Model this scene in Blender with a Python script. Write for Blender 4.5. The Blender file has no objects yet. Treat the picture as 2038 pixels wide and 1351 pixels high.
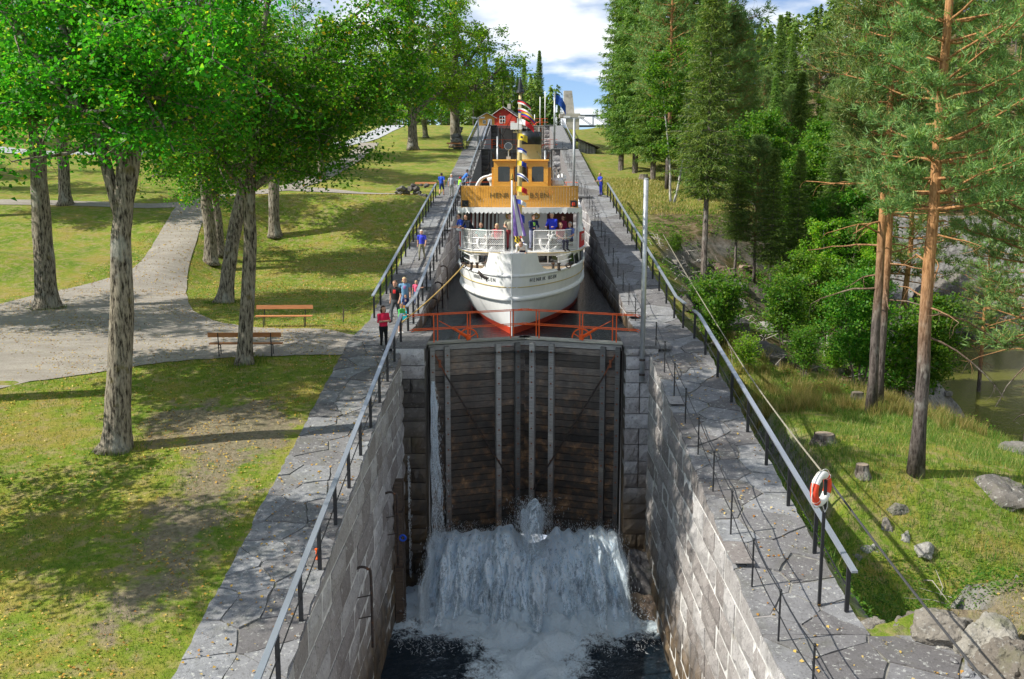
import bpy, math, random
import numpy as np
from mathutils import Vector, Matrix, noise as mnoise
from mathutils.geometry import delaunay_2d_cdt
random.seed(7); RNG = np.random.default_rng(7)
R = math.radians
scene = bpy.context.scene
COL = scene.collection

# ---------------------------------------------------------------- camera, sky, sun, exposure
FPX, CX, CY, VX = 1976.0, 1019.0, 675.5, 1032.0      # focal length in photo pixels, photo centre, canal vanishing column
CAM = Vector((-0.25, 0.0, 6.34)); PITCH = R(9.5); YAW = math.atan((VX-CX)/FPX)
cd = bpy.data.cameras.new('camera'); cam = bpy.data.objects.new('camera', cd); COL.objects.link(cam)
cam.location = CAM; cam.rotation_euler = (R(90)-PITCH, 0, YAW)
cd.sensor_fit = 'HORIZONTAL'; cd.sensor_width = 36; cd.lens = 36*FPX/2038; cd.clip_start = .1; cd.clip_end = 6000
scene.camera = cam
SUN_DIR = Vector((0.972, 0.235, 0)).normalized(); SUN_EL = R(42)
w = bpy.data.worlds.new('World'); scene.world = w; w.use_nodes = True
nt = w.node_tree; nt.nodes.clear()
def N(t, typ, **kw):
    n = t.nodes.new(typ)
    for k, v in kw.items():
        if k.startswith('_'): n.inputs[k[1:].replace('_', ' ')].default_value = v
        else: setattr(n, k, v)
    return n
def L(t, a, b): t.links.new(a, b)
sky = N(nt, 'ShaderNodeTexSky', sky_type='NISHITA', sun_disc=False)
sky.sun_elevation = SUN_EL; sky.sun_rotation = math.atan2(-SUN_DIR.x, -SUN_DIR.y); sky.air_density = .55; sky.dust_density = .3; sky.ozone_density = 3.0
bg = N(nt, 'ShaderNodeBackground', _Strength=0.055); L(nt, sky.outputs[0], bg.inputs[0])
tc = N(nt, 'ShaderNodeTexCoord'); sx = N(nt, 'ShaderNodeSeparateXYZ'); L(nt, tc.outputs['Generated'], sx.inputs[0])
zz = N(nt, 'ShaderNodeMath', operation='ADD'); zz.inputs[1].default_value = .26; L(nt, sx.outputs[2], zz.inputs[0])
zm = N(nt, 'ShaderNodeMath', operation='MAXIMUM'); zm.inputs[1].default_value = .03; L(nt, zz.outputs[0], zm.inputs[0])
cb = N(nt, 'ShaderNodeCombineXYZ')
for i in (0, 1):
    dv = N(nt, 'ShaderNodeMath', operation='DIVIDE'); L(nt, sx.outputs[i], dv.inputs[0]); L(nt, zm.outputs[0], dv.inputs[1]); L(nt, dv.outputs[0], cb.inputs[i])
mpp = N(nt, 'ShaderNodeMapping'); mpp.inputs['Location'].default_value = (3.1, 1.7, 0); mpp.inputs['Scale'].default_value = (.85, 1.0, 1); L(nt, cb.outputs[0], mpp.inputs[0])
cn = N(nt, 'ShaderNodeTexNoise', _Scale=2.3, _Detail=9.0, _Roughness=.5); L(nt, mpp.outputs[0], cn.inputs['Vector'])
cr = N(nt, 'ShaderNodeValToRGB'); cr.color_ramp.elements[0].position = .455; cr.color_ramp.elements[1].position = .545
L(nt, cn.outputs[0], cr.inputs[0])
cn2 = N(nt, 'ShaderNodeTexNoise', _Scale=4.6, _Detail=6.0); L(nt, mpp.outputs[0], cn2.inputs['Vector'])
cr2 = N(nt, 'ShaderNodeValToRGB'); e = cr2.color_ramp.elements; e[0].position = .38; e[0].color = (.46, .56, .72, 1); e[1].position = .58; e[1].color = (.93, .97, 1.0, 1)
L(nt, cn2.outputs[0], cr2.inputs[0])
bg2 = N(nt, 'ShaderNodeBackground', _Strength=.42); L(nt, cr2.outputs[0], bg2.inputs[0])
ms = N(nt, 'ShaderNodeMixShader'); L(nt, cr.outputs[0], ms.inputs[0]); L(nt, bg.outputs[0], ms.inputs[1]); L(nt, bg2.outputs[0], ms.inputs[2])
wo = N(nt, 'ShaderNodeOutputWorld'); L(nt, ms.outputs[0], wo.inputs[0])
sd = bpy.data.lights.new('sun', 'SUN'); sd.energy = 2.25; sd.angle = R(.53); sd.color = (1, .95, .85)
sun = bpy.data.objects.new('sun', sd); COL.objects.link(sun)
ldir = Vector((SUN_DIR.x*math.cos(SUN_EL), SUN_DIR.y*math.cos(SUN_EL), -math.sin(SUN_EL)))
sun.rotation_euler = ldir.to_track_quat('-Z', 'Y').to_euler()
vs = scene.view_settings; vs.view_transform = 'Standard'; vs.look = 'None'; vs.exposure = 1.58; vs.gamma = 1; vs.use_curve_mapping = False
w.cycles.sampling_method = 'MANUAL'; w.cycles.sample_map_resolution = 256
scene.cycles.max_bounces = 7; scene.cycles.diffuse_bounces = 4; scene.cycles.transparent_max_bounces = 12; scene.cycles.transmission_bounces = 4
scene.cycles.use_denoising = True

# ---------------------------------------------------------------- photo pixel -> world
def ray(px, py):
    v = Vector(((px-CX)/FPX, -(py-CY)/FPX, -1)); v.rotate(cam.rotation_euler); return v
def at(px, py, Y):
    v = ray(px, py); t = (Y-CAM.y)/v.y; return CAM+v*t
def ss(a, b, x):
    t = min(1, max(0, (x-a)/(b-a))); return t*t*(3-2*t)
def lerp(a, b, t): return a+(b-a)*t

# ---------------------------------------------------------------- mesh / object helpers
def mesh_np(name, verts, faces, mats=(), smooth=False, mi=None):
    me = bpy.data.meshes.new(name)
    verts = np.asarray(verts, np.float32)
    if isinstance(faces, np.ndarray):
        n, k = faces.shape
        me.vertices.add(len(verts)); me.vertices.foreach_set('co', verts.ravel())
        me.loops.add(n*k); me.loops.foreach_set('vertex_index', faces.astype(np.int32).ravel())
        me.polygons.add(n); me.polygons.foreach_set('loop_start', np.arange(0, n*k, k, dtype=np.int32))
        me.update(calc_edges=True)
    else:
        me.from_pydata(verts.tolist(), [], faces); me.update()
    for m in mats: me.materials.append(m)
    if mi is not None: me.polygons.foreach_set('material_index', np.asarray(mi, np.int32))
    if smooth: me.polygons.foreach_set('use_smooth', np.ones(len(me.polygons), bool))
    return me
def link(name, me, parent=None, loc=None, rot=None, scale=None):
    o = bpy.data.objects.new(name, me); COL.objects.link(o)
    if parent is not None: o.parent = parent
    if loc is not None: o.location = loc
    if rot is not None: o.rotation_euler = rot
    if scale is not None: o.scale = scale
    return o
def tag(o, label=None, cat=None, group=None, kind=None):
    if label: o['label'] = label
    if cat: o['category'] = cat
    if group: o['group'] = group
    if kind: o['kind'] = kind
    return o
def thing(name, label, cat, loc=(0, 0, 0), rz=0, group=None):
    o = bpy.data.objects.new(name, None); COL.objects.link(o); o.empty_display_size = .2
    o.location = loc; o.rotation_euler = (0, 0, rz); return tag(o, label, cat, group)
def copy_tree(o, parent=None):
    c = o.copy(); COL.objects.link(c); c.parent = parent
    for ch in list(o.children): copy_tree(ch, c)
    return c
class MB:
    def __init__(s): s.v = []; s.f = []; s.m = []; s.cur = 0
    def mat(s, i): s.cur = i; return s
    def add(s, vs, fs):
        o = len(s.v); s.v.extend([tuple(p) for p in vs])
        for f in fs: s.f.append([i+o for i in f]); s.m.append(s.cur)
        return s
    def box(s, c, d, M=None, bev=0):
        x, y, z = d[0]/2, d[1]/2, d[2]/2
        vs = [Vector((a*x, b*y, e*z)) for e in (-1, 1) for b in (-1, 1) for a in (-1, 1)]
        if M is not None: vs = [M @ p for p in vs]
        c = Vector(c)
        return s.add([p+c for p in vs], [(0, 2, 3, 1), (4, 5, 7, 6), (0, 1, 5, 4), (2, 6, 7, 3), (0, 4, 6, 2), (1, 3, 7, 5)])
    def beam(s, a, b, w, h, up=(0, 0, 1)):
        a, b = Vector(a), Vector(b); d = (b-a).normalized(); r = d.cross(Vector(up))
        if r.length < 1e-4: r = d.cross(Vector((0, 1, 0)))
        r.normalize(); u = r.cross(d); r = r*w/2; u = u*h/2
        vs = [a-r-u, a+r-u, a+r+u, a-r+u, b-r-u, b+r-u, b+r+u, b-r+u]
        return s.add(vs, [(0, 1, 2, 3), (4, 7, 6, 5), (0, 4, 5, 1), (1, 5, 6, 2), (2, 6, 7, 3), (3, 7, 4, 0)])
    def tube(s, pts, rad, n=8, cap=True):
        pts = [Vector(p) for p in pts]
        if not hasattr(rad, '__len__'): rad = [rad]*len(pts)
        o = len(s.v); prev = None
        for i, p in enumerate(pts):
            d = (pts[min(i+1, len(pts)-1)]-pts[max(i-1, 0)]).normalized()
            if prev is None:
                r = d.cross(Vector((0, 0, 1)))
                if r.length < .05: r = d.cross(Vector((1, 0, 0)))
            else: r = prev-d*prev.dot(d)
            r.normalize(); prev = r; u = d.cross(r)
            for k in range(n):
                a = 2*math.pi*k/n; s.v.append(tuple(p+(r*math.cos(a)+u*math.sin(a))*rad[i]))
        for i in range(len(pts)-1):
            for k in range(n):
                s.f.append([o+i*n+k, o+i*n+(k+1) % n, o+(i+1)*n+(k+1) % n, o+(i+1)*n+k]); s.m.append(s.cur)
        if cap:
            s.f.append([o+k for k in range(n)][::-1]); s.f.append([o+(len(pts)-1)*n+k for k in range(n)]); s.m += [s.cur]*2
        return s
    def lathe(s, prof, c=(0, 0, 0), n=16, sy=1):
        o = len(s.v); c = Vector(c)
        for r, z in prof:
            for k in range(n):
                a = 2*math.pi*k/n; s.v.append((c.x+r*math.cos(a), c.y+r*math.sin(a)*sy, c.z+z))
        for i in range(len(prof)-1):
            for k in range(n):
                s.f.append([o+i*n+k, o+i*n+(k+1) % n, o+(i+1)*n+(k+1) % n, o+(i+1)*n+k]); s.m.append(s.cur)
        s.f.append([o+k for k in range(n)][::-1]); s.f.append([o+(len(prof)-1)*n+k for k in range(n)]); s.m += [s.cur]*2
        return s
    def prism(s, poly, z0, z1, f=None):      # poly in xy, extruded in z; f maps points
        n = len(poly); vs = [Vector((x, y, z0)) for x, y in poly]+[Vector((x, y, z1)) for x, y in poly]
        if f: vs = [f(p) for p in vs]
        return s.add(vs, [list(range(n))[::-1], list(range(n, 2*n))]+[[i, (i+1) % n, n+(i+1) % n, n+i] for i in range(n)])
    def build(s, name, mats, parent=None, off=(0, 0, 0), smooth=False, loc=None, rot=None):
        if not isinstance(mats, (list, tuple)): mats = [mats]
        vs = s.v if tuple(off) == (0, 0, 0) else [(a-off[0], b-off[1], c-off[2]) for a, b, c in s.v]
        me = bpy.data.meshes.new(name); me.from_pydata(vs, [], s.f)
        for m in mats: me.materials.append(m)
        if len(mats) > 1: me.polygons.foreach_set('material_index', s.m)
        if smooth: me.polygons.foreach_set('use_smooth', [True]*len(s.f))
        me.update(); return link(name, me, parent, loc, rot)

# ---------------------------------------------------------------- materials
def C4(c): return (c[0], c[1], c[2], 1)
def hx(h):                                   # sRGB hex -> linear
    v = [int(h[i:i+2], 16)/255 for i in (0, 2, 4)]
    return tuple(((x+.055)/1.055)**2.4 if x > .04045 else x/12.92 for x in v)
def base_mat(name):
    m = bpy.data.materials.new(name); m.use_nodes = True; t = m.node_tree
    return m, t, t.nodes['Principled BSDF'], t.nodes['Material Output']
def ramp(t, fac, stops):
    r = N(t, 'ShaderNodeValToRGB'); el = r.color_ramp.elements
    while len(el) > 1: el.remove(el[-1])
    el[0].position = stops[0][0]; el[0].color = C4(stops[0][1])
    for p, c in stops[1:]:
        q = el.new(p); q.color = C4(c)
    L(t, fac, r.inputs[0]); return r.outputs[0]
def noise(t, scale, detail=4, rough=.55, vec=None, obj=True, stretch=None):
    n = N(t, 'ShaderNodeTexNoise', _Scale=scale, _Detail=float(min(detail, 4)), _Roughness=rough)
    if vec is None:
        g = N(t, 'ShaderNodeNewGeometry') if not obj else N(t, 'ShaderNodeTexCoord')
        vec = g.outputs['Position'] if not obj else g.outputs['Object']
    if stretch:
        mp = N(t, 'ShaderNodeMapping'); mp.inputs['Scale'].default_value = stretch; L(t, vec, mp.inputs[0]); vec = mp.outputs[0]
    L(t, vec, n.inputs['Vector']); return n.outputs[0]
def mixc(t, fac, a, b, mode='MIX'):
    m = N(t, 'ShaderNodeMix', data_type='RGBA', blend_type=mode)
    for v, i in ((fac, 0), (a, 6), (b, 7)):
        if isinstance(v, (int, float)): m.inputs[i].default_value = v
        elif isinstance(v, tuple): m.inputs[i].default_value = C4(v)
        else: L(t, v, m.inputs[i])
    return m.outputs[2]
def mathn(t, op, a, b=None, clamp=False):
    m = N(t, 'ShaderNodeMath', operation=op, use_clamp=clamp)
    for v, i in ((a, 0), (b, 1)):
        if v is None: continue
        if isinstance(v, (int, float)): m.inputs[i].default_value = v
        else: L(t, v, m.inputs[i])
    return m.outputs[0]
def bump(t, b, h, strength=.4, dist=.02):
    n = N(t, 'ShaderNodeBump', _Strength=strength, _Distance=dist); L(t, h, n.inputs['Height']); L(t, n.outputs[0], b.inputs['Normal'])
def mat(name, c, rough=.6, metal=0, vary=.12, scale=6, bmp=0, spec=.4, bscale=None, stretch=None, stains=None, rnd=0, world=False):
    m, t, b, o = base_mat(name)
    b.inputs['Roughness'].default_value = rough; b.inputs['Metallic'].default_value = metal; b.inputs['Specular IOR Level'].default_value = spec
    n = noise(t, scale, 5, .6, stretch=stretch, obj=not world)
    col = ramp(t, n, [(.3, tuple(x*(1-vary) for x in c)), (.7, tuple(min(1, x*(1+vary)) for x in c))])
    if stains:
        n2 = noise(t, stains[1], 6, .65, obj=not world); f = ramp(t, n2, [(stains[2], (0, 0, 0)), (stains[2]+.13, (1, 1, 1))]); col = mixc(t, f, col, stains[0])
    if rnd:
        oi = N(t, 'ShaderNodeObjectInfo'); f = mathn(t, 'MULTIPLY_ADD', oi.outputs['Random'], rnd*2); t.nodes[-1].inputs[2].default_value = 1-rnd
        cb_ = N(t, 'ShaderNodeCombineXYZ'); [L(t, f, cb_.inputs[i]) for i in range(3)]; col = mixc(t, 1.0, col, cb_.outputs[0], 'MULTIPLY')
    L(t, col, b.inputs['Base Color'])
    if bmp: bump(t, b, noise(t, bscale or scale*3, 6, .6, stretch=stretch, obj=not world), bmp, .02)
    return m
def leaf_mat(name, stops, trans=.4, rough=.5, spec=.3):
    m, t, b, o = base_mat(name)
    g = N(t, 'ShaderNodeNewGeometry'); col = ramp(t, g.outputs['Random Per Island'], stops)
    oi = N(t, 'ShaderNodeObjectInfo'); hs = N(t, 'ShaderNodeHueSaturation')
    L(t, mathn(t, 'MULTIPLY_ADD', oi.outputs['Random'], .36), hs.inputs['Value']); t.nodes[-1].inputs[2].default_value = .82
    L(t, mathn(t, 'MULTIPLY_ADD', oi.outputs['Random'], .03), hs.inputs['Hue']); t.nodes[-1].inputs[2].default_value = .485
    L(t, col, hs.inputs['Color']); col = hs.outputs[0]
    L(t, col, b.inputs['Base Color']); b.inputs['Roughness'].default_value = rough; b.inputs['Specular IOR Level'].default_value = spec
    tr = N(t, 'ShaderNodeBsdfTranslucent'); L(t, mixc(t, 1.0, col, (1.15, 1.25, .55), 'MULTIPLY'), tr.inputs[0])
    mx = N(t, 'ShaderNodeMixShader', _Fac=trans); L(t, b.outputs[0], mx.inputs[1]); L(t, tr.outputs[0], mx.inputs[2]); L(t, mx.outputs[0], o.inputs[0])
    return m
# ---------------------------------------------------------------- shared materials
M = {}
M['mortar'] = mat('mortar', (.62, .61, .59), .9, vary=.2, scale=3, bmp=.4, world=True, stains=((.22, .20, .17), .8, .55))
def stone_mat(name, c, lich, wet=None, green=0, streak=None):
    m, t, b, o = base_mat(name)
    oi = N(t, 'ShaderNodeObjectInfo'); ge = N(t, 'ShaderNodeNewGeometry'); pos = ge.outputs['Position']
    n1 = noise(t, 2.2, 6, .65, vec=pos); n2 = noise(t, 14, 5, .7, vec=pos)
    col = ramp(t, n1, [(.25, tuple(x*.62 for x in c)), (.5, c), (.75, tuple(x*1.25 for x in c))])
    col = mixc(t, mathn(t, 'MULTIPLY', oi.outputs['Random'], .55), col, (c[0]*1.12, c[1]*.97, c[2]*.9))
    v = mathn(t, 'MULTIPLY_ADD', oi.outputs['Random'], -.65); t.nodes[-1].inputs[2].default_value = 1.25
    cb_ = N(t, 'ShaderNodeCombineXYZ'); [L(t, v, cb_.inputs[i]) for i in range(3)]; col = mixc(t, 1.0, col, cb_.outputs[0], 'MULTIPLY')
    f = ramp(t, n2, [(.34, (1, 1, 1)), (.46, (0, 0, 0))]); col = mixc(t, mathn(t, 'MULTIPLY', f, .55), col, (.06, .058, .055))
    n3 = noise(t, 9, 7, .7, vec=pos); f = ramp(t, n3, [(.58, (0, 0, 0)), (.66, (1, 1, 1))]); col = mixc(t, mathn(t, 'MULTIPLY', f, lich), col, (.55, .56, .52))
    if green:
        n4 = noise(t, 1.3, 5, .6, vec=pos); f = ramp(t, n4, [(.52, (0, 0, 0)), (.68, (1, 1, 1))]); col = mixc(t, mathn(t, 'MULTIPLY', f, green), col, (.10, .11, .03))
    ro = .85
    if streak:                                # water-stained tide marks on the lower courses
        sp = N(t, 'ShaderNodeSeparateXYZ'); L(t, pos, sp.inputs[0])
        n5 = noise(t, 1.6, 5, .6, vec=pos, stretch=(1, 1, .22))
        h = mathn(t, 'ADD', sp.outputs[2], mathn(t, 'MULTIPLY', n5, 3.2))
        mr = N(t, 'ShaderNodeMapRange'); mr.inputs[1].default_value = streak[0]; mr.inputs[2].default_value = streak[1]; mr.inputs[3].default_value = 1; mr.inputs[4].default_value = 0; L(t, h, mr.inputs[0])
        wc = ramp(t, noise(t, 1.1, 4, .6, vec=pos, stretch=(1, 1, .35)), [(.35, (.035, .03, .026)), (.52, (.10, .065, .03)), (.7, (.22, .15, .075))])
        col = mixc(t, mathn(t, 'MULTIPLY', mr.outputs[0], .9), col, wc)
        r2 = N(t, 'ShaderNodeMapRange'); r2.inputs[3].default_value = .85; r2.inputs[4].default_value = .45; L(t, mr.outputs[0], r2.inputs[0]); L(t, r2.outputs[0], b.inputs['Roughness'])
    else: b.inputs['Roughness'].default_value = ro
    b.inputs['Specular IOR Level'].default_value = .35
    L(t, col, b.inputs['Base Color']); bump(t, b, noise(t, 22, 8, .7, vec=pos), .55, .03)
    return m
M['granite'] = stone_mat('granite', (.33, .32, .315), .5, streak=(-6.2, -4.4))
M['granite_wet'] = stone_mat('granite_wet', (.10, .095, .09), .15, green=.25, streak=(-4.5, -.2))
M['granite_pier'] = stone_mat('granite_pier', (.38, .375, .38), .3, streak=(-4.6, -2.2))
M['granite_up'] = stone_mat('granite_up', (.30, .30, .315), .35, streak=(1.4, 1.9))
M['slab'] = stone_mat('slab', (.20, .205, .215), .62, green=.15)
M['rubble'] = stone_mat('rubble', (.13, .125, .12), .3, green=.45)
M['rock'] = stone_mat('rock', (.23, .225, .21), .5, green=.4)
M['rock_dark'] = stone_mat('rock_dark', (.09, .085, .085), .2, green=.3)
M['rock_brown'] = stone_mat('rock_brown', (.20, .15, .11), .2, green=.3)
M['concrete'] = mat('concrete', (.46, .43, .38), .85, vary=.15, scale=1.5, bmp=.3, bscale=20, stains=((.28, .26, .23), .5, .52))
M['black'] = mat('black_paint', (.018, .019, .022), .45, vary=.3, scale=9)
M['steel'] = mat('galvanised_steel', (.46, .48, .50), .42, metal=.55, vary=.15, scale=5)
M['rail'] = mat('aluminium_rail', (.42, .46, .53), .38, metal=.6, vary=.12, scale=2, stretch=(1, .2, 1))
M['orange'] = mat('orange_paint', (.82, .11, .012), .45, vary=.12, scale=7, stains=((.35, .07, .02), 6, .63))
M['rust'] = mat('rust', (.22, .07, .03), .8, vary=.35, scale=14)
M['iron'] = mat('old_iron', (.045, .034, .03), .65, vary=.4, scale=8, stains=((.16, .07, .03), 5, .55))

# ---------------------------------------------------------------- levels of the lock staircase
def rampz(Y, side=-1):
    if Y < 37.5:
        z = -(37.5-Y)*.15
        return max(z, -2.72) if side > 0 else max(z, -4.6)
    k = min(3, int((Y-37.5)//41)); t = Y-37.5-41*k
    if k >= 3: return 13.8
    return 4.6*k+4.6*min(1, max(0, (t-5.5)/35.0))
GATE_Y = [38, 79, 120, 161]
WATER_Z = [-.5, 4.1, 8.7, 13.3]
POOL = -9.3; RIVER = -13.0
def fbm(x, y, s, o=4): return mnoise.fractal(Vector((x*s, y*s, 3.7)), 1.0, 2.0, o)
def hz(x, y):
    if x < 0:
        d = -x-6.8
        base = rampz(y) if y > 37 else -(37.5-y)*.15
        # hollow lawn with a bank on the canal side, an even slope further left
        if y < 37.5: lawn = max(base, -5.5)
        elif y < 85: lawn = .15*ss(37, 50, y)+1.0*ss(55, 66, y)+3.55*ss(65.5, 76, y)
        else: lawn = base
        even = base if y < 42 else (.02*(y-42)+4.6*ss(46, 80, y)*.88 if y < 82 else base)
        if y >= 82: even = base
        else: even = min(4.7, even)
        w_ = ss(10.5, 14, d); z = lerp(lawn, even, w_)
        if d < 1.2: z = lerp(rampz(y)-.06, z, ss(.0, 1.2, d))
        z += .35*fbm(x, y, .07, 2)*ss(2, 8, d)*(1 if y < 33 or y > 60 else .25)
        z += .035*max(0, d-16)*ss(50, 75, y)
        z += 1.1*math.exp(-(((x+31)/5)**2+((y-55)/2.6)**2))          # mossy bank at the left edge
        if y > 150: z += .0022*max(0, y-230)**1.35*ss(10, 80, d)+ss(150, 420, y)*10*ss(20, 120, d)
        z += .16*max(0, d-45)*ss(80, 130, y)
        return z
    d = x-6.8; rp = rampz(y, 1)
    if y < 24: edge = rp-.05
    else: edge = rp-.25
    # foreground mound, gully, grassy knoll
    mound = -2.15-.05*d+.2*fbm(x, y, .25, 3)
    knoll = -2.5-.10*d-.10*max(0, d-8)-.15*ss(28, 40, y)
    gully = -4.9-.1*d
    a = lerp(mound, gully, ss(20.8, 23.5, y+.12*d)); a = lerp(a, knoll, ss(25.5, 31.5, y-.1*d))
    a = lerp(a, gully+.5, ss(18.8, 20.2, y)*(1-ss(1.7, 3.2, d)))
    if d > 12 and y > 22: a -= 1.1*max(0, d-13.5)*ss(22, 28, y)
    # ravine slope along the upper bays
    sh = lerp(0, 11, ss(58, 82, y)); fall = .55 if y < 70 else .5
    b_ = rp-.25-.35*min(d, 1.0)-fall*max(0, d-1-sh)-1.3*ss(48, 60, y)*(1-ss(60, 74, y))*ss(1, 5, d)
    b_ -= .9*max(0, d-17)*ss(56, 82, y)
    z = lerp(a, b_, ss(42, 49, y))
    if y < 40:
        z = lerp(edge, z, ss(0, 1.5, d)) if y > 18.7 else (rp-.06 if d < 2.2 else lerp(rp-.06, z, ss(2.2, 3.0, d)))
    z += (.3*fbm(x, y, .16, 4) if y > 22 else .06*fbm(x, y, .6, 3))*ss(1.5, 5, d)
    if y > 46: z += .7*fbm(x+9, y, .12, 4)*ss(2, 7, d)+1.6*fbm(x, y+5, .22, 4)*ss(9, 16, d)*ss(50, 58, y)
    z = max(z, RIVER-2.0)
    # far bank and forested hill
    far = RIVER-2+.62*max(0, (x-62)-.10*(y-60))
    far2 = 13.5*ss(150, 200, y)+.34*max(0, (x-24)+.12*min(80, y-200))*ss(150, 240, y)
    crest = 62+12*fbm(x, y, .012, 3)
    h = max(far, far2 if y > 150 else -99); h = crest-(crest-h)*1.0 if h < crest-8 else crest-8*math.exp(-(h-crest+8)/8)
    if y > 150: z = max(lerp(z, 12.5, ss(158, 175, y)) if x < 26 else z, h)
    else: z = max(z, h)
    return z
# ground sheet
def axis(segs):
    out = []
    for a, b_, st in segs:
        out += list(np.arange(a, b_-1e-6, st))
    out.append(segs[-1][1]); return np.array(out)
gx = axis([(-1600, -200, 200), (-200, -60, 10), (-60, -30, 1.5), (-30, -6.75, .5), (-6.75, 6.75, 13.5), (6.75, 30, .5), (30, 80, 1.6), (80, 200, 8), (200, 1600, 200)])
gy = axis([(-60, 8, 4), (8, 90, .5), (90, 176, 1.4), (176, 300, 5), (300, 600, 30), (600, 2400, 200)])
nx, ny = len(gx), len(gy)
V_ = np.zeros((ny, nx, 3), np.float32); att = np.zeros((ny, nx, 4), np.float32)
for j, y in enumerate(gy):
    for i, x in enumerate(gx):
        V_[j, i] = (x, y, hz(min(max(x, -260), 260), min(y, 700)))
gzx = np.gradient(V_[:, :, 2], gx, axis=1); gzy = np.gradient(V_[:, :, 2], gy, axis=0); slope = np.hypot(gzx, gzy)
X_, Y_ = V_[:, :, 0], V_[:, :, 1]
att[:, :, 0] = np.clip((slope-.72)/.4, 0, 1)*(X_ > 0)                                     # rock on the steep right bank
att[:, :, 1] = np.clip(1-np.hypot((X_+9.5)/5.0, (Y_-29.5)/3.2), 0, 1)*.9+np.clip(1-np.hypot((X_+8.4)/1.8, (Y_-23.5)/8), 0, 1)**.6*.75+np.clip(1-np.hypot((X_-12)/8, (Y_-16)/7), 0, 1)**.35*.80
att[:, :, 2] = np.clip((X_-6.8)/3, 0, 1)*np.clip((Y_-45)/4, 0, 1)*(1-.75*np.clip((Y_-76)/6, 0, 1)*np.clip((20-X_)/3, 0, 1))   # forest floor
idx = np.arange(nx*ny).reshape(ny, nx); q = np.stack([idx[:-1, :-1], idx[:-1, 1:], idx[1:, 1:], idx[1:, :-1]], -1)
keep = np.ones(q.shape[:2], bool); ic = int(np.where(np.isclose(gx, -6.75))[0][0])
for j in range(ny-1): keep[j, ic] = gy[j] > 176
def ground_mat():
    m, t, b, o = base_mat('ground_cover'); g = N(t, 'ShaderNodeNewGeometry'); pos = g.outputs['Position']
    at_ = N(t, 'ShaderNodeAttribute', attribute_name='zone'); sp = N(t, 'ShaderNodeSeparateColor'); L(t, at_.outputs['Color'], sp.inputs[0])
    n1 = noise(t, .55, 5, .6, vec=pos); n2 = noise(t, 7, 5, .7, vec=pos); n3 = noise(t, 21, 4, .8, vec=pos)
    grass = ramp(t, n1, [(.36, (.10, .20, .014)), (.5, (.18, .255, .022)), (.63, (.33, .28, .055))])
    grass = mixc(t, mathn(t, 'MULTIPLY', ramp(t, n3, [(.35, (0, 0, 0)), (.65, (1, 1, 1))]), .6), grass, mixc(t, ramp(t, n2, [(.3, (0, 0, 0)), (.7, (1, 1, 1))]), (.025, .06, .006), (.36, .31, .09)))
    n6 = noise(t, 2.6, 4, .65, vec=pos); grass = mixc(t, mathn(t, 'MULTIPLY', ramp(t, n6, [(.48, (0, 0, 0)), (.64, (1, 1, 1))]), .7), grass, (.34, .265, .135))
    dirt = ramp(t, n2, [(.3, (.13, .10, .075)), (.6, (.27, .22, .165)), (.8, (.34, .29, .22))])
    fd = mathn(t, 'ADD', sp.outputs[1], mathn(t, 'MULTIPLY', mathn(t, 'SUBTRACT', noise(t, 1.1, 6, .65, vec=pos), .52), 1.5), clamp=True)
    fd = ramp(t, fd, [(.36, (0, 0, 0)), (.56, (1, 1, 1))]); col = mixc(t, mathn(t, 'MULTIPLY', fd, .85), grass, dirt)
    wood = ramp(t, noise(t, 1.4, 7, .7, vec=pos), [(.3, (.035, .03, .02)), (.45, (.075, .075, .025)), (.55, (.16, .115, .065)), (.68, (.24, .20, .15))])
    fw = mathn(t, 'ADD', sp.outputs[2], mathn(t, 'MULTIPLY', mathn(t, 'SUBTRACT', n1, .5), .8), clamp=True); col = mixc(t, fw, col, wood)
    rk = ramp(t, noise(t, 1.7, 9, .7, vec=pos), [(.3, (.05, .05, .05)), (.48, (.20, .195, .19)), (.7, (.36, .35, .33))])
    fr = mathn(t, 'ADD', sp.outputs[0], mathn(t, 'MULTIPLY', mathn(t, 'SUBTRACT', noise(t, .8, 6, .7, vec=pos), .55), .9), clamp=True)
    fr = mathn(t, 'MULTIPLY', fr, mathn(t, 'GREATER_THAN', sp.outputs[0], .02)); col = mixc(t, fr, col, rk)
    L(t, col, b.inputs['Base Color']); b.inputs['Roughness'].default_value = .95; b.inputs['Specular IOR Level'].default_value = .1
    bump(t, b, mathn(t, 'ADD', n3, mathn(t, 'MULTIPLY', n2, 1.6)), .7, .05); return m
M['ground'] = ground_mat()
gme = mesh_np('ground', V_.reshape(-1, 3), q[keep].reshape(-1, 4), [M['ground']], True)
ca = gme.color_attributes.new('zone', 'FLOAT_COLOR', 'POINT'); ca.data.foreach_set('color', att.reshape(-1))
ground = link('ground', gme); tag(ground, kind='structure')
def G(px, py, lo=12, hi=500):                      # where the photo pixel's ray meets the ground
    v = ray(px, py); y = lo; last = None
    while y < hi:
        p = CAM+v*(y/v.y); dz = p.z-hz(p.x, p.y)
        if dz < 0: break
        last = y; y *= 1.012
    a, b_ = (last or lo), y
    for _ in range(14):
        c = (a+b_)/2; p = CAM+v*(c/v.y)
        if p.z > hz(p.x, p.y): a = c
        else: b_ = c
    p = CAM+v*(b_/v.y); return Vector((p.x, p.y, hz(p.x, p.y)))

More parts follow.
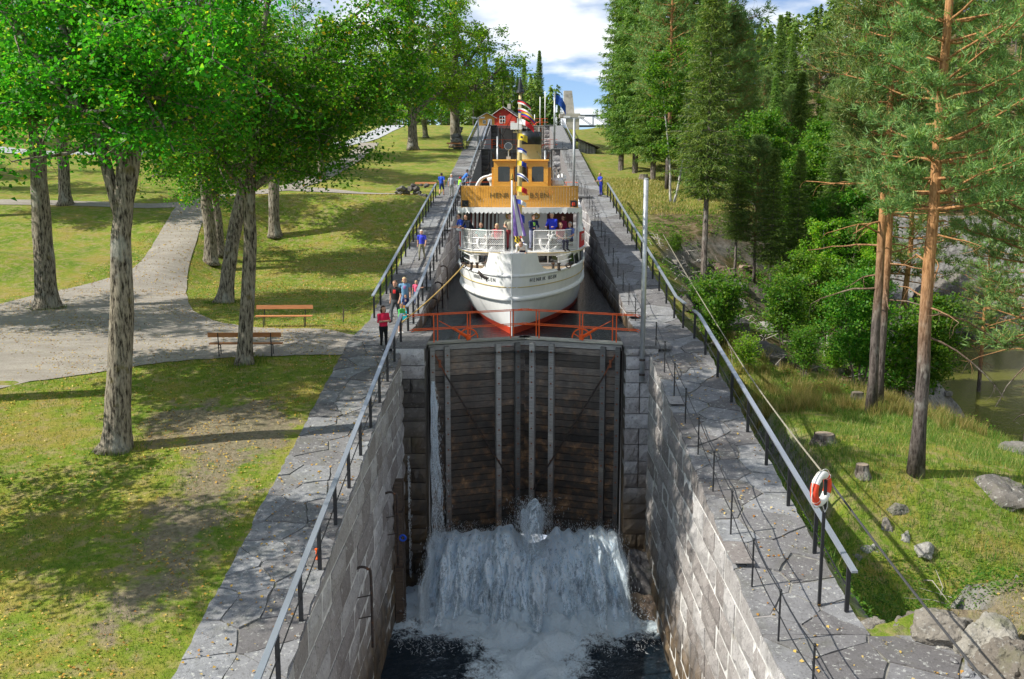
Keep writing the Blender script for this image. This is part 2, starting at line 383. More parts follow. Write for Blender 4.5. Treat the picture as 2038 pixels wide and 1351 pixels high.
# ---------------------------------------------------------------- gravel paths (draped sheets)
def smooth_poly(pts, n=6, closed=True):
    out = []; m = len(pts)
    for i in range(m if closed else m-1):
        p0, p1, p2, p3 = (pts[(i+k-1) % m] if closed else pts[min(max(i+k-1, 0), m-1)] for k in range(4))
        for s in range(n):
            u = s/n; out.append(tuple(.5*((2*p1[c])+(-p0[c]+p2[c])*u+(2*p0[c]-5*p1[c]+4*p2[c]-p3[c])*u*u+(-p0[c]+3*p1[c]-3*p2[c]+p3[c])*u**3) for c in (0, 1)))
    if not closed: out.append(tuple(pts[-1][:2]))
    return out
def inside(p, poly):
    c = False; x, y = p; j = len(poly)-1
    for i in range(len(poly)):
        xi, yi = poly[i]; xj, yj = poly[j]
        if (yi > y) != (yj > y) and x < (xj-xi)*(y-yi)/(yj-yi)+xi: c = not c
        j = i
    return c
def drape(name, poly, m, lift=.03, step=.6, kind='structure', jit=.10):
    poly = [(x+jit*mnoise.noise((x*2.3, y*2.3, 0)), y+jit*mnoise.noise((x*2.3, y*2.3, 9))) for x, y in poly]
    n = len(poly); xs = [p[0] for p in poly]; ys = [p[1] for p in poly]
    pts = [Vector(p) for p in poly]
    y = min(ys)
    while y < max(ys):
        x = min(xs)
        while x < max(xs):
            if inside((x, y), poly): pts.append(Vector((x, y)))
            x += step
        y += step
    r = delaunay_2d_cdt(pts, [(i, (i+1) % n) for i in range(n)], [], 1, 1e-4)
    vs = [(p.x, p.y, hz(p.x, p.y)+lift) for p in r[0]]
    me = mesh_np(name, vs, [list(f) for f in r[2]], [m], True); o = link(name, me); o['kind'] = kind; return o
def gravel_mat():
    m, t, b, o = base_mat('gravel'); g = N(t, 'ShaderNodeNewGeometry'); pos = g.outputs['Position']
    n1 = noise(t, .6, 4, .6, vec=pos); n2 = noise(t, 17, 4, .85, vec=pos)
    col = ramp(t, n1, [(.3, (.33, .29, .24)), (.7, (.45, .40, .345))]); col = mixc(t, .55, col, ramp(t, n2, [(.3, (.13, .12, .11)), (.7, (.47, .44, .40))]))
    n5 = noise(t, .9, 4, .7, vec=pos, stretch=(.5, 2.2, 1)); col = mixc(t, mathn(t, 'MULTIPLY', ramp(t, n5, [(.42, (1, 1, 1)), (.58, (0, 0, 0))]), .4), col, (.20, .175, .15)); n4 = noise(t, 2.2, 5, .7, vec=pos); col = mixc(t, mathn(t, 'MULTIPLY', ramp(t, n4, [(.6, (0, 0, 0)), (.75, (1, 1, 1))]), .5), col, (.16, .17, .06))
    L(t, col, b.inputs['Base Color']); b.inputs['Roughness'].default_value = .95; b.inputs['Specular IOR Level'].default_value = .15; bump(t, b, n2, .8, .03); return m
M['gravel'] = gravel_mat()
def pxpoly(pts): return [G(*p)[:2] for p in pts]
plaza = pxpoly([(-120, 775), (60, 760), (210, 740), (330, 722), (470, 712), (590, 708), (690, 703), (715, 672), (640, 656), (560, 655), (490, 650), (425, 638), (380, 612), (372, 560), (388, 490), (410, 430), (424, 405), (360, 407), (333, 440), (300, 495), (262, 535), (160, 570), (60, 590), (-120, 640)])
tag(drape('gravel_path', smooth_poly(plaza, 5), M['gravel']))
def ribbon(pts, w):
    l, r = [], []
    for i, p in enumerate(pts):
        a, b_ = Vector(pts[max(0, i-1)][:2]), Vector(pts[min(len(pts)-1, i+1)][:2]); d = (b_-a).normalized(); n = Vector((-d.y, d.x))*w/2
        l.append(tuple(Vector(p[:2])+n)); r.append(tuple(Vector(p[:2])-n))
    return l+r[::-1]
drape('footpath', ribbon(smooth_poly(pxpoly([(-60, 402), (120, 404), (300, 410), (400, 402)]), 5, False), 1.7), M['gravel'])
drape('footpath', ribbon(smooth_poly(pxpoly([(405, 404), (470, 388), (560, 377), (700, 384), (842, 388)]), 5, False), 1.9), M['gravel'], lift=.05)
drape('footpath', ribbon(smooth_poly(pxpoly([(560, 378), (640, 352), (688, 322), (720, 300), (735, 285)]), 5, False), 2.4), M['gravel'], lift=.07)
M['asphalt'] = mat('pale_asphalt', (.40, .41, .43), .9, vary=.12, scale=1, bmp=.2, bscale=30)
drape('road', ribbon(smooth_poly([(-95, 96), (-70, 101), (-48, 106), (-30, 116), (-22, 135), (-20, 160)], 6, False), 3.6), M['asphalt'], lift=.06, step=1.2)

# ---------------------------------------------------------------- masonry
def block_variants(n=10):
    out = []
    for k in range(n):
        mb = MB(); nu, nv = 5, 3; vs = []; rr = random.Random(k)
        for j in range(nv+1):
            for i in range(nu+1):
                u, v = i/nu, j/nv; edge = i in (0, nu) or j in (0, nv)
                uu = u+(0 if edge else rr.uniform(-.06, .06)); vv = v+(0 if edge else rr.uniform(-.08, .08))
                vs.append((-.5+rr.uniform(.0, .02)*edge*(1 if i == 0 else -1)+uu, -.5+(.0 if edge else -rr.uniform(.02, .16)), -.5+vv))
        fs = [(j*(nu+1)+i, j*(nu+1)+i+1, (j+1)*(nu+1)+i+1, (j+1)*(nu+1)+i) for j in range(nv) for i in range(nu)]
        mb.add(vs, fs); b0 = len(mb.v)
        ring = [i for i in range(nu+1)]+[(j+1)*(nu+1)-1 for j in range(1, nv+1)]+[nv*(nu+1)+i for i in range(nu-1, -1, -1)]+[j*(nu+1) for j in range(nv-1, 0, -1)]
        back = [(vs[i][0], .5, vs[i][2]) for i in ring]; mb.v += back; m = len(ring)
        for i in range(m): mb.f.append([ring[(i+1) % m], ring[i], b0+i, b0+(i+1) % m]); mb.m.append(0)
        mb.f.append([b0+i for i in range(m)][::-1]); mb.m.append(0)
        me = bpy.data.meshes.new('stone_block'); me.from_pydata(mb.v, [], mb.f); me.update(); out.append(me)
    return out
BLK = block_variants()
BLKM = {}
def blk(mkey):
    if mkey not in BLKM:
        BLKM[mkey] = []
        for b_ in BLK: c = b_.copy(); c.materials.append(M[mkey]); BLKM[mkey].append(c)
    return random.choice(BLKM[mkey])
def wall_x(root, X, side, y0, y1, z0, zf, mkey, ch=.72, bl=(1.0, 1.9), depth=.5, vis=None, gap=.055):
    """courses of blocks facing the canal: face plane x=X, the wall body on the far side (side=-1 left, +1 right)"""
    z = z0; off = root.location; n = 0
    while z < max(zf(y0), zf(y1)):
        h = ch*random.uniform(.9, 1.1); y = y0-random.uniform(0, .8)
        while y < y1:
            l = random.uniform(*bl); ya, yb = max(y, y0), min(y+l, y1); y += l
            if yb-ya < .15: continue
            ta, tb = min(z+h, zf(ya)), min(z+h, zf(yb))
            if max(ta, tb)-z < .1: continue
            if vis and not vis((ya+yb)/2, z, z+h): continue
            if min(ta, tb) >= z+h-.01:
                # local block: length x, depth y (front at -y), height z ; turn so the front looks at the canal
                o = link('stone_block', blk(mkey), root, (X+side*(depth/2+random.uniform(-.03, .02))-off.x, (ya+yb)/2-off.y, z+h/2-off.z), (0, 0, R(90) if side < 0 else R(-90)), (yb-ya-gap, depth, h-gap))
            else:
                ta, tb = max(ta, z+.04), max(tb, z+.04); mb = MB(); xa, xb = sorted((X, X+side*depth)); g = gap/2
                mb.add([(xa, ya+g, z+g), (xb, ya+g, z+g), (xb, yb-g, z+g), (xa, yb-g, z+g), (xa, ya+g, ta), (xb, ya+g, ta), (xb, yb-g, tb), (xa, yb-g, tb)],
                       [(0, 3, 2, 1), (4, 5, 6, 7), (0, 1, 5, 4), (1, 2, 6, 5), (2, 3, 7, 6), (3, 0, 4, 7)]); mb.build('stone_block', M[mkey], root, off)
            n += 1
        z += h
    return n
def wall_body(root, X, side, y0, y1, z0, zf, rec, m, thick=2.1):
    mb = MB(); ys = sorted(set([y0, y1]+[y for y in np.arange(y0, y1, 1.0)])); xa, xb = X+side*rec, X+side*(rec+thick)
    vs = []
    for y in ys: vs += [(xa, y, z0), (xa, y, zf(y)), (xb, y, zf(y)), (xb, y, z0)]
    fs = []
    for i in range(len(ys)-1):
        a = i*4; fs += [(a, a+1, a+5, a+4), (a+1, a+2, a+6, a+5), (a+2, a+3, a+7, a+6)]
    fs += [(0, 3, 2, 1), tuple(len(vs)-4+k for k in range(4))]
    mb.add(vs, fs); return mb.build('mortar_core', m, root, root.location)
HW = 4.6; TH = 3.72
def vis_near(y, za, zb): return zb > 6.34-(y+1.2)*math.tan(R(30.5))
for side, nm_, lab in ((-1, 'left', 'grey granite block wall along left side of the churning lower chamber'), (1, 'right', 'sunlit granite block wall along right side of the churning lower chamber')):
    root = thing('lock_wall', lab, 'wall', (side*HW, 10, -10.2))
    zf = (lambda s: lambda y: rampz(y, s)-.075)(side)
    wall_body(root, side*HW, side, 6, 36.2, -10.2, lambda y, s=side: rampz(y, s)-.09, .006, M['mortar'])
    wall_x(root, side*HW, side, 12, 36.2, -10.0, zf, 'granite', vis=vis_near)
for side, lab in ((-1, 'dark wet stone pier left of the lowest lock gate'), (1, 'pale granite pier right of the lowest lock gate')):
    root = thing('gate_pier', lab, 'pier', (side*4.5, 36.6, -10.2)); off = root.location; z = -10.0
    MB().box((side*(TH+.55), 38.4, -5.15), (1.06, 4.2, 10.1)).build('mortar_core', M['granite_wet'], root, off)
    while z < -.2:
        h = random.uniform(.5, .66)
        if z+h > -.25: h = -.06-z
        split = random.random() < .3
        parts = [(TH, HW+.35)] if not split else [(TH, TH+.55), (TH+.55, HW+.35)]
        for a, b_ in parts:
            if side < 0: a, b_ = -b_, -a
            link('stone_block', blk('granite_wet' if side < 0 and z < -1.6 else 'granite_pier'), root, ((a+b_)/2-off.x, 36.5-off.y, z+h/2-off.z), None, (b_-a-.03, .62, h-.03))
        z += h
    # coping slab beside the gate
    MB().box((side*(TH+.85), 37.9, -.03), (1.75, 3.3, .11)).build('coping_slab', M['slab'], root, off)
for k in (0, 1, 2):
    for side in (-1, 1):
        ya, yb = GATE_Y[k]+2.5, GATE_Y[k+1]-1.8
        lab = {0: 'granite wall of the ship chamber on %s side', 1: 'masonry wall of second chamber above the ship on %s side', 2: 'sunlit masonry wall of topmost chamber on %s side'}[k] % ('left' if side < 0 else 'right')
        root = thing('lock_wall', lab, 'wall', (side*HW, ya, 4.6*k-6))
        zf = lambda y, s=side: rampz(y, s)-.075
        wall_body(root, side*HW, side, ya, yb, 4.6*k-6, lambda y, s=side: rampz(y, s)-.09, .012 if k == 0 else .0, M['mortar'] if k == 0 else M['granite_up'])
        if k == 0: wall_x(root, side*HW, side, ya, yb, 4.6*k-1.2, zf, 'granite_up', ch=.7, bl=(1.0, 1.9))
for k in (1, 2, 3):
    for side in (-1, 1):
        nmk = ('second', 'third', 'topmost')[k-1]
        root = thing('gate_pier', 'stone pier %s of the %s lock gate' % ('left' if side < 0 else 'right', nmk), 'pier', (side*4.5, GATE_Y[k]-1.4, 4.6*k-8)); off = root.location; z = 4.6*k-7.6
        MB().box((side*(TH+.55), GATE_Y[k]+.6, 4.6*k-4.05), (1.06, 4.4, 7.9)).build('mortar_core', M['granite_pier'], root, off)
        while z < 4.6*k-.2:
            h = random.uniform(.55, .7)
            if z+h > 4.6*k-.25: h = 4.6*k-.06-z
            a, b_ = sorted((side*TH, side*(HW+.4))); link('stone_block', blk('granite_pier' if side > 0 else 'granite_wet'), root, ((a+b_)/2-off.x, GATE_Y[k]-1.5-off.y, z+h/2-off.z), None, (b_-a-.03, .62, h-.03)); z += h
        MB().box((side*(TH+.85), GATE_Y[k]+.2, 4.6*k-.03), (1.75, 4.6, .11)).build('coping_slab', M['slab'], root, off)

# ---------------------------------------------------------------- paved ramps: bed + flagstones
def voronoi(pts, box):
    x0, x1, y0, y1 = box; cells = []
    for i, p in enumerate(pts):
        poly = [(x0, y0), (x1, y0), (x1, y1), (x0, y1)]
        near = sorted(range(len(pts)), key=lambda j: (pts[j][0]-p[0])**2+(pts[j][1]-p[1])**2)[1:18]
        for j in near:
            q_ = pts[j]; mx, my = (p[0]+q_[0])/2, (p[1]+q_[1])/2; nx_, ny_ = q_[0]-p[0], q_[1]-p[1]; out = []
            for a in range(len(poly)):
                A, B = poly[a], poly[(a+1) % len(poly)]; da = (A[0]-mx)*nx_+(A[1]-my)*ny_; db = (B[0]-mx)*nx_+(B[1]-my)*ny_
                if da <= 0: out.append(A)
                if (da < 0) != (db < 0):
                    t = da/(da-db); out.append((A[0]+(B[0]-A[0])*t, A[1]+(B[1]-A[1])*t))
            poly = out
            if len(poly) < 3: break
        if len(poly) >= 3: cells.append(poly)
    return cells
def shrink(poly, g):
    cx, cy = sum(p[0] for p in poly)/len(poly), sum(p[1] for p in poly)/len(poly); out = []
    for x, y in poly:
        d = math.hypot(x-cx, y-cy); s = max(.5, 1-g/max(d, .05)); out.append((cx+(x-cx)*s, cy+(y-cy)*s))
    return out
def rough_poly(poly, amp=.035):
    out = []
    for i in range(len(poly)):
        a, b_ = poly[i], poly[(i+1) % len(poly)]; l = math.hypot(b_[0]-a[0], b_[1]-a[1])
        n = max(1, int(l/.25))
        for k in range(n):
            t = k/n; x, y = lerp(a[0], b_[0], t), lerp(a[1], b_[1], t)
            if 0 < k: x += random.uniform(-amp, amp); y += random.uniform(-amp, amp)
            out.append((x, y))
    return out
M['bed'] = mat('jointing', (.24, .23, .205), .95, vary=.3, scale=5, bmp=.5, world=True, stains=((.13, .13, .05), 1.5, .55))
def paved(name, x0, x1, y0, y1, side, size, slabs=True, mk='slab'):
    root = bpy.data.objects.new(name, None); COL.objects.link(root); root['kind'] = 'structure'; root.location = ((x0+x1)/2, y0, rampz(y0, side)); off = root.location
    ys = list(np.arange(y0, y1, .5))+[y1]; mb = MB(); vs = []
    for y in ys:
        z = rampz(y, side)
        vs += [(x0+.04, y, z-.085), (x0+.04, y, z-.05), (x1-.04, y, z-.05), (x1-.04, y, z-.5)]
    fs = []
    for i in range(len(ys)-1):
        a = i*4; fs += [(a, a+1, a+5, a+4), (a+1, a+2, a+6, a+5), (a+2, a+3, a+7, a+6)]
    mb.add(vs, fs); mb.build('bed', M['bed'] if slabs else M[mk], root, off)
    if slabs:
        n = int((x1-x0)*(y1-y0)/(size*size)); pts = []
        for _ in range(n*30):
            p = (random.uniform(x0, x1), random.uniform(y0, y1))
            if all((p[0]-q_[0])**2+((p[1]-q_[1])*.85)**2 > (size*.72)**2 for q_ in pts): pts.append(p)
            if len(pts) >= n: break
        for c in voronoi(pts, (x0, x1, y0, y1)):
            c = rough_poly(shrink(c, .032)); dz = random.uniform(-.022, .010); tx, ty = random.uniform(-.008, .008), random.uniform(-.008, .008); cx, cy = c[0]
            mb = MB(); mb.prism(c, -.06, 0, f=lambda p: Vector((p.x, p.y, rampz(p.y, side)-.01+p.z+dz+(p.x-cx)*tx+(p.y-cy)*ty))); mb.build('paving_slab', M['slab'], root, off)
    return root
PW = 6.8
paved('pavement', -PW, -HW, 10, 37.6, -1, .95)
paved('pavement', HW, PW, 18.6, 37.6, 1, 1.0)
paved('pavement', HW, 8.6, 10, 18.6, 1, 1.15)
paved('pavement', -PW, -HW, 37.6, 79, -1, 1.2)
paved('pavement', HW, PW, 37.6, 79, 1, 1.2)
for y0, y1 in ((79, 120), (120, 161)):
    for s in (-1, 1): paved('pavement', *(sorted((s*HW, s*PW))), y0, y1, s, 1.8, slabs=(y0 < 100))
for s in (-1, 1): paved('pavement', *(sorted((s*HW, s*PW))), 161, 176, s, 2, slabs=False)
# ---------------------------------------------------------------- lock gates
def wood_mat(name, c, c2, rough=.8, dark=None):
    m, t, b, o = base_mat(name); oi = N(t, 'ShaderNodeObjectInfo'); tcn = N(t, 'ShaderNodeTexCoord'); ge = N(t, 'ShaderNodeNewGeometry')
    n = noise(t, 3, 6, .7, vec=tcn.outputs['Object'], stretch=(1, 6, 14)); col = ramp(t, n, [(.3, c2), (.7, c)])
    if dark:                                       # wet, algae-dark timber towards the bottom of the gate
        sp = N(t, 'ShaderNodeSeparateXYZ'); L(t, ge.outputs['Position'], sp.inputs[0]); nn = noise(t, 1.0, 4, .65, vec=ge.outputs['Position'], stretch=(2.2, 2.2, .55))
        h = mathn(t, 'ADD', sp.outputs[2], mathn(t, 'MULTIPLY', mathn(t, 'SUBTRACT', nn, .5), 5.5)); mr = N(t, 'ShaderNodeMapRange'); L(t, h, mr.inputs[0])
        mr.inputs[1].default_value = dark[0]; mr.inputs[2].default_value = dark[1]; mr.inputs[3].default_value = 1; mr.inputs[4].default_value = 0
        wet = ramp(t, noise(t, 2.2, 6, .7, vec=ge.outputs['Position']), [(.38, (.010, .008, .007)), (.52, (.045, .027, .016)), (.62, (.16, .08, .032)), (.74, (.38, .25, .13))])
        col = mixc(t, mathn(t, 'MULTIPLY', mr.outputs[0], .92), col, wet)
        r2 = N(t, 'ShaderNodeMapRange'); r2.inputs[3].default_value = rough; r2.inputs[4].default_value = .38; L(t, mr.outputs[0], r2.inputs[0]); L(t, r2.outputs[0], b.inputs['Roughness'])
    else: b.inputs['Roughness'].default_value = rough
    v = mathn(t, 'MULTIPLY_ADD', oi.outputs['Random'], 1.0); t.nodes[-1].inputs[2].default_value = .5
    cb_ = N(t, 'ShaderNodeCombineXYZ'); [L(t, v, cb_.inputs[i]) for i in range(3)]; col = mixc(t, 1.0, col, cb_.outputs[0], 'MULTIPLY')
    L(t, col, b.inputs['Base Color']); bump(t, b, n, .5, .02); return m
M['gate_plank'] = wood_mat('gate_plank', (.27, .235, .20), (.055, .045, .037), dark=(-4.0, .6))
M['gate_post'] = wood_mat('gate_post', (.36, .35, .33), (.15, .145, .135), dark=(-8.0, -3.8))
M['gate_walk'] = wood_mat('gate_walk', (.46, .45, .38), (.26, .26, .21))
LW = 3.94; GH = 7.9
def arc(c, r, a0, a1, n, plane='xz'):
    return [Vector((c[0]+r*math.cos(lerp(a0, a1, k/n)), c[1], c[2]+r*math.sin(lerp(a0, a1, k/n)))) for k in range(n+1)]
def gate_leaf(sg, label, detail=True, depth=GH):
    """one mitre leaf, hinge at the local origin, leaf along +x*sg, downstream face towards -y, top at z=0"""
    root = thing('lock_gate', label, 'lock gate'); rr = random.Random(3 if sg > 0 else 4)
    z = -.34; planks = MB()
    MB().box((sg*LW/2, 0, -.20), (LW-.02, .30, .20)).build('top_beam', M['gate_post'], root)
    while z > -depth:
        h = rr.uniform(.235, .29); y0 = rr.uniform(-.012, .012)
        if detail:
            mb = MB(); mb.box((sg*LW/2, y0-.05, -h/2+.011), (LW-.06, .12, h-.02)); o = mb.build('plank', M['gate_plank'], root, loc=(0, 0, z))
        else: planks.box((sg*LW/2, y0-.05, z-h/2), (LW-.06, .12, h-.025))
        z -= h
    if not detail: tag(planks.build('plank_face', M['gate_plank'], root), kind='stuff')
    MB().box((sg*LW/2, .07, -depth/2-.2), (LW-.1, .10, depth-.5)).build('backing', M['gate_plank'], root)
    bolts = MB()
    for x, wd in ((.12, .18), (.70, .20), (2.76, .20), (3.55, .20)):
        mb = MB(); top = -.10; mb.box((sg*x, -.21, (top-depth)/2-.08), (wd, .20, depth-.10)); mb.build('post', M['gate_post'], root)
        zz_ = -.5
        while zz_ > -depth+.3: bolts.box((sg*x, -.32, zz_), (.055, .03, .055)); zz_ -= .62
    bolts.build('bolts', M['rust'], root)
    mb = MB(); mb.tube([(sg*.18, -.26, -.35), (sg*.62, -.34, -1.25)], .025, 6); mb.mat(1).tube([(sg*.62, -.34, -1.25), (sg*3.45, -.34, -6.1)], .035, 6)
    mb.mat(0).box((sg*.4, -.30, -.8), (.09, .05, .3)); mb.build('brace_rod', [M['rust'], M['iron']], root)
    # walkway, railing, sluice gear
    MB().box((sg*(LW/2-.15), -.02, -.025), (LW+.7, .46, .06)).build('walkway_plank', M['gate_walk'], root)
    for x, y in ((.22, -.16), (.45, .16), (1.55, -.16), (1.75, .16), (3.30, -.16), (3.52, .16)):
        MB().tube([(sg*x, y, 0), (sg*x, y, 1.06)], .022, 6).build('railing_post', M['orange'], root)
    for z_, ext in ((1.06, .42), (.5, .35)):
        for y in (-.16, .16):
            x0, x1 = -.75+ext*.3, 3.75+ext
            MB().tube([(sg*x0, y, z_-.05), (sg*(x0+.12), y, z_), (sg*x1, y, z_+.02)], .017, 6).build('railing_bar', M['orange'], root)
    for gxp in (1.62,):
        g_ = MB(); g_.tube(arc((sg*gxp, -.02, .06), .38, 0, math.pi, 14), .03, 6)
        for a in (30, 90, 150): g_.tube([(sg*gxp, -.02, .06), (sg*gxp+.37*math.cos(R(a)), -.02, .06+.37*math.sin(R(a)))], .022, 6)
        g_.box((sg*gxp, -.02, .12), (.16, .12, .2)); g_.build('gear_quadrant', M['orange'], root)
        MB().tube([(sg*gxp, -.05, .12), (sg*(gxp-.62), -.05, .5)], .05, 8).tube([(sg*(gxp-.62), -.05, .5), (sg*(gxp-1.15), -.05, .80)], .016, 6).build('winding_lever', M['orange'], root)
    return root
ANG = math.atan2(1.3, TH)
def place_leaf(o, sg, k): o.location = (-sg*TH, GATE_Y[k]-.75, 4.6*k); o.rotation_euler = (0, 0, sg*ANG)
gl = gate_leaf(1, 'weathered timber lock gate leaf, left half of the lowest gate'); place_leaf(gl, 1, 0)
gr = gate_leaf(-1, 'weathered timber lock gate leaf, right half of the lowest gate, with sunlit planks'); place_leaf(gr, -1, 0)
fl = gate_leaf(1, 'distant timber gate leaf with orange railing, left half of second gate', False, 7.4)
fr = gate_leaf(-1, 'distant timber gate leaf with orange railing, right half of second gate', False, 7.4)
place_leaf(fl, 1, 1); place_leaf(fr, -1, 1)
for k, nm_ in ((2, 'third gate beyond the funnel'), (3, 'topmost gate before the red house')):
    for sg, pr, sd_ in ((1, fl, 'left'), (-1, fr, 'right')):
        c = copy_tree(pr); place_leaf(c, sg, k); c['label'] = 'distant timber gate leaf with orange railing, %s half of %s' % (sd_, nm_)
for o in [o for o in COL.objects if o.name.startswith('lock_gate')]: o['group'] = 'timber lock gate leaves'

# ---------------------------------------------------------------- water
def water_mat(name, deep, foam=False, scale=5, bmp=.25, rough=.06):
    m, t, b, o = base_mat(name); ge = N(t, 'ShaderNodeNewGeometry'); pos = ge.outputs['Position']
    b.inputs['Roughness'].default_value = rough; b.inputs['Specular IOR Level'].default_value = .5; b.inputs['IOR'].default_value = 1.33
    n = noise(t, scale, 4, .6, vec=pos); n2 = noise(t, scale*3.3, 3, .6, vec=pos); hgt = mathn(t, 'ADD', n, mathn(t, 'MULTIPLY', n2, .35))
    b.inputs['Base Color'].default_value = C4(deep)
    if foam:
        at_ = N(t, 'ShaderNodeAttribute', attribute_name='foam')
        f1 = noise(t, 1.5, 8, .68, vec=pos); f2 = noise(t, 11, 5, .75, vec=pos)
        f = mathn(t, 'ADD', at_.outputs['Fac'], mathn(t, 'ADD', mathn(t, 'MULTIPLY', mathn(t, 'SUBTRACT', f1, .5), 1.7), mathn(t, 'MULTIPLY', mathn(t, 'SUBTRACT', f2, .5), 1.1)))
        f = ramp(t, f, [(.42, (0, 0, 0)), (.78, (1, 1, 1))])
        L(t, mixc(t, f, deep, (.80, .93, 1.0)), b.inputs['Base Color']); rg = N(t, 'ShaderNodeMapRange'); rg.inputs[3].default_value = rough; rg.inputs[4].default_value = .8; L(t, f, rg.inputs[0]); L(t, rg.outputs[0], b.inputs['Roughness'])
        hgt = mathn(t, 'ADD', hgt, f2)
    bump(t, b, hgt, bmp, .12); return m
M['water'] = water_mat('chamber_water', (.006, .012, .018), scale=3.2, bmp=1.0)
M['pool'] = water_mat('pool_water', (.010, .022, .034), True, scale=3.2, bmp=1.0)
M['river'] = water_mat('river_water', (.12, .125, .025), scale=1.6, bmp=.22, rough=.10)
def sheet(name, x0, x1, y0, y1, z, m):
    o = link(name, mesh_np(name, [(x0, y0, z), (x1, y0, z), (x1, y1, z), (x0, y1, z)], [[0, 1, 2, 3]], [m])); o['kind'] = 'structure'; return o
for k in range(3): sheet('chamber_water', -HW-.2, HW+.2, GATE_Y[k]-.3, GATE_Y[k+1]-.6, WATER_Z[k], M['water'])
sheet('canal_water', -HW-.2, HW+.2, 160.6, 230, WATER_Z[3], M['water'])
sheet('river', 8, 260, 20, 150, RIVER, M['river'])
# churning pool below the gate
px_ = np.linspace(-HW-.1, HW+.1, 90); py_ = np.linspace(9, 37.4, 220); PX, PY = np.meshgrid(px_, py_)
foam = np.zeros_like(PX); hgt = np.zeros_like(PX)
for j in range(PX.shape[0]):
    for i in range(PX.shape[1]):
        x, y = PX[j, i], PY[j, i]
        core = math.exp(-((x-.3+.10*(31-y))/(2.1+.05*(y-28)))**2)*ss(16, 29, y)
        f = 1.0*core+.85*ss(30.3, 33.2, y+.25*mnoise.noise((x*.8, y*.8, 0))-.04*abs(x)**1.3)+.06
        foam[j, i] = f; hgt[j, i] = .30*mnoise.fractal(Vector((x*1.1, y*1.1, 5)), .9, 2.1, 5)*max(.25, f)+.15*max(0, core)*ss(29, 33, y)+.10*mnoise.fractal(Vector((x*5, y*4, 2)), .8, 2.1, 3)*max(0, f)
iw = np.arange(PX.size).reshape(PX.shape); qf = np.stack([iw[:-1, :-1], iw[:-1, 1:], iw[1:, 1:], iw[1:, :-1]], -1).reshape(-1, 4)
pm = mesh_np('pool_water', np.stack([PX, PY, POOL+hgt], -1).reshape(-1, 3), qf, [M['pool']], True)
fa = pm.attributes.new('foam', 'FLOAT', 'POINT'); fa.data.foreach_set('value', foam.ravel().astype(np.float32))
tag(link('pool_water', pm), kind='structure')
# water bursting from the sluices: sheets of white water and flying drops
def foam_mat(name, holes):
    m, t, b, o = base_mat(name); ge = N(t, 'ShaderNodeNewGeometry'); pos = ge.outputs['Position']
    fl_ = N(t, 'ShaderNodeAttribute', attribute_name='flow'); fv = fl_.outputs['Vector']
    n = noise(t, 1.0, 4, .72, vec=fv, stretch=(3.2, 1.5, 3)); n2 = noise(t, 1.0, 4, .75, vec=fv, stretch=(15, 3.6, 9)); n3 = noise(t, 22, 3, .7, vec=pos)
    L(t, ramp(t, mathn(t, 'ADD', mathn(t, 'MULTIPLY', n2, .6), mathn(t, 'MULTIPLY', n3, .4)), [(.34, (.36, .60, .86)), (.46, (.74, .89, 1.0)), (.58, (.94, .98, 1.0))]), b.inputs['Base Color']); b.inputs['Roughness'].default_value = .5; b.inputs['Specular IOR Level'].default_value = .3
    sp = N(t, 'ShaderNodeSeparateXYZ'); L(t, fv, sp.inputs[0])
    f = mathn(t, 'ADD', mathn(t, 'MULTIPLY', n, .6), mathn(t, 'ADD', mathn(t, 'MULTIPLY', n2, .35), mathn(t, 'MULTIPLY', n3, .25))); f = mathn(t, 'SUBTRACT', f, mathn(t, 'MULTIPLY', sp.outputs[1], .03)); eg = N(t, 'ShaderNodeMapRange'); eg.inputs[1].default_value = 14; eg.inputs[2].default_value = 44; eg.inputs[3].default_value = 0; eg.inputs[4].default_value = .45; L(t, sp.outputs[2], eg.inputs[0]); f = mathn(t, 'SUBTRACT', f, eg.outputs[0]); f = ramp(t, f, [(holes, (0, 0, 0)), (holes+.10, (1, 1, 1))])
    tl = N(t, 'ShaderNodeBsdfTranslucent', _Color=(.85, .92, .96, 1)); mx0 = N(t, 'ShaderNodeMixShader', _Fac=.2); L(t, b.outputs[0], mx0.inputs[1]); L(t, tl.outputs[0], mx0.inputs[2])
    tp = N(t, 'ShaderNodeBsdfTransparent'); mx = N(t, 'ShaderNodeMixShader'); L(t, f, mx.inputs[0]); L(t, tp.outputs[0], mx.inputs[1]); L(t, mx0.outputs[0], mx.inputs[2]); L(t, mx.outputs[0], o.inputs[0])
    bump(t, b, n2, .6, .08); return m
M['foam'] = foam_mat('white_water', .44)
M['drop'] = mat('spray_drop', (.86, .91, .94), .4, vary=.05, spec=.5)
def jet(x, s, v, u, z0): return 37.05-v*s, z0+u*s-4.9*s*s
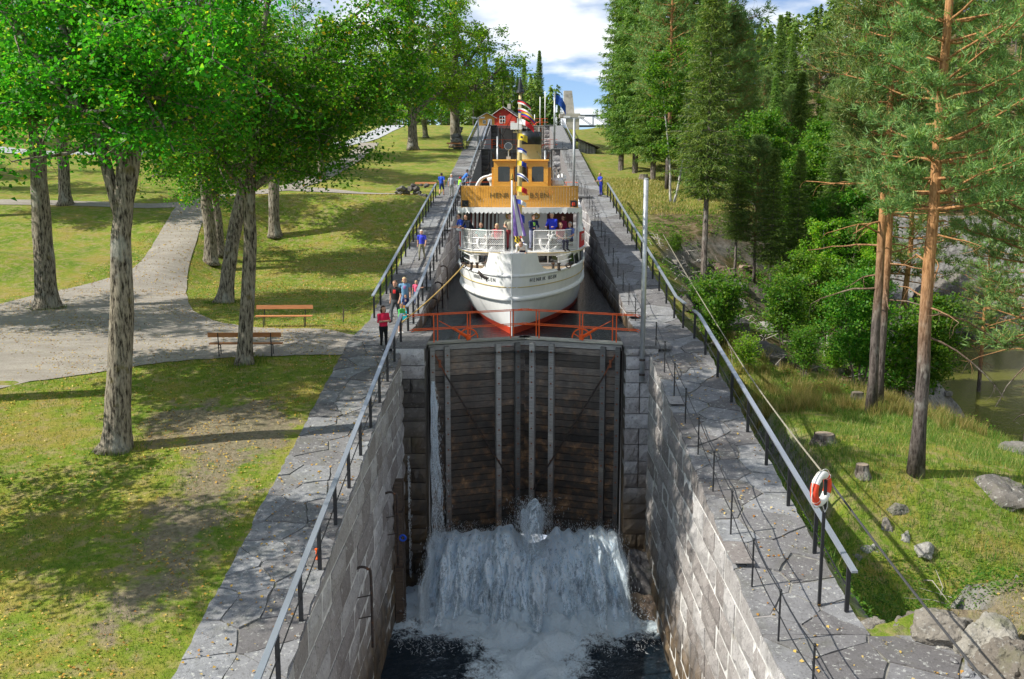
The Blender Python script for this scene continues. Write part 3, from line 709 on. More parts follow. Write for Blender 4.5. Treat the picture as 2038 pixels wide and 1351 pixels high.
def jet_sheet(x0, x1, vf, uf, z0f, m, layers=6, nu=120, nv=80, amp=1.0):
    vs, fs, fl_ = [], [], []
    for l in range(layers):
        o = len(vs); vk = (1.12, .95, .8, .66, .5, .36)[l]
        for i in range(nu+1):
            x = lerp(x0, x1, i/nu); n0 = mnoise.noise((x*1.4, l*3.1, 0)); n1 = mnoise.noise((x*4.3, l*5.7, 2)); v = vf(x)*vk*(1+.22*n0+.12*n1); u = uf(x)+1.2*n0*amp+.7*n1*amp; z0 = z0f(x)-.10*l+.3*mnoise.noise((x*2.2, l*1.9, 7))*amp
            T = (u+math.sqrt(max(.05, u*u+19.6*max(.1, z0-POOL))))/9.8; ed = min(1, min(i, nu-i)/12)
            for j in range(nv+1):
                s = T*1.02*j/nv; y, z = jet(x, s, v, u, z0); g_ = min(1, s*4)
                k = (.55*mnoise.noise((x*1.1, s*2.6, l*7.3))+.26*mnoise.noise((x*3.3, s*7, l*3.3))+.10*mnoise.noise((x*9, s*18, l)))*g_*amp
                xo = x+(x-.3)*.12*s+(.22*mnoise.noise((x*1.6, s*5, l+9)))*g_; vs.append((xo, y-k*.8, z+k*.6)); fl_.append((x, s*4.5, l*2.7+(1-ed)*30))
        for i in range(nu):
            for j in range(nv): a = o+i*(nv+1)+j; fs.append([a, a+1, a+nv+2, a+nv+1])
    return vs, fs, fl_
def flow_link(nm_, dat):
    v, f, fl_ = dat; me = mesh_np(nm_, [(a, b_-36, c-POOL) for a, b_, c in v], f, [M['foam']], True); at_ = me.attributes.new('flow', 'FLOAT_VECTOR', 'POINT'); at_.data.foreach_set('vector', np.array(fl_, np.float32).ravel()); link(nm_, me, casc)
def vL(x): return 5.0+.5*math.cos((x-.3)*1.5)+1.3*mnoise.noise((x*.9, 0, 3))+.9*mnoise.noise((x*2.7, 5, 0))
def uL(x): return .9+1.5*mnoise.noise((x*1.1, 4, 0))+.9*mnoise.noise((x*3.7, 4, 3))-.5*math.exp(-((x-.3)/.5)**2)
def zL(x): return -7.4+.35*mnoise.noise((x*.8, 9, 1))+.25*mnoise.noise((x*2.9, 2, 1))-.35*math.exp(-((x-.25)/.6)**2)
casc = thing('sluice_cascade', 'white water bursting from the bottom of the lowest gate', 'water', (0, 36, POOL)); casc['kind'] = 'stuff'
flow_link('water_sheet', jet_sheet(-3.62, 3.68, vL, uL, zL, M['foam'], 6, 210, 80))
flow_link('plume', jet_sheet(-.2, .8, lambda x: 1.4+.4*mnoise.noise((x*3, 1, 2)), lambda x: 4.6-4.0*abs(x-.3)**1.4+.5*mnoise.noise((x*6, 0, 1)), lambda x: -7.1, M['foam'], 4, 40, 60, .6))
flow_link('leak_sheet', ([(x+.10*mnoise.noise((x*5, z, 0)), 36.72-.10*(-z)*.3-.05*l, z) for l in range(2) for z in np.linspace(-1.4, -8.8, 60) for x in np.linspace(-3.58, -3.50+.06*(-z), 9)], [[l*540+j*9+i, l*540+j*9+i+1, l*540+(j+1)*9+i+1, l*540+(j+1)*9+i] for l in range(2) for j in range(59) for i in range(8)], [(x*3, -z*.75, l*3.0) for l in range(2) for z in np.linspace(-1.4, -8.8, 60) for x in np.linspace(0, 1, 9)]))
def streaks(n, gen, name, seed):
    r = np.random.default_rng(seed); P = []; D = []
    for _ in range(n):
        p, d = gen(r); P.append(p); D.append(d)
    P = np.array(P, float); D = np.array(D, float); ln = r.uniform(.015, .10, n)[:, None]; wd = r.uniform(.003, .009, n)[:, None]
    D /= np.linalg.norm(D, axis=1)[:, None]; side = np.cross(D, np.array([0, 1, .3])); side /= np.linalg.norm(side, axis=1)[:, None]+1e-6; up = np.cross(side, D)
    v = np.stack([P-D*ln, P+side*wd, P+D*ln, P-side*wd*.5+up*wd, P-side*wd*.5-up*wd], 1).reshape(-1, 3)-np.array([0, 36, POOL])
    b_ = np.arange(n)[:, None]*5; tri = np.array([[0, 1, 3], [0, 3, 4], [0, 4, 1], [2, 3, 1], [2, 4, 3], [2, 1, 4]]); f = (b_[:, None, :]+tri[None]).reshape(-1, 3)
    o = link(name, mesh_np(name, v, f, [M['drop']]), casc); o['kind'] = 'stuff'
def g1(r):
    x = r.uniform(-3.6, 3.65)
    v, u, z0 = vL(x)*r.uniform(.6, 1.12), uL(x)+r.normal(0, .55), zL(x)+r.uniform(-.2, .35); T = (u+math.sqrt(max(.1, u*u+19.6*(z0-POOL))))/9.8; s = T*r.uniform(.0, 1)**.8; y, z = jet(x, s, v, u, z0)
    return (x+r.normal(0, .12)+(x-.3)*.1*s, y+r.normal(0, .08), z+r.normal(0, .07)), (r.normal(0, .5), -v, u-9.8*s)
def g2(r):
    x = .3+r.normal(0, .26); u = 4.6*r.uniform(.3, 1.12); v = r.uniform(.5, 2.2); s = r.uniform(0, .75); y, z = jet(x, s, v, u, -7.2)
    return (x+(x-.3)*s, y, max(z, POOL)), (r.normal(0, .6), -v, u-9.8*s)
def g3(r):                                        # leak beside the left heel post
    z = r.uniform(-8.6, -1.5); x = -3.55+abs(r.normal(0, .05+.035*(-z))); return (x, 36.75-.10*abs(r.normal())-(-z)*.03, z), (r.normal(0, .05), -.05, -1)
def g4(r):
    x = r.uniform(-4.3, 4.4); y = r.uniform(30.3, 34.0); z = POOL+abs(r.normal(0, .42)); return (x, y, z), (r.normal(), r.normal()-.5, r.normal()+.4)
def g5(r):
    z = r.uniform(-9, -4.2); return (-4.42+abs(r.normal(0, .04)), 36.17-.04*abs(r.normal()), z), (0, 0, -1)
streaks(14000, g1, 'spray', 1); streaks(3500, g2, 'plume_spray', 2); streaks(1500, g3, 'leak_spray', 3); streaks(3500, g4, 'splash', 4); streaks(900, g5, 'pier_trickle', 5)
for o in casc.children: o['kind'] = 'stuff'
# ---------------------------------------------------------------- handrails, rope barriers, poles and other lock furniture
def railing(label, X, y0, y1, side, h=1.02, step=2.05, rail='rail', thin=False, low=.5, zo=0):
    z0 = rampz(y0, side); root = thing('rope_barrier' if thin else 'railing', label, 'barrier' if thin else 'railing', (X, y0, z0)); off = root.location
    ys = []; n = max(1, round((y1-y0)/step))
    for i in range(n+1): ys.append(lerp(y0, y1, i/n))
    br = [y0]+[y for y in (19.5, 37.5, 43, 78, 84, 119, 125, 160) if y0 < y < y1]+[y1]
    zz_ = lambda y: rampz(y, side)+zo
    mb = MB()
    if thin:
        for y in ys: MB().tube([(X, y, zz_(y)-.03), (X, y, zz_(y)+h)], .021, 6).lathe([(.03, 0), (.036, .02), (.02, .05)], (X, y, zz_(y)+h-.02), 8).build('stanchion', M['black'], root, off)
        for hh in (h-.02, h*.52):
            pts = []
            for a, b_ in zip(ys[:-1], ys[1:]):
                for k in range(6): t = k/6; y = lerp(a, b_, t); pts.append((X, y, lerp(zz_(a), zz_(b_), t)+hh-.10*4*t*(1-t)*.6))
            pts.append((X, ys[-1], zz_(ys[-1])+hh)); MB().tube(pts, .013, 5).build('rope', M['black'], root, off)
        return root
    for y in ys: MB().box((X, y, zz_(y)+h/2-.02), (.085, .06, h)).build('post', M['black'], root, off)
    for a, b_ in zip(br[:-1], br[1:]):
        e0 = .35 if a == y0 else 0; e1 = .3 if b_ == y1 else 0
        za, zb = zz_(a)+h, zz_(b_)+h; s = (zb-za)/(b_-a)
        MB().beam((X, a-e0, za-s*e0+.03), (X, b_+e1, zb+s*e1+.03), .125, .05).build('handrail', M[rail], root, off)
        MB().tube([(X, a, zz_(a)+low), (X, b_, zz_(b_)+low)], .016, 6).build('lower_bar', M['black'], root, off)
    return root
railing('silver handrail on black posts along the left coping in the foreground', -4.72, 13.2, 37.2, -1)
railing('silver handrail on black posts beside the path over the grassy knoll', 6.62, 19.6, 38.3, 1, step=2.3)
railing('silver handrail between the walkers and the ship chamber', -4.75, 40.0, 77.6, -1)
railing('silver handrail at the lawn edge of the ramp with walkers', -6.62, 43.4, 77.0, -1)
railing('silver handrail down the right ramp beside the ship', 6.62, 41.0, 77.5, 1, step=2.5)
for lab, X, a, b_, s in (('pale handrail left of the steps above the second gate', -6.6, 123, 158, -1), ('pale handrail by the chamber above the third gate, left side', -4.75, 122, 159, -1),
                         ('pale handrail by the chamber above the second gate, left side', -4.75, 81, 118, -1), ('pale handrail on the right edge of the topmost ramp', 6.6, 122, 159, 1)):
    railing(lab, X, a, b_, s, step=3)
railing('thin black stanchions with ropes along the right coping in the foreground', 4.86, 11.5, 36.4, 1, h=1.05, step=2.25, thin=True)
railing('thin black stanchions with ropes beside the ship on the right', 4.86, 43, 77.5, 1, h=.95, step=2.6, thin=True)
railing('thin black stanchions with ropes on the right beyond the ship', 4.86, 82, 117.5, 1, h=.95, step=3.2, thin=True)
# poles
def pole(label, base, top, r, m, name='steel_pole', bands=(), extra=None):
    b0 = Vector(base); root = thing(name, label, 'pole', b0); MB().tube([b0, Vector(top)], [r, r*.92], 12).build('shaft', m, root, b0, smooth=True)
    MB().lathe([(r*.95, 0), (r*.95, .03), (r*.3, .05)], Vector(top), 10).build('cap', m, root, b0)
    for z in bands: MB().lathe([(r*1.12, -.04), (r*1.12, .04)], (b0.x, b0.y, z), 12).build('strap', M['iron'], root, b0)
    return root
pt = at(1265, 357, 36.05); pole('tall galvanised steel pole strapped to the right gate pier', (4.32, 36.05, -1.25), (4.32+.0, 36.05, pt.z), .095, M['steel'], bands=(-.45, -1.0))
def lamp_pole(label, base, top, w):
    root = pole(label, base, top, .10, M['steel'], 'lamp_post'); b0 = root.location; t_ = Vector(top)
    MB().beam(t_+Vector((-w/2, 0, .05)), t_+Vector((w/2, 0, .05)), .07, .07).build('crossarm', M['steel'], root, b0)
    for s in (-1, 1): MB().box(t_+Vector((s*w*.38, 0, .14)), (.5, .16, .12)).build('lamp', M['white'], root, b0)
M['white'] = mat('white_paint', (.80, .80, .79), .45, vary=.05, scale=3, stains=((.62, .61, .58), 2.0, .62))
pt = at(1143, 236, 78); lamp_pole('grey lamp post with double white lamps beside second gate', (pt.x, 78, 4.6), pt, 1.5)
pt = at(948, 236, 118); lamp_pole('grey lamp post with double lamps at the left steps', (-5.0, 119, 9.2), Vector((-5.0, 119, at(948, 236, 119).z)), 1.4)
M['blue'] = mat('blue_cloth', (.02, .09, .42), .8, vary=.15)
def flag_mesh(w, h, nu=10, nv=5, droop=.5, amp=.08, ph=0):
    vs, fs = [], []
    for j in range(nv+1):
        for i in range(nu+1):
            u, v = i/nu, j/nv; x = u*w*(1-.25*droop); z = -v*h-u*u*droop*w*.8; y = amp*math.sin(u*7+v*1.5+ph)*(.3+u); vs.append((x, y, z))
    for j in range(nv):
        for i in range(nu): a = j*(nu+1)+i; fs.append([a, a+1, a+nu+2, a+nu+1])
    return vs, fs
pt = at(1104, 186, 119); fp = pole('silver flagpole standing right of the third gate', (pt.x, 119, 9.2), pt, .11, M['steel'], 'flagpole')
vs_, fs_ = flag_mesh(1.6, 1.1, droop=1.0); fo = link('flag', mesh_np('flag', vs_, fs_, [M['blue']], True), None, pt+Vector((.12, 0, -.1))); tag(fo, 'small blue flag flying from the silver flagpole', 'flag')
for px, pyt, Yp, lab in ((1075, 193, 166, 'slim white flagpole nearer the red house'), (1085, 182, 166, 'tall slim white flagpole right of the red house'), (1064, 228, 170, 'short thin pole left of the white flagpoles')):
    pt = at(px, pyt, Yp); pole(lab, (pt.x, Yp, 13.7), pt, .08, M['white'], 'flagpole')
pt = at(990, 272, 84); pole('thin white pole at the left wall behind the wheelhouse', (pt.x, 84, 4.4), pt, .07, M['steel'])
pt = at(1085, 300, 84); pole('thin white pole at the chamber behind the wheelhouse, right side', (pt.x, 84, 4.4), pt, .07, M['steel'])
# mooring hooks and ladder rails on the walls
def hook(label, X, side, y, z, ln, up=.25):
    p = Vector((X, y, z)); root = thing('mooring_hook', label, 'mooring hook', p, group='curved iron bars on the lock walls'); s = -side
    pts = [(X+s*.02, y, z+up-.05), (X+s*.16, y, z+up), (X+s*.32, y, z+up-.06), (X+s*.40, y, z+up-.3), (X+s*.40, y, z-ln)]
    MB().tube(smooth3(pts, 4), .038, 8).build('bar', M['iron'], root, p, smooth=True)
    for dz in (.7, 1.3):
        if dz < ln: MB().tube([(X-s*.05, y-.1, z-dz-.05), (X+s*.4, y, z-dz)], .018, 5).build('bracket', M['iron'], root, p)
def smooth3(pts, n):
    pts = [Vector(p) for p in pts]; out = []; m = len(pts)
    for i in range(m-1):
        p0, p1, p2, p3 = (pts[min(max(i+k-1, 0), m-1)] for k in range(4))
        for s in range(n):
            u = s/n; out.append(.5*((2*p1)+(p2-p0)*u+(2*p0-5*p1+4*p2-p3)*u*u+(3*p1-p0-3*p2+p3)*u**3))
    return out+[pts[-1]]
for px, py, Yh, ln, lab in ((768, 985, 31.0, 2.4, 'rusty curved iron bar high on the left chamber wall'), (703, 1135, 25.2, 2.2, 'rusty curved iron bar low in front on the left chamber wall')):
    p = at(px, py, Yh); hook(lab, -HW, -1, Yh, p.z, ln, .1)
for i, Yh in enumerate((41.8, 45.0, 48.0, 51.2, 55.0)):
    hook(('black curved bar on ship chamber wall nearest the lowest gate', 'second black curved bar from the gate on ship chamber wall', 'third black curved bar from the gate on ship chamber wall', 'fourth black curved bar from the gate on ship chamber wall', 'black curved bar on ship chamber wall farthest from the gate')[i], -HW, -1, Yh, rampz(Yh)-.55, 1.7, .25)
M['old_wood'] = wood_mat('old_wood', (.13, .09, .06), (.03, .022, .018), .6)
rt = thing('timber_fender', 'dark wet vertical timber fender on the left chamber wall', 'fender', (-4.42, 33.0, -9.6))
for dx, dy in ((0, 0), (.02, .36)): MB().box((-4.42+dx, 33+dy, -6.9), (.28, .28, 5.4)).build('timber', M['old_wood'], rt, rt.location)
for z in (-5.2, -7.2, -8.9): MB().box((-4.38, 33.18, z), (.26, .75, .07)).build('strap', M['iron'], rt, rt.location)
def torus(mb, c, R_, r, n=24, m=10, axis=None, tilt=None):
    o = len(mb.v); c = Vector(c)
    for i in range(n):
        a = 2*math.pi*i/n
        for j in range(m):
            b_ = 2*math.pi*j/m; p = Vector(((R_+r*math.cos(b_))*math.cos(a), r*math.sin(b_), (R_+r*math.cos(b_))*math.sin(a)))
            if tilt is not None: p = tilt @ p
            mb.v.append(tuple(c+p))
    for i in range(n):
        for j in range(m):
            mb.f.append([o+i*m+j, o+((i+1) % n)*m+j, o+((i+1) % n)*m+(j+1) % m, o+i*m+(j+1) % m]); mb.m.append(mb.mfun(i) if hasattr(mb, 'mfun') else mb.cur)
    return mb
M['blue_plastic'] = mat('blue_plastic', (.02, .10, .62), .4)
mb = torus(MB(), (0, 0, 0), .10, .035); tag(mb.build('mooring_ring', M['blue_plastic'], None, loc=(-4.26, 32.85, -6.15), smooth=True), 'small blue ring on the timber fender', 'ring')
# lifebuoy on its post
M['buoy_red'] = mat('buoy_red', (.78, .075, .03), .5, vary=.06); M['rope'] = mat('pale_rope', (.62, .60, .55), .9, vary=.2, scale=60)
M['buoy_white'] = mat('buoy_white', (.78, .78, .75), .55, vary=.06, stains=((.10, .12, .14), 26, .66))
lp = at(1634, 972, 19.75); lb = thing('lifebuoy', 'red and white lifebuoy hung at the end of the right handrail', 'lifebuoy', lp, R(46))
mb = MB(); mb.mfun = lambda i: 0 if (i % 12) in (1, 2, 3, 4, 10, 11, 0) and (i // 12 in (0, 1)) and (i in (22, 23, 0, 1, 2, 10, 11, 12, 13, 14, 21, 9, 3, 15)) else 1
torus(mb, (0, 0, 0), .29, .085); mb.build('ring', [M['buoy_red'], M['buoy_white']], lb, smooth=True)
gp = []
for i in range(33):
    a = 2*math.pi*i/32; k = abs(math.sin(a*2)); gp.append(((.375+.05*k)*math.cos(a), 0, (.375+.05*k)*math.sin(a)))
MB().tube(gp, .012, 5).tube([(.0, -.06, -.36), (.10, -.06, -.52), (.22, -.05, -.44), (.24, -.05, -.1)], .011, 5).build('grab_line', M['rope'], lb)
for a in (45, 135, 225, 315):
    mb = MB(); mb.tube(arc((.29*math.cos(R(a)), 0, .29*math.sin(R(a))), .005, 0, 1, 1), .1, 8); mb.build('band', M['rope'], lb)
pb = Vector((lp.x+.12, lp.y+.1, hz(lp.x+.12, lp.y+.1)-.1)); bp = thing('buoy_post', 'black post behind the lifebuoy', 'post', pb)
MB().box((pb.x, pb.y, (pb.z+lp.z+.3)/2), (.06, .06, lp.z+.3-pb.z)).build('shaft', M['black'], bp, pb); MB().beam((pb.x, pb.y, lp.z+.27), (lp.x, lp.y, lp.z+.27), .03, .03).build('hook', M['black'], bp, pb)
o_ = at(623, 1121, 21.6); op = Vector((-4.86, 21.6, rampz(21.6))); ob = thing('marker_peg', 'small orange peg on the left coping under the handrail', 'peg', op)
MB().lathe([(.05, 0), (.05, .02), (.032, .05), (.032, .2), (.05, .22), (.05, .25), (.02, .26)], op, 12).build('peg', M['orange'], ob, op)
# cables
def cable(name, label, cat, a, b_, sag, r, m, n=40):
    a, b_ = Vector(a), Vector(b_); pts = [a.lerp(b_, k/n)-Vector((0, 0, sag*4*(k/n)*(1-k/n))) for k in range(n+1)]
    return tag(MB().tube([p-a for p in pts], r, 6).build(name, m, None, loc=a), label, cat)
M['cable'] = mat('cable', (.05, .05, .052), .6, vary=.3, scale=30); M['cable2'] = mat('old_cable', (.25, .23, .18), .8, vary=.3, scale=12)
ca_, cb2 = at(1985, 1385, 13.5), at(1655, 962, 21.0); cc_ = at(1300, 430, 76); mid = at(1480, 730, 33)
cable('guy_cable', 'black near part of the cable slanting over the right mound', 'cable', ca_, cb2, .06, .024, M['cable'])
cable('guy_cable', 'beige far part of the cable slanting down over the knoll', 'cable', cb2, mid, .08, .022, M['cable2']); cable('guy_cable', 'thin grey cable from the knoll up to the distant ramp', 'cable', mid, cc_, .15, .02, M['cable2'])
cable('power_line', 'upper black power line across the sky', 'power line', (-90, 190, 47.6), (120, 190, 46.5), 3.0, .05, M['cable']); cable('power_line', 'lower black power line across the sky', 'power line', (-90, 192, 43.6), (120, 192, 43.2), 3.0, .05, M['cable'])
# benches
M['bench_wood'] = wood_mat('bench_wood', (.50, .21, .085), (.36, .14, .05), .55)
def bench(label, p, rz, w=2.6, planks=1, group=None):
    root = thing('park_bench', label, 'bench', p, rz, group)
    MB().box((0, -.0, .45), (w, .24, .045)).build('seat', M['bench_wood'], root); MB().box((0, .22, .80), (w, .04, .17), Matrix.Rotation(R(-8), 3, 'X')).build('backrest', M['bench_wood'], root)
    for s in (-1, 1):
        x = s*w*.36; MB().beam((x, .18, -.05), (x, .24, .88), .03, .045).build('leg', M['black'], root); MB().beam((x, -.10, -.05), (x, -.08, .43), .03, .04).build('leg', M['black'], root)
        MB().beam((x, -.10, .415), (x, .2, .415), .03, .03).build('bracket', M['black'], root)
    return root
def on(px, py, dz=0): p = G(px, py); return Vector((p.x, p.y, p.z+dz))
bench('brown bench seen from behind, crossed by the nearer trunk', on(491, 707), R(182), 2.65)
bench('brown bench facing us on the bright lawn edge', on(566, 650), R(2), 2.35)
bench('small dark bench on the distant bright green lawn', on(905, 299), R(20), 1.8)
bench('orange-brown bench in front of the rocks near the upper path', on(846, 383), R(-12), 1.9)
sp_ = on(683, 640); st_ = thing('marker_stake', 'thin wooden stake on the lawn beside the ramp', 'stake', sp_); MB().tube([(0, 0, -.05), (.03, 0, .55), (.02, 0, .62)], [.03, .028, .015], 6).build('shaft', M['old_wood'], st_)
# ---------------------------------------------------------------- the passenger ship (local: bow at y=0 looking to -y, z=0 waterline)
M['hull'] = None
def hull_mat():
    m, t, b, o = base_mat('hull_paint'); tcn = N(t, 'ShaderNodeTexCoord'); sp = N(t, 'ShaderNodeSeparateXYZ'); L(t, tcn.outputs['Object'], sp.inputs[0])
    n = noise(t, 1.5, 6, .65, vec=tcn.outputs['Object'], stretch=(1, 1, .25)); wht = ramp(t, n, [(.3, (.70, .71, .72)), (.6, (.82, .82, .82))])
    red = ramp(t, noise(t, 5, 4, .6), [(.3, (.55, .05, .02)), (.7, (.72, .085, .035))])
    col = mixc(t, mathn(t, 'GREATER_THAN', sp.outputs[2], .34), red, wht); L(t, col, b.inputs['Base Color']); b.inputs['Roughness'].default_value = .32; bump(t, b, noise(t, 1.1, 3, .5), .10, .05); return m
M['hull'] = hull_mat()
M['swhite'] = mat('ship_white', (.80, .80, .80), .38, vary=.04, scale=3)
M['gold'] = mat('gold_line', (.50, .36, .10), .5)
M['varnish'] = wood_mat('varnished_wood', (.78, .40, .07), (.58, .26, .035), .3); M['varnish2'] = wood_mat('varnished_frame', (.80, .42, .07), (.64, .30, .04), .3)
M['glass'] = mat('dark_glass', (.02, .022, .025), .05, vary=.1, spec=.9)
M['cream'] = mat('cream_paint', (.62, .50, .25), .45, vary=.06); M['funnel_red'] = mat('funnel_red', (.50, .035, .04), .4, vary=.06); M['funnel_black'] = mat('funnel_black', (.02, .025, .03), .4)
M['deck'] = mat('deck_boards', (.30, .22, .14), .7, vary=.15, scale=3, stretch=(8, 1, 1)); M['maroon'] = mat('maroon_wood', (.10, .02, .018), .5); M['brass'] = mat('brass', (.55, .36, .09), .35, metal=.8)
M['cloth'] = mat('white_cloth', (.78, .79, .80), .9, vary=.06, scale=5); M['banner'] = mat('red_banner', (.55, .03, .035), .8)
def mesh_net_mat():
    m, t, b, o = base_mat('wire_mesh'); tcn = N(t, 'ShaderNodeTexCoord'); mp = N(t, 'ShaderNodeMapping'); mp.inputs['Rotation'].default_value = (0, R(45), 0); L(t, tcn.outputs['Object'], mp.inputs[0])
    sp = N(t, 'ShaderNodeSeparateXYZ'); L(t, mp.outputs[0], sp.inputs[0]); f = None
    for i in (0, 2):
        k = mathn(t, 'LESS_THAN', mathn(t, 'FRACT', mathn(t, 'MULTIPLY', sp.outputs[i], 16)), .24); f = k if f is None else mathn(t, 'MAXIMUM', f, k)
    b.inputs['Base Color'].default_value = (.8, .8, .8, 1); tp = N(t, 'ShaderNodeBsdfTransparent'); mx = N(t, 'ShaderNodeMixShader'); L(t, f, mx.inputs[0]); L(t, tp.outputs[0], mx.inputs[1]); L(t, b.outputs[0], mx.inputs[2]); L(t, mx.outputs[0], o.inputs[0]); return m
M['net'] = mesh_net_mat()
SHIP = thing('passenger_ship', 'white old passenger ship with varnished wooden bridge filling the lock chamber', 'ship', (-.52, 42.1, -.5), -.05); SHIP.scale = (1.045, 1.045, 1.0)
SM = Matrix.Translation(SHIP.location) @ Matrix.Rotation(-.05, 4, 'Z') @ Matrix.Diagonal((1.045, 1.045, 1.0, 1.0))
def sw(x, y, z): return SM @ Vector((x, y, z))
def bd(y): return 3.02*math.sin(math.pi/2*min(1, max(0, y)/9.5)**.62)*(1 if y < 22 else math.sqrt(max(.05, 1-((y-22)/8.5)**2*.7)))
def wl(y): return 2.80*math.sin(math.pi/2*min(1, max(0, y)/13)**.95)*(1 if y < 22 else math.sqrt(max(.02, 1-((y-22)/8.2)**2)))
ZD = 2.55
def hb(y, z):
    if z <= 0: return wl(y)*(1+.55*z)
    t = min(1, z/ZD); return wl(y)+(bd(y)-wl(y))*(1-(1-t)**2.1)
def hp(s, y, z): return Vector((s*hb(y, z), y-.28*max(0, z)/ZD*math.exp(-y/2.5), z))
ST = [0, .06, .2, .45, .8, 1.3, 2, 3, 4, 5, 6.5, 8, 10, 13, 17, 21, 24, 26, 28, 29.6]; ZL = [-.7, -.2, 0, .34, .7, 1.1, 1.5, 1.9, 2.25, ZD]
mb = MB(); nz = len(ZL)
for s in (-1, 1):
    o_ = len(mb.v)
    for y in ST:
        for z in ZL: mb.v.append(tuple(hp(s, y, z)))
    for i in range(len(ST)-1):
        for j in range(nz-1):
            a = o_+i*nz+j; f = [a, a+nz, a+nz+1, a+1]; mb.f.append(f if s > 0 else f[::-1]); mb.m.append(0)
hull = mb.build('hull', M['hull'], SHIP, smooth=True)
def edge(z, r, name, m, y1=29, out=.0, y0=0):
    for s in (-1, 1):
        pts = [hp(s, y, z)+Vector((s*out, 0, 0)) for y in np.concatenate([np.linspace(y0, 1, 8), np.linspace(1.3, 10, 16), np.linspace(11, y1, 8)])]
        MB().tube(pts, r, 8).build(name, m, SHIP, smooth=True)
edge(1.55, .12, 'rubbing_strake', M['swhite'], out=.0); edge(ZD, .06, 'deck_edge', M['swhite']); edge(2.06, .018, 'gold_stripe', M['gold'], out=.012)
# foredeck
dp = [(bd(y), y) for y in ST]; MB().prism([(-x+.02, y) for x, y in dp]+[(x-.02, y) for x, y in dp[::-1]], ZD-.12, ZD-.04).build('foredeck', M['deck'], SHIP)
# bow screen
mb = MB()
for s in (-1, 1):
    ys = np.linspace(0, 3.3, 24); vs = []
    for y in ys:
        top = ZD+.92 if y < .75 else ZD+.14+.78*(1-math.sqrt(max(0, 1-((1.5-min(y, 1.5))/.75)**2))) if y < 1.5 else ZD+.14*(1-(y-1.5)/1.8)
        for z, dx in ((ZD, 0), (top, 0), (top, -.05), (ZD, -.05)):
            p = hp(s, y, ZD); vs.append((s*max(0, p.x*s+dx+.05*(z-ZD)), p.y-.06*(z-ZD), z+.02))
    fs = []
    for i in range(len(ys)-1):
        a = i*4
        for k in range(4): f = [a+k, a+4+k, a+4+(k+1) % 4, a+(k+1) % 4]; fs.append(f)
    mb.add(vs, fs)
mb.build('bow_screen', M['swhite'], SHIP)
MB().prism([(0, -.34), (.5, .35), (-.5, .35)], ZD+.92, ZD+.96).build('bow_cap', M['swhite'], SHIP)
MB().tube([(0, -.26, 0), (0, -.33, ZD), (0, -.36, ZD+.92)], .03, 6).build('stem_bar', M['swhite'], SHIP)
for s in (-1, 1):
    MB().tube([hp(s, y, ZD)+Vector((-s*.1, 0, .62)) for y in np.linspace(2.4, 4.4, 6)], .02, 6).tube([hp(s, y, ZD)+Vector((-s*.1, 0, .36)) for y in np.linspace(2.6, 4.4, 6)], .02, 6).build('bow_rail', M['swhite'], SHIP)
    x = s*1.75; b_ = MB(); b_.box((x, 2.2, ZD+.04), (.42, .26, .05))
    for dx in (-.12, .12): b_.lathe([(.06, 0), (.06, .24), (.085, .26), (.085, .3)], (x+dx, 2.2, ZD+.05), 10)
    b_.build('bollard', M['iron'], SHIP); t_ = MB(); torus(t_, (s*2.28, 2.9, ZD+.16), .10, .03, 14, 6); t_.build('fairlead', M['iron'], SHIP)
# lower saloon, upper deck
UD = 3.12
def outline(ins=0, yf=4.6):
    f = [(-1.4, yf+.12), (0, yf), (1.4, yf+.12)]; out = [(-3.0+ins, 24), (-3.0+ins, 8.2), (-2.78+ins, 6.4), (-2.2+ins*.6, yf+.5+ins*.5)]+[(x, y+ins) for x, y in f]+[(2.2-ins*.6, yf+.5+ins*.5), (2.78-ins, 6.4), (3.0-ins, 8.2), (3.0-ins, 24)]
    return out
MB().prism(outline(.04), ZD-.1, UD).build('saloon_wall', M['swhite'], SHIP)
MB().prism(outline(-.10, 4.45), UD, UD+.07).build('upper_deck', M['swhite'], SHIP); MB().prism(outline(-.115, 4.43), UD+.022, UD+.05).build('deck_stripe', M['gold'], SHIP)
def front_pts(s, x): return 4.6+.12*min(1, abs(x)/1.4)+.04
for s in (-1, 1):
    cx = s*1.35; y = 4.6+.12*abs(cx)/1.4+.03; wn = MB(); ang = math.atan2(.12, 1.4)*s
    Mr = Matrix.Rotation(ang, 3, 'Z'); wn.box((cx, y, 2.84), (.92, .05, .36), Mr); wo_ = wn.build('front_window', M['glass'], SHIP)
    fr_ = MB(); [fr_.box((cx+dx, y-.02, 2.84+dz), d, Mr) for dx, dz, d in ((0, .19, (1.0, .07, .05)), (0, -.19, (1.0, .07, .05)), (-.47, 0, (.05, .07, .42)), (.47, 0, (.05, .07, .42)), (0, 0, (.05, .07, .36)))]; fr_.build('frame', M['swhite'], wo_)
    for zz_ in (2.62, 3.04): MB().tube([(cx-.75, y-.06, zz_), (cx+.75, y-.06, zz_)], .013, 5).build('window_bar', M['swhite'], SHIP)
    for y0, y1, xa, xb in ((6.9, 7.4, 2.86, 2.93), (8.9, 9.3, 2.99, 2.99), (9.5, 9.9, 2.99, 2.99), (12, 12.5, 2.99, 2.99), (12.8, 13.3, 2.99, 2.99), (16, 16.5, 2.99, 2.99), (17, 17.5, 2.99, 2.99)):
        MB().beam((s*xa, y0, 2.80), (s*xb, y1, 2.80), .06, .5).build('side_window', M['glass'], SHIP)
    MB().beam((s*2.33, 5.33, 2.68), (s*2.5, 5.75, 2.80), .06, .5).build('side_window', M['glass'], SHIP); MB().beam((s*2.6, 6.0, 2.68), (s*2.72, 6.3, 2.80), .06, .5).build('side_window', M['glass'], SHIP)
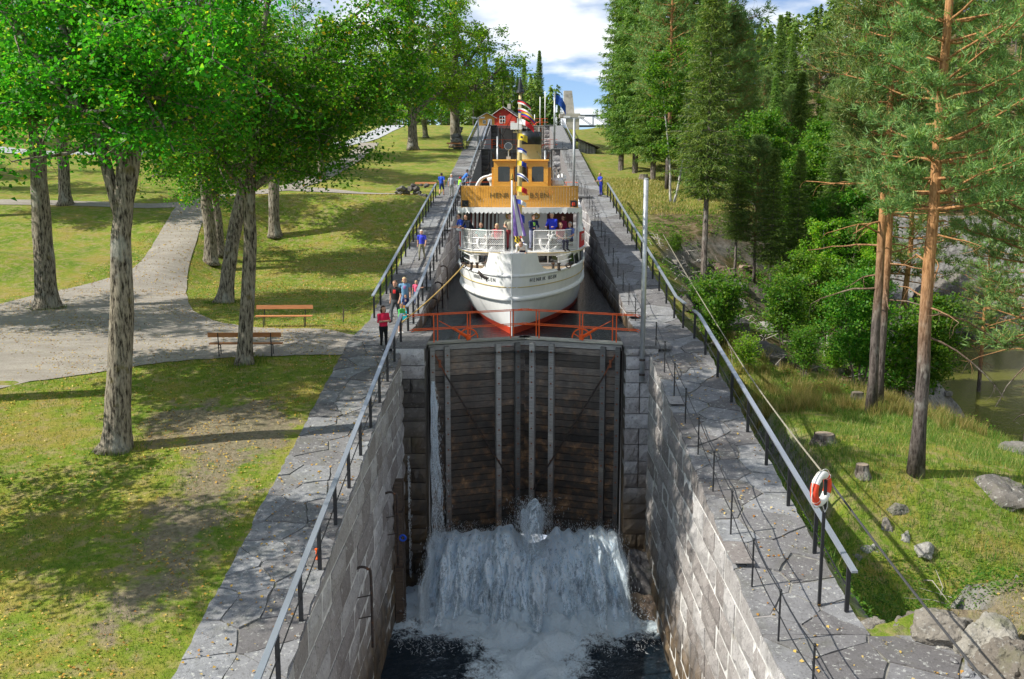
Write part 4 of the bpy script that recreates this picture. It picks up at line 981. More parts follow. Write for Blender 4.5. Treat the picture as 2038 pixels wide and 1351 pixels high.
# upper deck railing, gap at the mast
def rail_run(pts, name='upper_railing'):
    root = bpy.data.objects.new(name, None); COL.objects.link(root); root.parent = SHIP
    for i, p in enumerate(pts): MB().tube([(p[0], p[1], UD+.07), (p[0], p[1], UD+1.07)], .022, 6).build('stanchion', M['swhite'], root)
    for z in (.14, .42, .70, 1.07): MB().tube([(p[0], p[1], UD+z) for p in pts], .017 if z < 1 else .026, 6).build('rail_bar', M['swhite'], root)
    for a, b_ in zip(pts[:-1], pts[1:]):
        a, b_ = Vector((a[0], a[1], 0)), Vector((b_[0], b_[1], 0)); d = b_-a; ang = math.atan2(d.y, d.x); l = d.length
        link('wire_mesh', mesh_np('wire_mesh', [(0, 0, .1), (l, 0, .1), (l, 0, 1.06), (0, 0, 1.06)], [[0, 1, 2, 3]], [M['net']]), root, (a.x, a.y+.012, UD), (0, 0, ang))
rail_run([(-.62, 4.55), (-1.4, 4.62), (-2.12, 5.05)]); rail_run([(-2.12, 5.05), (-2.74, 6.3), (-2.98, 8.2), (-2.98, 11), (-2.98, 14)]); rail_run([(.72, 4.56), (1.4, 4.62), (2.12, 5.05)]); rail_run([(2.12, 5.05), (2.74, 6.3), (2.98, 8.2), (2.98, 11), (2.98, 14)])
def anchor(x, y, z, s, m, name, parent, tiltd=25):
    a = MB(); Mt = Matrix.Rotation(R(tiltd), 3, 'Y'); f = lambda p: Vector((x, y, z))+(Mt @ (Vector(p)*s))
    a.tube([f((0, 0, -.42)), f((0, 0, .38))], .055*s, 8).tube([f((-.24, 0, .26)), f((.24, 0, .26))], .045*s, 8)
    a.tube([f((.42*math.cos(t), 0, -.05+.42*math.sin(t))) for t in np.linspace(math.pi*1.06, math.pi*1.94, 13)], [.03*s]+[.07*s]*11+[.03*s], 8)
    a.tube([f((.1*math.cos(t), 0, .47+.1*math.sin(t))) for t in np.linspace(0, 2*math.pi, 12)], .03*s, 6)
    for k in (-1, 1): a.add([f((k*.42, -.02, -.02)), f((k*.52, 0, -.2)), f((k*.28, 0, -.22)), f((k*.42, .05, -.12))], [(0, 1, 2), (0, 2, 3), (0, 3, 1), (1, 3, 2)])
    return a.build(name, m, parent, smooth=True)
anchor(-1.42, 4.85, UD+.55, .95, M['swhite'], 'white_anchor', SHIP); anchor(1.42, 4.85, UD+.55, .95, M['swhite'], 'white_anchor', SHIP)
anchor(-1.05, .75, ZD+.25, .95, M['iron'], 'stowed_anchor', SHIP, -10)
for s in (-1, 1):
    bn = MB().beam((s*2.79, 6.35, UD+.58), (s*3.04, 8.3, UD+.58), .02, .88).build('banner', M['banner'], SHIP)
# text
def text(body, parent, loc, rot, size, m, name='lettering', ext=.006, shear=0, space=1.15):
    cu = bpy.data.curves.new(name, 'FONT'); cu.body = body; cu.size = size; cu.extrude = ext; cu.align_x = 'CENTER'; cu.align_y = 'CENTER'; cu.shear = shear; cu.materials.append(m)
    cu.space_character = space; tmp = bpy.data.objects.new('tmp', cu); me = bpy.data.meshes.new_from_object(tmp); me.name = name; bpy.data.objects.remove(tmp)
    return link(name, me, parent, loc, rot)
M['letter'] = mat('dark_lettering', (.03, .035, .04), .5); M['gold_letter'] = mat('gold_lettering', (.16, .11, .03), .5)
for s in (-1, 1):                                  # name on both bows, letter by letter along the plating
    word = 'HENRIK IBSEN'; y = .50; hold = MB(); seq = word if s > 0 else word[::-1]
    root_t = bpy.data.objects.new('name_lettering', None); COL.objects.link(root_t); root_t.parent = SHIP
    for ch in seq:
        p = hp(s, y, 2.32); q_ = hp(s, y+.05, 2.32); up = hp(s, y, 2.42); tx = (q_-p).normalized()*s; uz = (up-p).normalized(); nrm = tx.cross(uz).normalized()
        if nrm.y > 0: nrm = -nrm
        uz = nrm.cross(tx).normalized(); Mx = Matrix((tx, uz, nrm)).transposed()
        if ch != ' ':
            o_ = text(ch, root_t, p+nrm*.012, Mx.to_euler(), .235, M['letter'], 'letter', .004)
        y += (.11 if ch in 'I ' else .155)
for s in (-1, 1):
    bt = bpy.data.objects.new('banner_lettering', None); COL.objects.link(bt); bt.parent = SHIP
    for i, ch in enumerate('FYRI' if s > 0 else 'IRYF'): text(ch, bt, (s*(2.90+.045*i)+s*.012, 7.05+.36*i, UD+.58), (R(90), 0, s*R(82.7)), .5, M['swhite'], 'letter')
# upper cabin
BR = 5.13
cabm = MB(); cabm.box((0, 15.5, (UD+.07+BR)/2), (5.0, 14.4, BR-UD-.08)); cabm.build('upper_cabin', M['maroon'], SHIP)
MB().box((.05, 8.26, (UD+.07+BR)/2), (2.35, .08, BR-UD-.1)).build('white_panel', M['swhite'], SHIP)
for x in (-.62, .72): torus(t_ := MB(), (x, 8.17, BR-.42), .13, .04, 18, 8); t_.lathe([(.1, 0), (.08, .03)], (x, 8.17, BR-.42), 12); t_.build('brass_lamp', M['brass'], SHIP, smooth=True)
for i in range(7):                                 # curtains in the open sides
    x = -2.35+i*.19; MB().tube([(x, 8.0+.1*(i % 2), UD+1.0-.03*i), (x+.03, 8.0, BR-.1)], [.06, .05], 6).build('curtain', M['cloth'], SHIP)
cv = MB()
for s in (-1, 1):
    for i in range(6): cv.tube([(s*(2.84+.05*(i % 2)), 6.15+i*.15, UD+.95), (s*(2.78+.05*(i % 2)), 6.2+i*.13, UD+1.2), (s*(2.76+.05*(i % 2)), 6.1+i*.17, BR)], [.11, .07, .09], 7)
cv.build('side_curtain', M['cloth'], SHIP)
for s in (-1, 1):
    for y in (6.15, 8.1, 11, 14): MB().tube([(s*2.72, y, UD+.07), (s*2.72, y, BR)], .03, 6).build('canopy_post', M['swhite'], SHIP)
# canopy with a scalloped edge
MB().prism([(-2.86, 24), (-2.86, 6.0), (-2.2, 5.45), (0, 5.25), (2.2, 5.45), (2.86, 6.0), (2.86, 24)], BR, BR+.10).build('canopy', M['swhite'], SHIP)
ed = [(-2.86, 9.5), (-2.86, 6.0), (-2.2, 5.45), (0, 5.25), (2.2, 5.45), (2.86, 6.0), (2.86, 9.5)]; mb = MB()
for a, b_ in zip(ed[:-1], ed[1:]):
    a, b_ = Vector((*a, 0)), Vector((*b_, 0)); l = (b_-a).length; n = max(1, round(l/.2)); d = (b_-a)/n; nn = Vector((d.y, -d.x, 0)).normalized()*.02
    for i in range(n):
        p = a+d*i+nn; k = 6; top = [p+d*(j/k)+Vector((0, 0, BR+.08)) for j in range(k+1)]; bot = [p+d*(j/k)+Vector((0, 0, BR-.10-.09*math.sin(math.pi*j/k))) for j in range(k+1)]
        o_ = len(mb.v); mb.add(top+bot, [(j, j+1, k+2+j, k+1+j) for j in range(k)])
mb.build('valance', M['cloth'], SHIP)
# bridge wing of vertical planks
mb = MB(); n = 42; BT = BR+1.08
def wy(x): return 5.62+.045*x*x
for i in range(n):
    xa, xb = lerp(-2.68, 2.68, i/n), lerp(-2.68, 2.68, (i+1)/n)
    if abs((xa+xb)/2) > 2.42: z0 = BR+.42
    else: z0 = BR+.11
    mb.add([(xa+.006, wy(xa), z0), (xb-.006, wy(xb), z0), (xb-.006, wy(xb), BT), (xa+.006, wy(xa), BT), (xa+.006, wy(xa)+.06, z0), (xb-.006, wy(xb)+.06, z0), (xb-.006, wy(xb)+.06, BT), (xa+.006, wy(xa)+.06, BT)], [(0, 1, 2, 3), (5, 4, 7, 6), (1, 5, 6, 2), (4, 0, 3, 7), (3, 2, 6, 7)])
wing = mb.build('bridge_front', M['varnish'], SHIP)
MB().tube([(x, wy(x)+.03, BT+.01) for x in np.linspace(-2.7, 2.7, 15)], .035, 6).build('wing_cap', M['varnish2'], SHIP)
for s in (-1, 1):
    mb = MB()
    for i in range(10): mb.box((s*2.68, 6.02+i*.16, BR+.6), (.05, .15, .96))
    mb.build('bridge_side', M['varnish'], SHIP)
    sl = MB().box((s*2.5, 5.93, BR+.26), (.3, .22, .34)).build('side_light', M['black'], SHIP); MB().lathe([(.06, 0), (.08, .06), (.06, .16)], (s*2.5, 5.79, BR+.18), 10).build('lens', M['buoy_red'] if s > 0 else M['glass'], sl)
    MB().box((s*2.55, 5.92, BR+.105), (.34, .3, .02)).build('light_shelf', M['varnish2'], SHIP)
bl_ = bpy.data.objects.new('bridge_lettering', None); COL.objects.link(bl_); bl_.parent = SHIP
for i, ch in enumerate('HENRIK IBSEN'):
    x = -1.24+i*.226
    if ch != ' ': text(ch, bl_, (x, wy(x)-.014, BR+.66), (R(90), 0, .09*x), .34, M['gold_letter'], 'letter', .008)
MB().prism([(-2.6, 6.2), (2.6, 6.2), (2.6, 22), (-2.6, 22)], BR+.105, BR+.16).build('bridge_deck', M['deck'], SHIP)
# wheelhouse
WH = BT-.15; WT = BT+1.24; wh = MB(); wx, wyf, wyb = 1.18, 7.3, 9.2
for x in (-wx, -.43, .43, wx): wh.box((x, wyf, (WH+WT)/2), (.17 if abs(x) < 1 else .2, .12, WT-WH))
wh.box((0, wyf, WT-.14), (2.4, .121, .28)); wh.box((0, wyf, WH+.16), (2.4, .121, .42))
for s in (-1, 1): wh.box((s*wx, (wyf+wyb)/2, WH+.25), (.1, wyb-wyf, .7)); wh.box((s*wx, (wyf+wyb)/2, WT-.14), (.1, wyb-wyf, .28)); wh.box((s*wx, wyb-.3, (WH+WT)/2), (.1, .6, WT-WH)); wh.box((s*wx, wyf+.7, (WH+WT)/2), (.1, .12, WT-WH)); wh.box((s*(wx+.14), wyf+.75, WH+.55), (.2, .5, 1.05))
wh.box((0, wyb, (WH+WT)/2), (2.4, .1, WT-WH)); whf = wh.build('wheelhouse', M['varnish2'], SHIP)
for x in (-.805, 0, .805):
    pw, z0, z1 = (.29 if x == 0 else .285), WH+.37, WT-.28; c = .07; pl = [(-pw, z0+c), (-pw+c, z0), (pw-c, z0), (pw, z0+c), (pw, z1-c), (pw-c, z1), (-pw+c, z1), (-pw, z1-c)]
    MB().add([(x+a, wyf+.02, b_) for a, b_ in pl], [list(range(8))]).build('window_pane', M['glass'], whf)
MB().prism([(-1.32, 7.12), (1.32, 7.12), (1.32, 9.4), (-1.32, 9.4)], WT, WT+.07).build('wheelhouse_roof', M['varnish2'], SHIP)
# funnel
fz = BR+.15; fn = thing('x', '', '') if False else None
mb = MB(); prof = [(.70, 0, 0), (.70, 1.35, 1), (.715, 1.36, 1), (.715, 1.55, 2), (.68, 1.56, 2), (.66, 3.15, 3), (.665, 3.15, 3), (.65, 3.85, 3), (.58, 3.86, 3)]
n = 28; o_ = 0
for r, z, m_ in prof:
    for k in range(n): a = 2*math.pi*k/n; mb.v.append((r*math.cos(a)+.1, 14.3+r*1.25*math.sin(a), fz+z))
segm = [0, 1, 1, 2, 2, 3, 3, 3]
for i in range(len(prof)-1):
    for k in range(n): mb.f.append([i*n+k, i*n+(k+1) % n, (i+1)*n+(k+1) % n, (i+1)*n+k]); mb.m.append(segm[i])
mb.f.append([(len(prof)-1)*n+k for k in range(n)]); mb.m.append(3); mb.build('funnel', [M['funnel_red'], M['swhite'], M['cream'], M['funnel_black']], SHIP, smooth=True)
for x, y in ((-1.6, 10.5), (1.9, 10.8)): MB().tube([(x, y, fz), (x, y, fz+1.0), (x, y-.15, fz+1.25), (x, y-.4, fz+1.32)], [.13, .13, .17, .24], 12).build('ventilator', M['swhite'], SHIP, smooth=True)
# searchlight, deck machine, davits, mast, jackstaff, stays
sl = MB().tube([(-.62, 7.9, WT+.05), (-.62, 7.9, WT+.55)], .03, 6).box((-.62, 7.9, WT+.14), (.2, .2, .16)).build('searchlight', M['steel'], SHIP); MB().tube([(-.62, 7.72, WT+.72), (-.62, 8.05, WT+.72)], .19, 16).build('lamp_head', M['steel'], sl); MB().tube([(-.62, 7.69, WT+.72), (-.62, 7.715, WT+.72)], .165, 16).build('lens', M['glass'], sl)
mb = MB().box((1.75, 9.0, BR+.6), (.5, .5, .9)).lathe([(.2, 0), (.32, .1), (.3, .3), (.16, .4)], (1.75, 8.9, BR+1.05), 12)
for k in range(4): mb.tube([(1.5+k*.17, 8.9, BR+1.3), (1.5+k*.17, 8.9, BR+1.95-.1*abs(k-1))], .05, 6)
mb.tube([(1.35, 8.9, BR+1.45), (2.15, 8.9, BR+1.45)], .05, 6).build('deck_crane', M['swhite'], SHIP)
for y in (7.5, 8.3): MB().tube(smooth3([(-2.3, y, BR+.15), (-2.2, y, BR+.9), (-1.9, y, BR+1.45), (-1.45, y, BR+1.6)], 4), .06, 8).build('davit', M['swhite'], SHIP, smooth=True)
mx_, my_ = .06, 4.95; ms_ = MB().tube([(mx_, my_, UD+.07), (mx_, my_, 8.0), (mx_+.02, my_, 10.6)], [.115, .10, .06], 12).build('mast', M['cream'], SHIP, smooth=True)
MB().lathe([(.05, 0), (.19, .02), (.17, .12), (.12, .16), (.10, .3), (.07, .5), (.02, .75)], (mx_+.02, my_, 10.5), 14).build('masthead_cap', M['funnel_black'], ms_); MB().box((mx_+.1, my_-.12, BR+.58), (.62, .2, .2)).build('yoke', M['cream'], ms_); MB().box((mx_-.16, my_, 9.0), (.5, .3, .3)).build('radar_box', M['swhite'], ms_)
MB().tube([(mx_-.16, my_, 8.75), (mx_-.16, my_, 8.9)], .05, 6).box((mx_-.12, my_, 8.74), (.36, .2, .05)).build('radar_bracket', M['cream'], ms_)
js = MB().tube([(-.02, .25, ZD+.8), (-.02, .2, 6.55)], [.05, .035], 10).build('jackstaff', M['swhite'], SHIP, smooth=True); MB().lathe([(.03, 0), (.07, .05), (.05, .16), (.015, .3)], (-.02, .2, 6.55), 10).build('finial', M['brass'], js)
for a, b_ in (((mx_, my_, 10.3), (-.02, .2, 3.5)), ((mx_, my_, 10.2), (-2.6, 9.5, BR+.2)), ((mx_, my_, 10.2), (2.6, 9.5, BR+.2)), ((.1, 14.3, fz+3.4), (2.5, 11, BR+.2)), ((.1, 14.3, fz+3.4), (-2.4, 11, BR+.2)), ((mx_, my_, 10.3), (.1, 14.3, fz+3.8))): MB().tube([a, b_], .012, 4).build('stay', M['black'], SHIP)
# mooring rope to the left bank
a, b_ = sw(-2.28, 2.85, ZD+.16), Vector((-4.85, 38.7, .55)); cable('mooring_rope', 'yellow mooring rope from the bow to the left railing', 'rope', a, b_, .12, .028, M['cable3'] if 'cable3' in M else mat('yellow_rope', (.48, .32, .10), .9, vary=.2, scale=40))
# ---------------------------------------------------------------- signal flags
FC = {c: mat('flag_'+c, v, .85, vary=.08) for c, v in dict(red=(.62, .03, .04), yellow=(.75, .55, .05), blue=(.03, .06, .38), white=(.80, .80, .80), black=(.03, .03, .035), purple=(.16, .10, .35)).items()}
def sig(px, py, Yf, w_, h_, cols, label, droop=.7, vert=True, ph=0, dot=None):
    p = at(px, py, Yf); vs, fs = flag_mesh(w_*.95, h_*.58, 12, 6, droop*.7, .05, ph); ms_ = [FC[c] for c in cols]; mi = []
    for j in range(6):
        for i in range(12): mi.append(min(len(cols)-1, int((i/12 if vert else j/6)*len(cols))))
    if dot: ms_.append(FC[dot]); mi = [len(ms_)-1 if 4 <= i % 12 <= 6 and 2 <= i//12 <= 3 else k for i, k in enumerate(mi)]
    o = link('signal_flag', mesh_np('signal_flag', vs, fs, ms_, True, mi), None, p, (0, 0, R(-8))); tag(o, label, 'flag', 'signal flags dressing the ship'); return o
for a in ((1030, 197, 46.9, .75, .35, ('black', 'red', 'white'), 'topmost black, red and white signal flag at the mast', .8, False), (1031, 214, 46.8, .8, .4, ('white', 'red', 'blue'), 'red, white and blue striped signal flag below the topmost', .8, False),
          (1037, 222, 46.7, .8, .4, ('yellow', 'blue', 'red'), 'yellow and blue signal flag near the mast lamp box', .9, False), (1029, 235, 46.6, .95, .42, ('white', 'red'), 'white and red signal flag right of the mast box', .8, True), (1029, 265, 46.5, .55, .5, ('yellow',), 'yellow signal flag with a black dot', .5, True, 0, 'black'),
          (1030, 293, 46.4, .5, .36, ('blue', 'white'), 'blue and white signal flag in front of the funnel', .7, False), (1029, 319, 46.3, .5, .38, ('yellow', 'blue'), 'yellow and blue signal flag in front of the wheelhouse roof', .5, True), (1029, 343, 46.2, .65, .3, ('white', 'blue', 'white'), 'long white and blue signal flag across the wheelhouse window', .9, False),
          (1028, 370, 46.1, .55, .42, ('yellow', 'red'), 'yellow and red signal flag on the bridge front', .5, True), (1027, 396, 46.0, .55, .36, ('blue', 'white'), 'blue and white signal flag over the bridge lettering', .6, True), (1018, 420, 45.6, .7, .6, ('purple', 'white', 'blue'), 'hanging purple and white flag below the bridge front', .6, True)):
    sig(*a)
def drape_flag(px, py, Yf, w_, ln, cols, label):
    p = at(px, py, Yf); vs, fs = [], []; nu, nv = 8, 14
    for j in range(nv+1):
        for i in range(nu+1):
            u, v = i/nu, j/nv; vs.append((u*w_*(.4+.6*v)+.25*v*w_, .06*math.sin(u*9+v*3), -v*ln))
    for j in range(nv):
        for i in range(nu): a = j*(nu+1)+i; fs.append([a, a+1, a+nu+2, a+nu+1])
    mi = [(i*len(cols)//nu if len(cols) < 4 else (i//2+j//3) % len(cols)) for j in range(nv) for i in range(nu)]
    tag(link('signal_flag', mesh_np('signal_flag', vs, fs, [FC[c] for c in cols], True, mi), None, p), label, 'flag', 'signal flags dressing the ship')
drape_flag(1016, 388, 43.0, .55, 1.75, ('purple', 'white', 'purple'), 'long limp purple flag hanging from the white jackstaff'); drape_flag(1020, 452, 44.2, .45, .75, ('white', 'red', 'white', 'blue'), 'crumpled white and red flag at the railing gap'); drape_flag(1022, 470, 44.0, .5, .6, ('black', 'yellow', 'black', 'yellow'), 'crumpled black and yellow flag at the bow')
# ---------------------------------------------------------------- people: one continuous skin per body (blended capsules -> surface net)
def surfnet(F, org, h):
    ins = F < 0; nx_, ny_, nz_ = F.shape
    c = [(i, j, k) for i in (0, 1) for j in (0, 1) for k in (0, 1)]
    sl = lambda A, o: A[o[0]:nx_-1+o[0], o[1]:ny_-1+o[1], o[2]:nz_-1+o[2]]
    cnt = sum(sl(ins, o).astype(int) for o in c); cell = (cnt > 0) & (cnt < 8)
    pos = np.zeros(cell.shape+(3,)); num = np.zeros(cell.shape)
    for a in c:
        for ax in range(3):
            if a[ax] == 1: continue
            b_ = list(a); b_[ax] = 1; fa_, fb = sl(F, a), sl(F, b_); x = (fa_ < 0) != (fb < 0); t = np.where(x, fa_/np.where(x, fa_-fb, 1), 0)
            for q_ in range(3): pos[..., q_] += np.where(x, (a[q_]+(t if q_ == ax else 0)), 0)
            num += x
    I = np.argwhere(cell); vid = -np.ones(cell.shape, int); vid[cell] = np.arange(len(I))
    V = (I+pos[cell]/num[cell][:, None])*h+org; fs = []
    for ax in range(3):
        o1, o2 = [(1, 2), (2, 0), (0, 1)][ax]
        A = np.moveaxis(ins, (ax, o1, o2), (0, 1, 2)); B = np.moveaxis(vid, (ax, o1, o2), (0, 1, 2))
        d = A[:-1, 1:-1, 1:-1].astype(int)-A[1:, 1:-1, 1:-1].astype(int)
        for sgn in (1, -1):
            e_ = np.argwhere(d == sgn)
            if not len(e_): continue
            i, j, k = e_[:, 0], e_[:, 1]+1, e_[:, 2]+1
            qd = np.stack([B[i, j-1, k-1], B[i, j, k-1], B[i, j, k], B[i, j-1, k]], 1)
            fs.append(qd if sgn > 0 else qd[:, ::-1])
    return V, np.concatenate(fs)
PM = {}
def pm(c, kind='cloth'):
    key = (tuple(round(x, 3) for x in c), kind)
    if key not in PM: PM[key] = mat(kind, c, .85 if kind != 'skin' else .55, vary=.14 if kind == 'cloth' else .06, scale=14, spec=.25)
    return PM[key]
SK = (.55, .31, .22)
def person(label, loc, rz, hgt=1.72, shirt=(.1, .1, .4), pants=(.05, .05, .08), hair=(.12, .07, .04), skin=SK, shoes=(.05, .04, .04), sleeve=.5, pose='stand', hairlen=0, leglen=1.0, girth=1.0, print_=None, hat=None, seed=0):
    s = hgt/1.72; g_ = girth; J = {}
    P = lambda x, y, z: np.array((x, y, z))*s
    J['pel'] = P(0, 0, .92); J['ches'] = P(0, -.01, 1.28); J['neck'] = P(0, -.005, 1.46); J['head'] = P(0, -.03, 1.60)
    for k, sg in (('l', -1), ('r', 1)):
        J['hip'+k] = P(sg*.09, 0, .90); J['kn'+k] = P(sg*.10, -.02, .50); J['an'+k] = P(sg*.105, .02, .09); J['toe'+k] = P(sg*.12, -.15, .04)
        J['sh'+k] = P(sg*.19, 0, 1.39); J['el'+k] = P(sg*.25, .03, 1.12); J['wr'+k] = P(sg*.26, -.05, .88)
    if pose == 'walk':
        J['knl'] = P(-.10, -.20, .53); J['anl'] = P(-.10, -.24, .10); J['toel'] = P(-.11, -.41, .07); J['knr'] = P(.10, .06, .50); J['anr'] = P(.105, .28, .16); J['toer'] = P(.11, .14, .05)
        J['ell'] = P(-.25, .12, 1.13); J['wrl'] = P(-.25, .06, .88); J['elr'] = P(.25, -.04, 1.12); J['wrr'] = P(.24, -.22, .93)
    if pose == 'fold':
        for k, sg in (('l', -1), ('r', 1)): J['el'+k] = P(sg*.25, -.06, 1.14); J['wr'+k] = P(-sg*.06, -.20, 1.17)
    if pose == 'lean' or pose == 'rail':
        d = .22 if pose == 'lean' else .06
        for n_ in ('ches', 'neck', 'head'): J[n_] = J[n_]+P(0, -d*(1 if n_ == 'ches' else 1.55), -d*.3)
        for k, sg in (('l', -1), ('r', 1)): J['sh'+k] = J['sh'+k]+P(0, -d*1.35, -d*.3); J['el'+k] = J['sh'+k]+P(sg*.06, -.10, -.26); J['wr'+k] = J['el'+k]+P(-sg*.08, -.22, -.01)
    if pose == 'bend':
        J['ches'] = P(0, -.26, 1.12); J['neck'] = P(0, -.40, 1.20); J['head'] = P(0, -.53, 1.20)
        for k, sg in (('l', -1), ('r', 1)): J['sh'+k] = P(sg*.18, -.34, 1.17); J['el'+k] = P(sg*.22, -.38, .90); J['wr'+k] = P(sg*.10, -.46, .70)
    if pose == 'sit':
        dz = P(0, 0, -.42)
        for n_ in ('pel', 'ches', 'neck', 'head', 'shl', 'shr', 'hipl', 'hipr'): J[n_] = J[n_]+dz
        for k, sg in (('l', -1), ('r', 1)): J['kn'+k] = P(sg*.11, -.42, .48); J['an'+k] = P(sg*.11, -.40, .09); J['toe'+k] = P(sg*.12, -.56, .04); J['el'+k] = P(sg*.24, -.06, .72); J['wr'+k] = P(sg*.12, -.28, .62)
    if pose == 'arm':
        J['elr'] = P(.34, -.02, 1.22); J['wrr'] = P(.52, -.1, 1.28)
    C = []                                            # a, b, ra, rb, material (0 skin 1 shirt 2 trousers 3 shoes)
    sh_ = lambda a, b_, ra, rb, m: C.append((J[a] if isinstance(a, str) else a, J[b_] if isinstance(b_, str) else b_, ra*s, rb*s, m))
    sh_('pel', 'ches', .135*g_, .15*g_, 1); sh_('ches', 'neck', .135*g_, .06, 1); sh_('shl', 'shr', .075, .075, 1)
    for k in 'lr':
        sh_('hip'+k, 'kn'+k, .088*g_, .06, 2); m_ = 2 if leglen > .6 else 0; sh_('kn'+k, 'an'+k, .058, .04, m_); sh_('an'+k, 'toe'+k, .045, .035, 3)
        sh_('sh'+k, 'el'+k, .055, .043, 1)
        if sleeve < .6: mid_ = J['sh'+k]+(J['el'+k]-J['sh'+k])*max(.25, sleeve*1.2); C[-1] = (J['sh'+k], mid_, .06*s, .055*s, 1); C.append((mid_, J['el'+k], .044*s, .04*s, 0))
        sh_('el'+k, 'wr'+k, .04, .028, 1 if sleeve > .9 else 0)
        d = J['wr'+k]-J['el'+k]; d = d/np.linalg.norm(d); palm = J['wr'+k]+d*.07*s; C.append((J['wr'+k], palm, .03*s, .036*s, 0))
        sd_ = np.cross(d, (0, 0, 1.0)) if abs(d[2]) < .9 else np.cross(d, (1.0, 0, 0)); sd_ = sd_/np.linalg.norm(sd_)
        for f_, ln in ((-1.5, .055), (-.5, .07), (.5, .075), (1.5, .06)): C.append((palm+sd_*f_*.017*s, palm+sd_*f_*.019*s+(d*ln+np.array((0, -.012, 0)))*s, .0115*s, .009*s, 0))
        C.append((J['wr'+k]+d*.02*s, J['wr'+k]+(d*.06+sd_*.045)*s, .013*s, .011*s, 0))
    sh_('neck', 'head', .052, .055, 0); hd = J['head']
    C.append((hd+P(0, 0, .05), hd+P(0, -.012, -.03), .092*s, .07*s, 0)); C.append((hd+P(0, -.06, -.06), hd+P(0, -.05, -.065), .038*s, .038*s, 0)); C.append((hd+P(0, -.095, .012), hd+P(0, -.108, -.012), .012*s, .016*s, 0))
    for sg in (-1, 1): C.append((hd+P(sg*.088, .01, .02), hd+P(sg*.088, .012, -.02), .018*s, .014*s, 0))
    h = .024*max(.75, s); allp = np.array([p for c in C for p in c[:2]]); lo = allp.min(0)-.2*s; hi = allp.max(0)+.2*s
    ax = [np.arange(lo[i], hi[i], h) for i in range(3)]; G_ = np.stack(np.meshgrid(*ax, indexing='ij'), -1); F = np.full(G_.shape[:3], 9.0)
    def cap(Q, a, b_, ra, rb):
        ab = b_-a; t = np.clip(((Q-a) @ ab)/max(ab @ ab, 1e-9), 0, 1); dd = Q-(a+t[..., None]*ab); 
        return np.sqrt((dd**2).sum(-1))-(ra+(rb-ra)*t)
    flat = np.array((1, 1.28, 1))
    for i, (a, b_, ra, rb, m_) in enumerate(C):
        d = cap(G_*flat, a*flat, b_*flat, ra*1.08, rb*1.08) if i < 2 else cap(G_, a, b_, ra, rb)
        k = .022*s if ra > .03*s else .008*s; hh = np.clip(.5+.5*(F-d)/k, 0, 1); F = F*(1-hh)+d*hh-k*hh*(1-hh)
    V, Fq = surfnet(F, lo, h); cen = V[Fq].mean(1)
    D_ = np.stack([cap(cen, *c[:4]) for c in C], 1); mi = np.array([c[4] for c in C])[D_.argmin(1)]
    waist = J['pel'][2]+.04*s; tors = (D_.argmin(1) == 0) & (cen[:, 2] < waist) ; mi[tors] = 2
    if pose not in ('sit', 'bend'): mi[(mi == 1) & (cen[:, 2] < .86*s) & (np.abs(cen[:, 0]) < .17*s)] = 2
    mats = [pm(skin, 'skin'), pm(shirt), pm(pants), pm(shoes, 'shoe')]
    if print_ is not None:
        mats.append(pm(print_)); ch = J['ches']; mi[(mi == 1) & (np.abs(cen[:, 0]-ch[0]) < .055*s) & (np.abs(cen[:, 2]-ch[2]-.02*s) < .075*s) & (cen[:, 1] < ch[1]-.04*s)] = 4
    root = thing('person', label, 'person', loc, rz); link('body', mesh_np('body', V, Fq, mats, True, mi), root)
    hm = MB(); rr = random.Random(seed)
    def ell(c, r, n=12, m=8, f=None):
        o = len(hm.v)
        for j in range(m+1):
            for i in range(n):
                a, b_ = 2*math.pi*i/n, math.pi*j/m; p = np.array((r[0]*math.cos(a)*math.sin(b_), r[1]*math.sin(a)*math.sin(b_), r[2]*math.cos(b_)))*(1+.06*rr.uniform(-1, 1)); hm.v.append(tuple(c+p))
        for j in range(m):
            for i in range(n): hm.f.append([o+j*n+i, o+(j+1)*n+i, o+(j+1)*n+(i+1) % n, o+j*n+(i+1) % n]); hm.m.append(0)
    ell(hd+P(0, .022, .075), np.array((.098, .10, .085))*s); ell(hd+P(0, .05, .02), np.array((.092, .07, .09))*s)
    if hairlen: ell(hd+P(0, .055, -.06), np.array((.11, .07, .12*hairlen))*s); ell(hd+P(-.08, .02, -.03), np.array((.035, .06, .1*hairlen))*s); ell(hd+P(.08, .02, -.03), np.array((.035, .06, .1*hairlen))*s)
    hm.build('hair', pm(hair, 'hair'), root, smooth=True)
    ey = MB(); [ey.box(hd+P(sg*.032, -.093, .022), (.022*s, .012*s, .012*s)) for sg in (-1, 1)]; ey.build('eyes', pm((.03, .02, .02), 'eye'), root)
    MB().box(hd+P(0, -.086, -.052), (.042*s, .012*s, .01*s)).build('mouth', pm((.35, .10, .09), 'lips'), root)
    if hat is not None: MB().lathe([(.115*s, 0), (.112*s, .05*s), (.08*s, .10*s), (.02*s, .115*s)], hd+P(0, .01, .075), 14).box(hd+P(0, -.14, .085), (.15*s, .10*s, .014*s)).build('cap', pm(hat), root, smooth=False)
    return root
def ramp_at(px, py, side=-1):                         # foot point on the paved ramp
    v = ray(px, py); a, b_ = 15.0, 110.0
    y = a
    while y < b_:
        p = CAM+v*(y/v.y)
        if p.z < rampz(y, side): break
        y += .05
    return Vector((p.x, p.y, rampz(p.y, side)))
person('woman in a red top and black trousers watching from the left ramp, arms folded', ramp_at(764, 697), R(35), 1.63, (.62, .02, .07), (.012, .012, .015), (.07, .04, .025), pose='fold', sleeve=.75, hairlen=.9, girth=1.12, shoes=(.6, .6, .62))
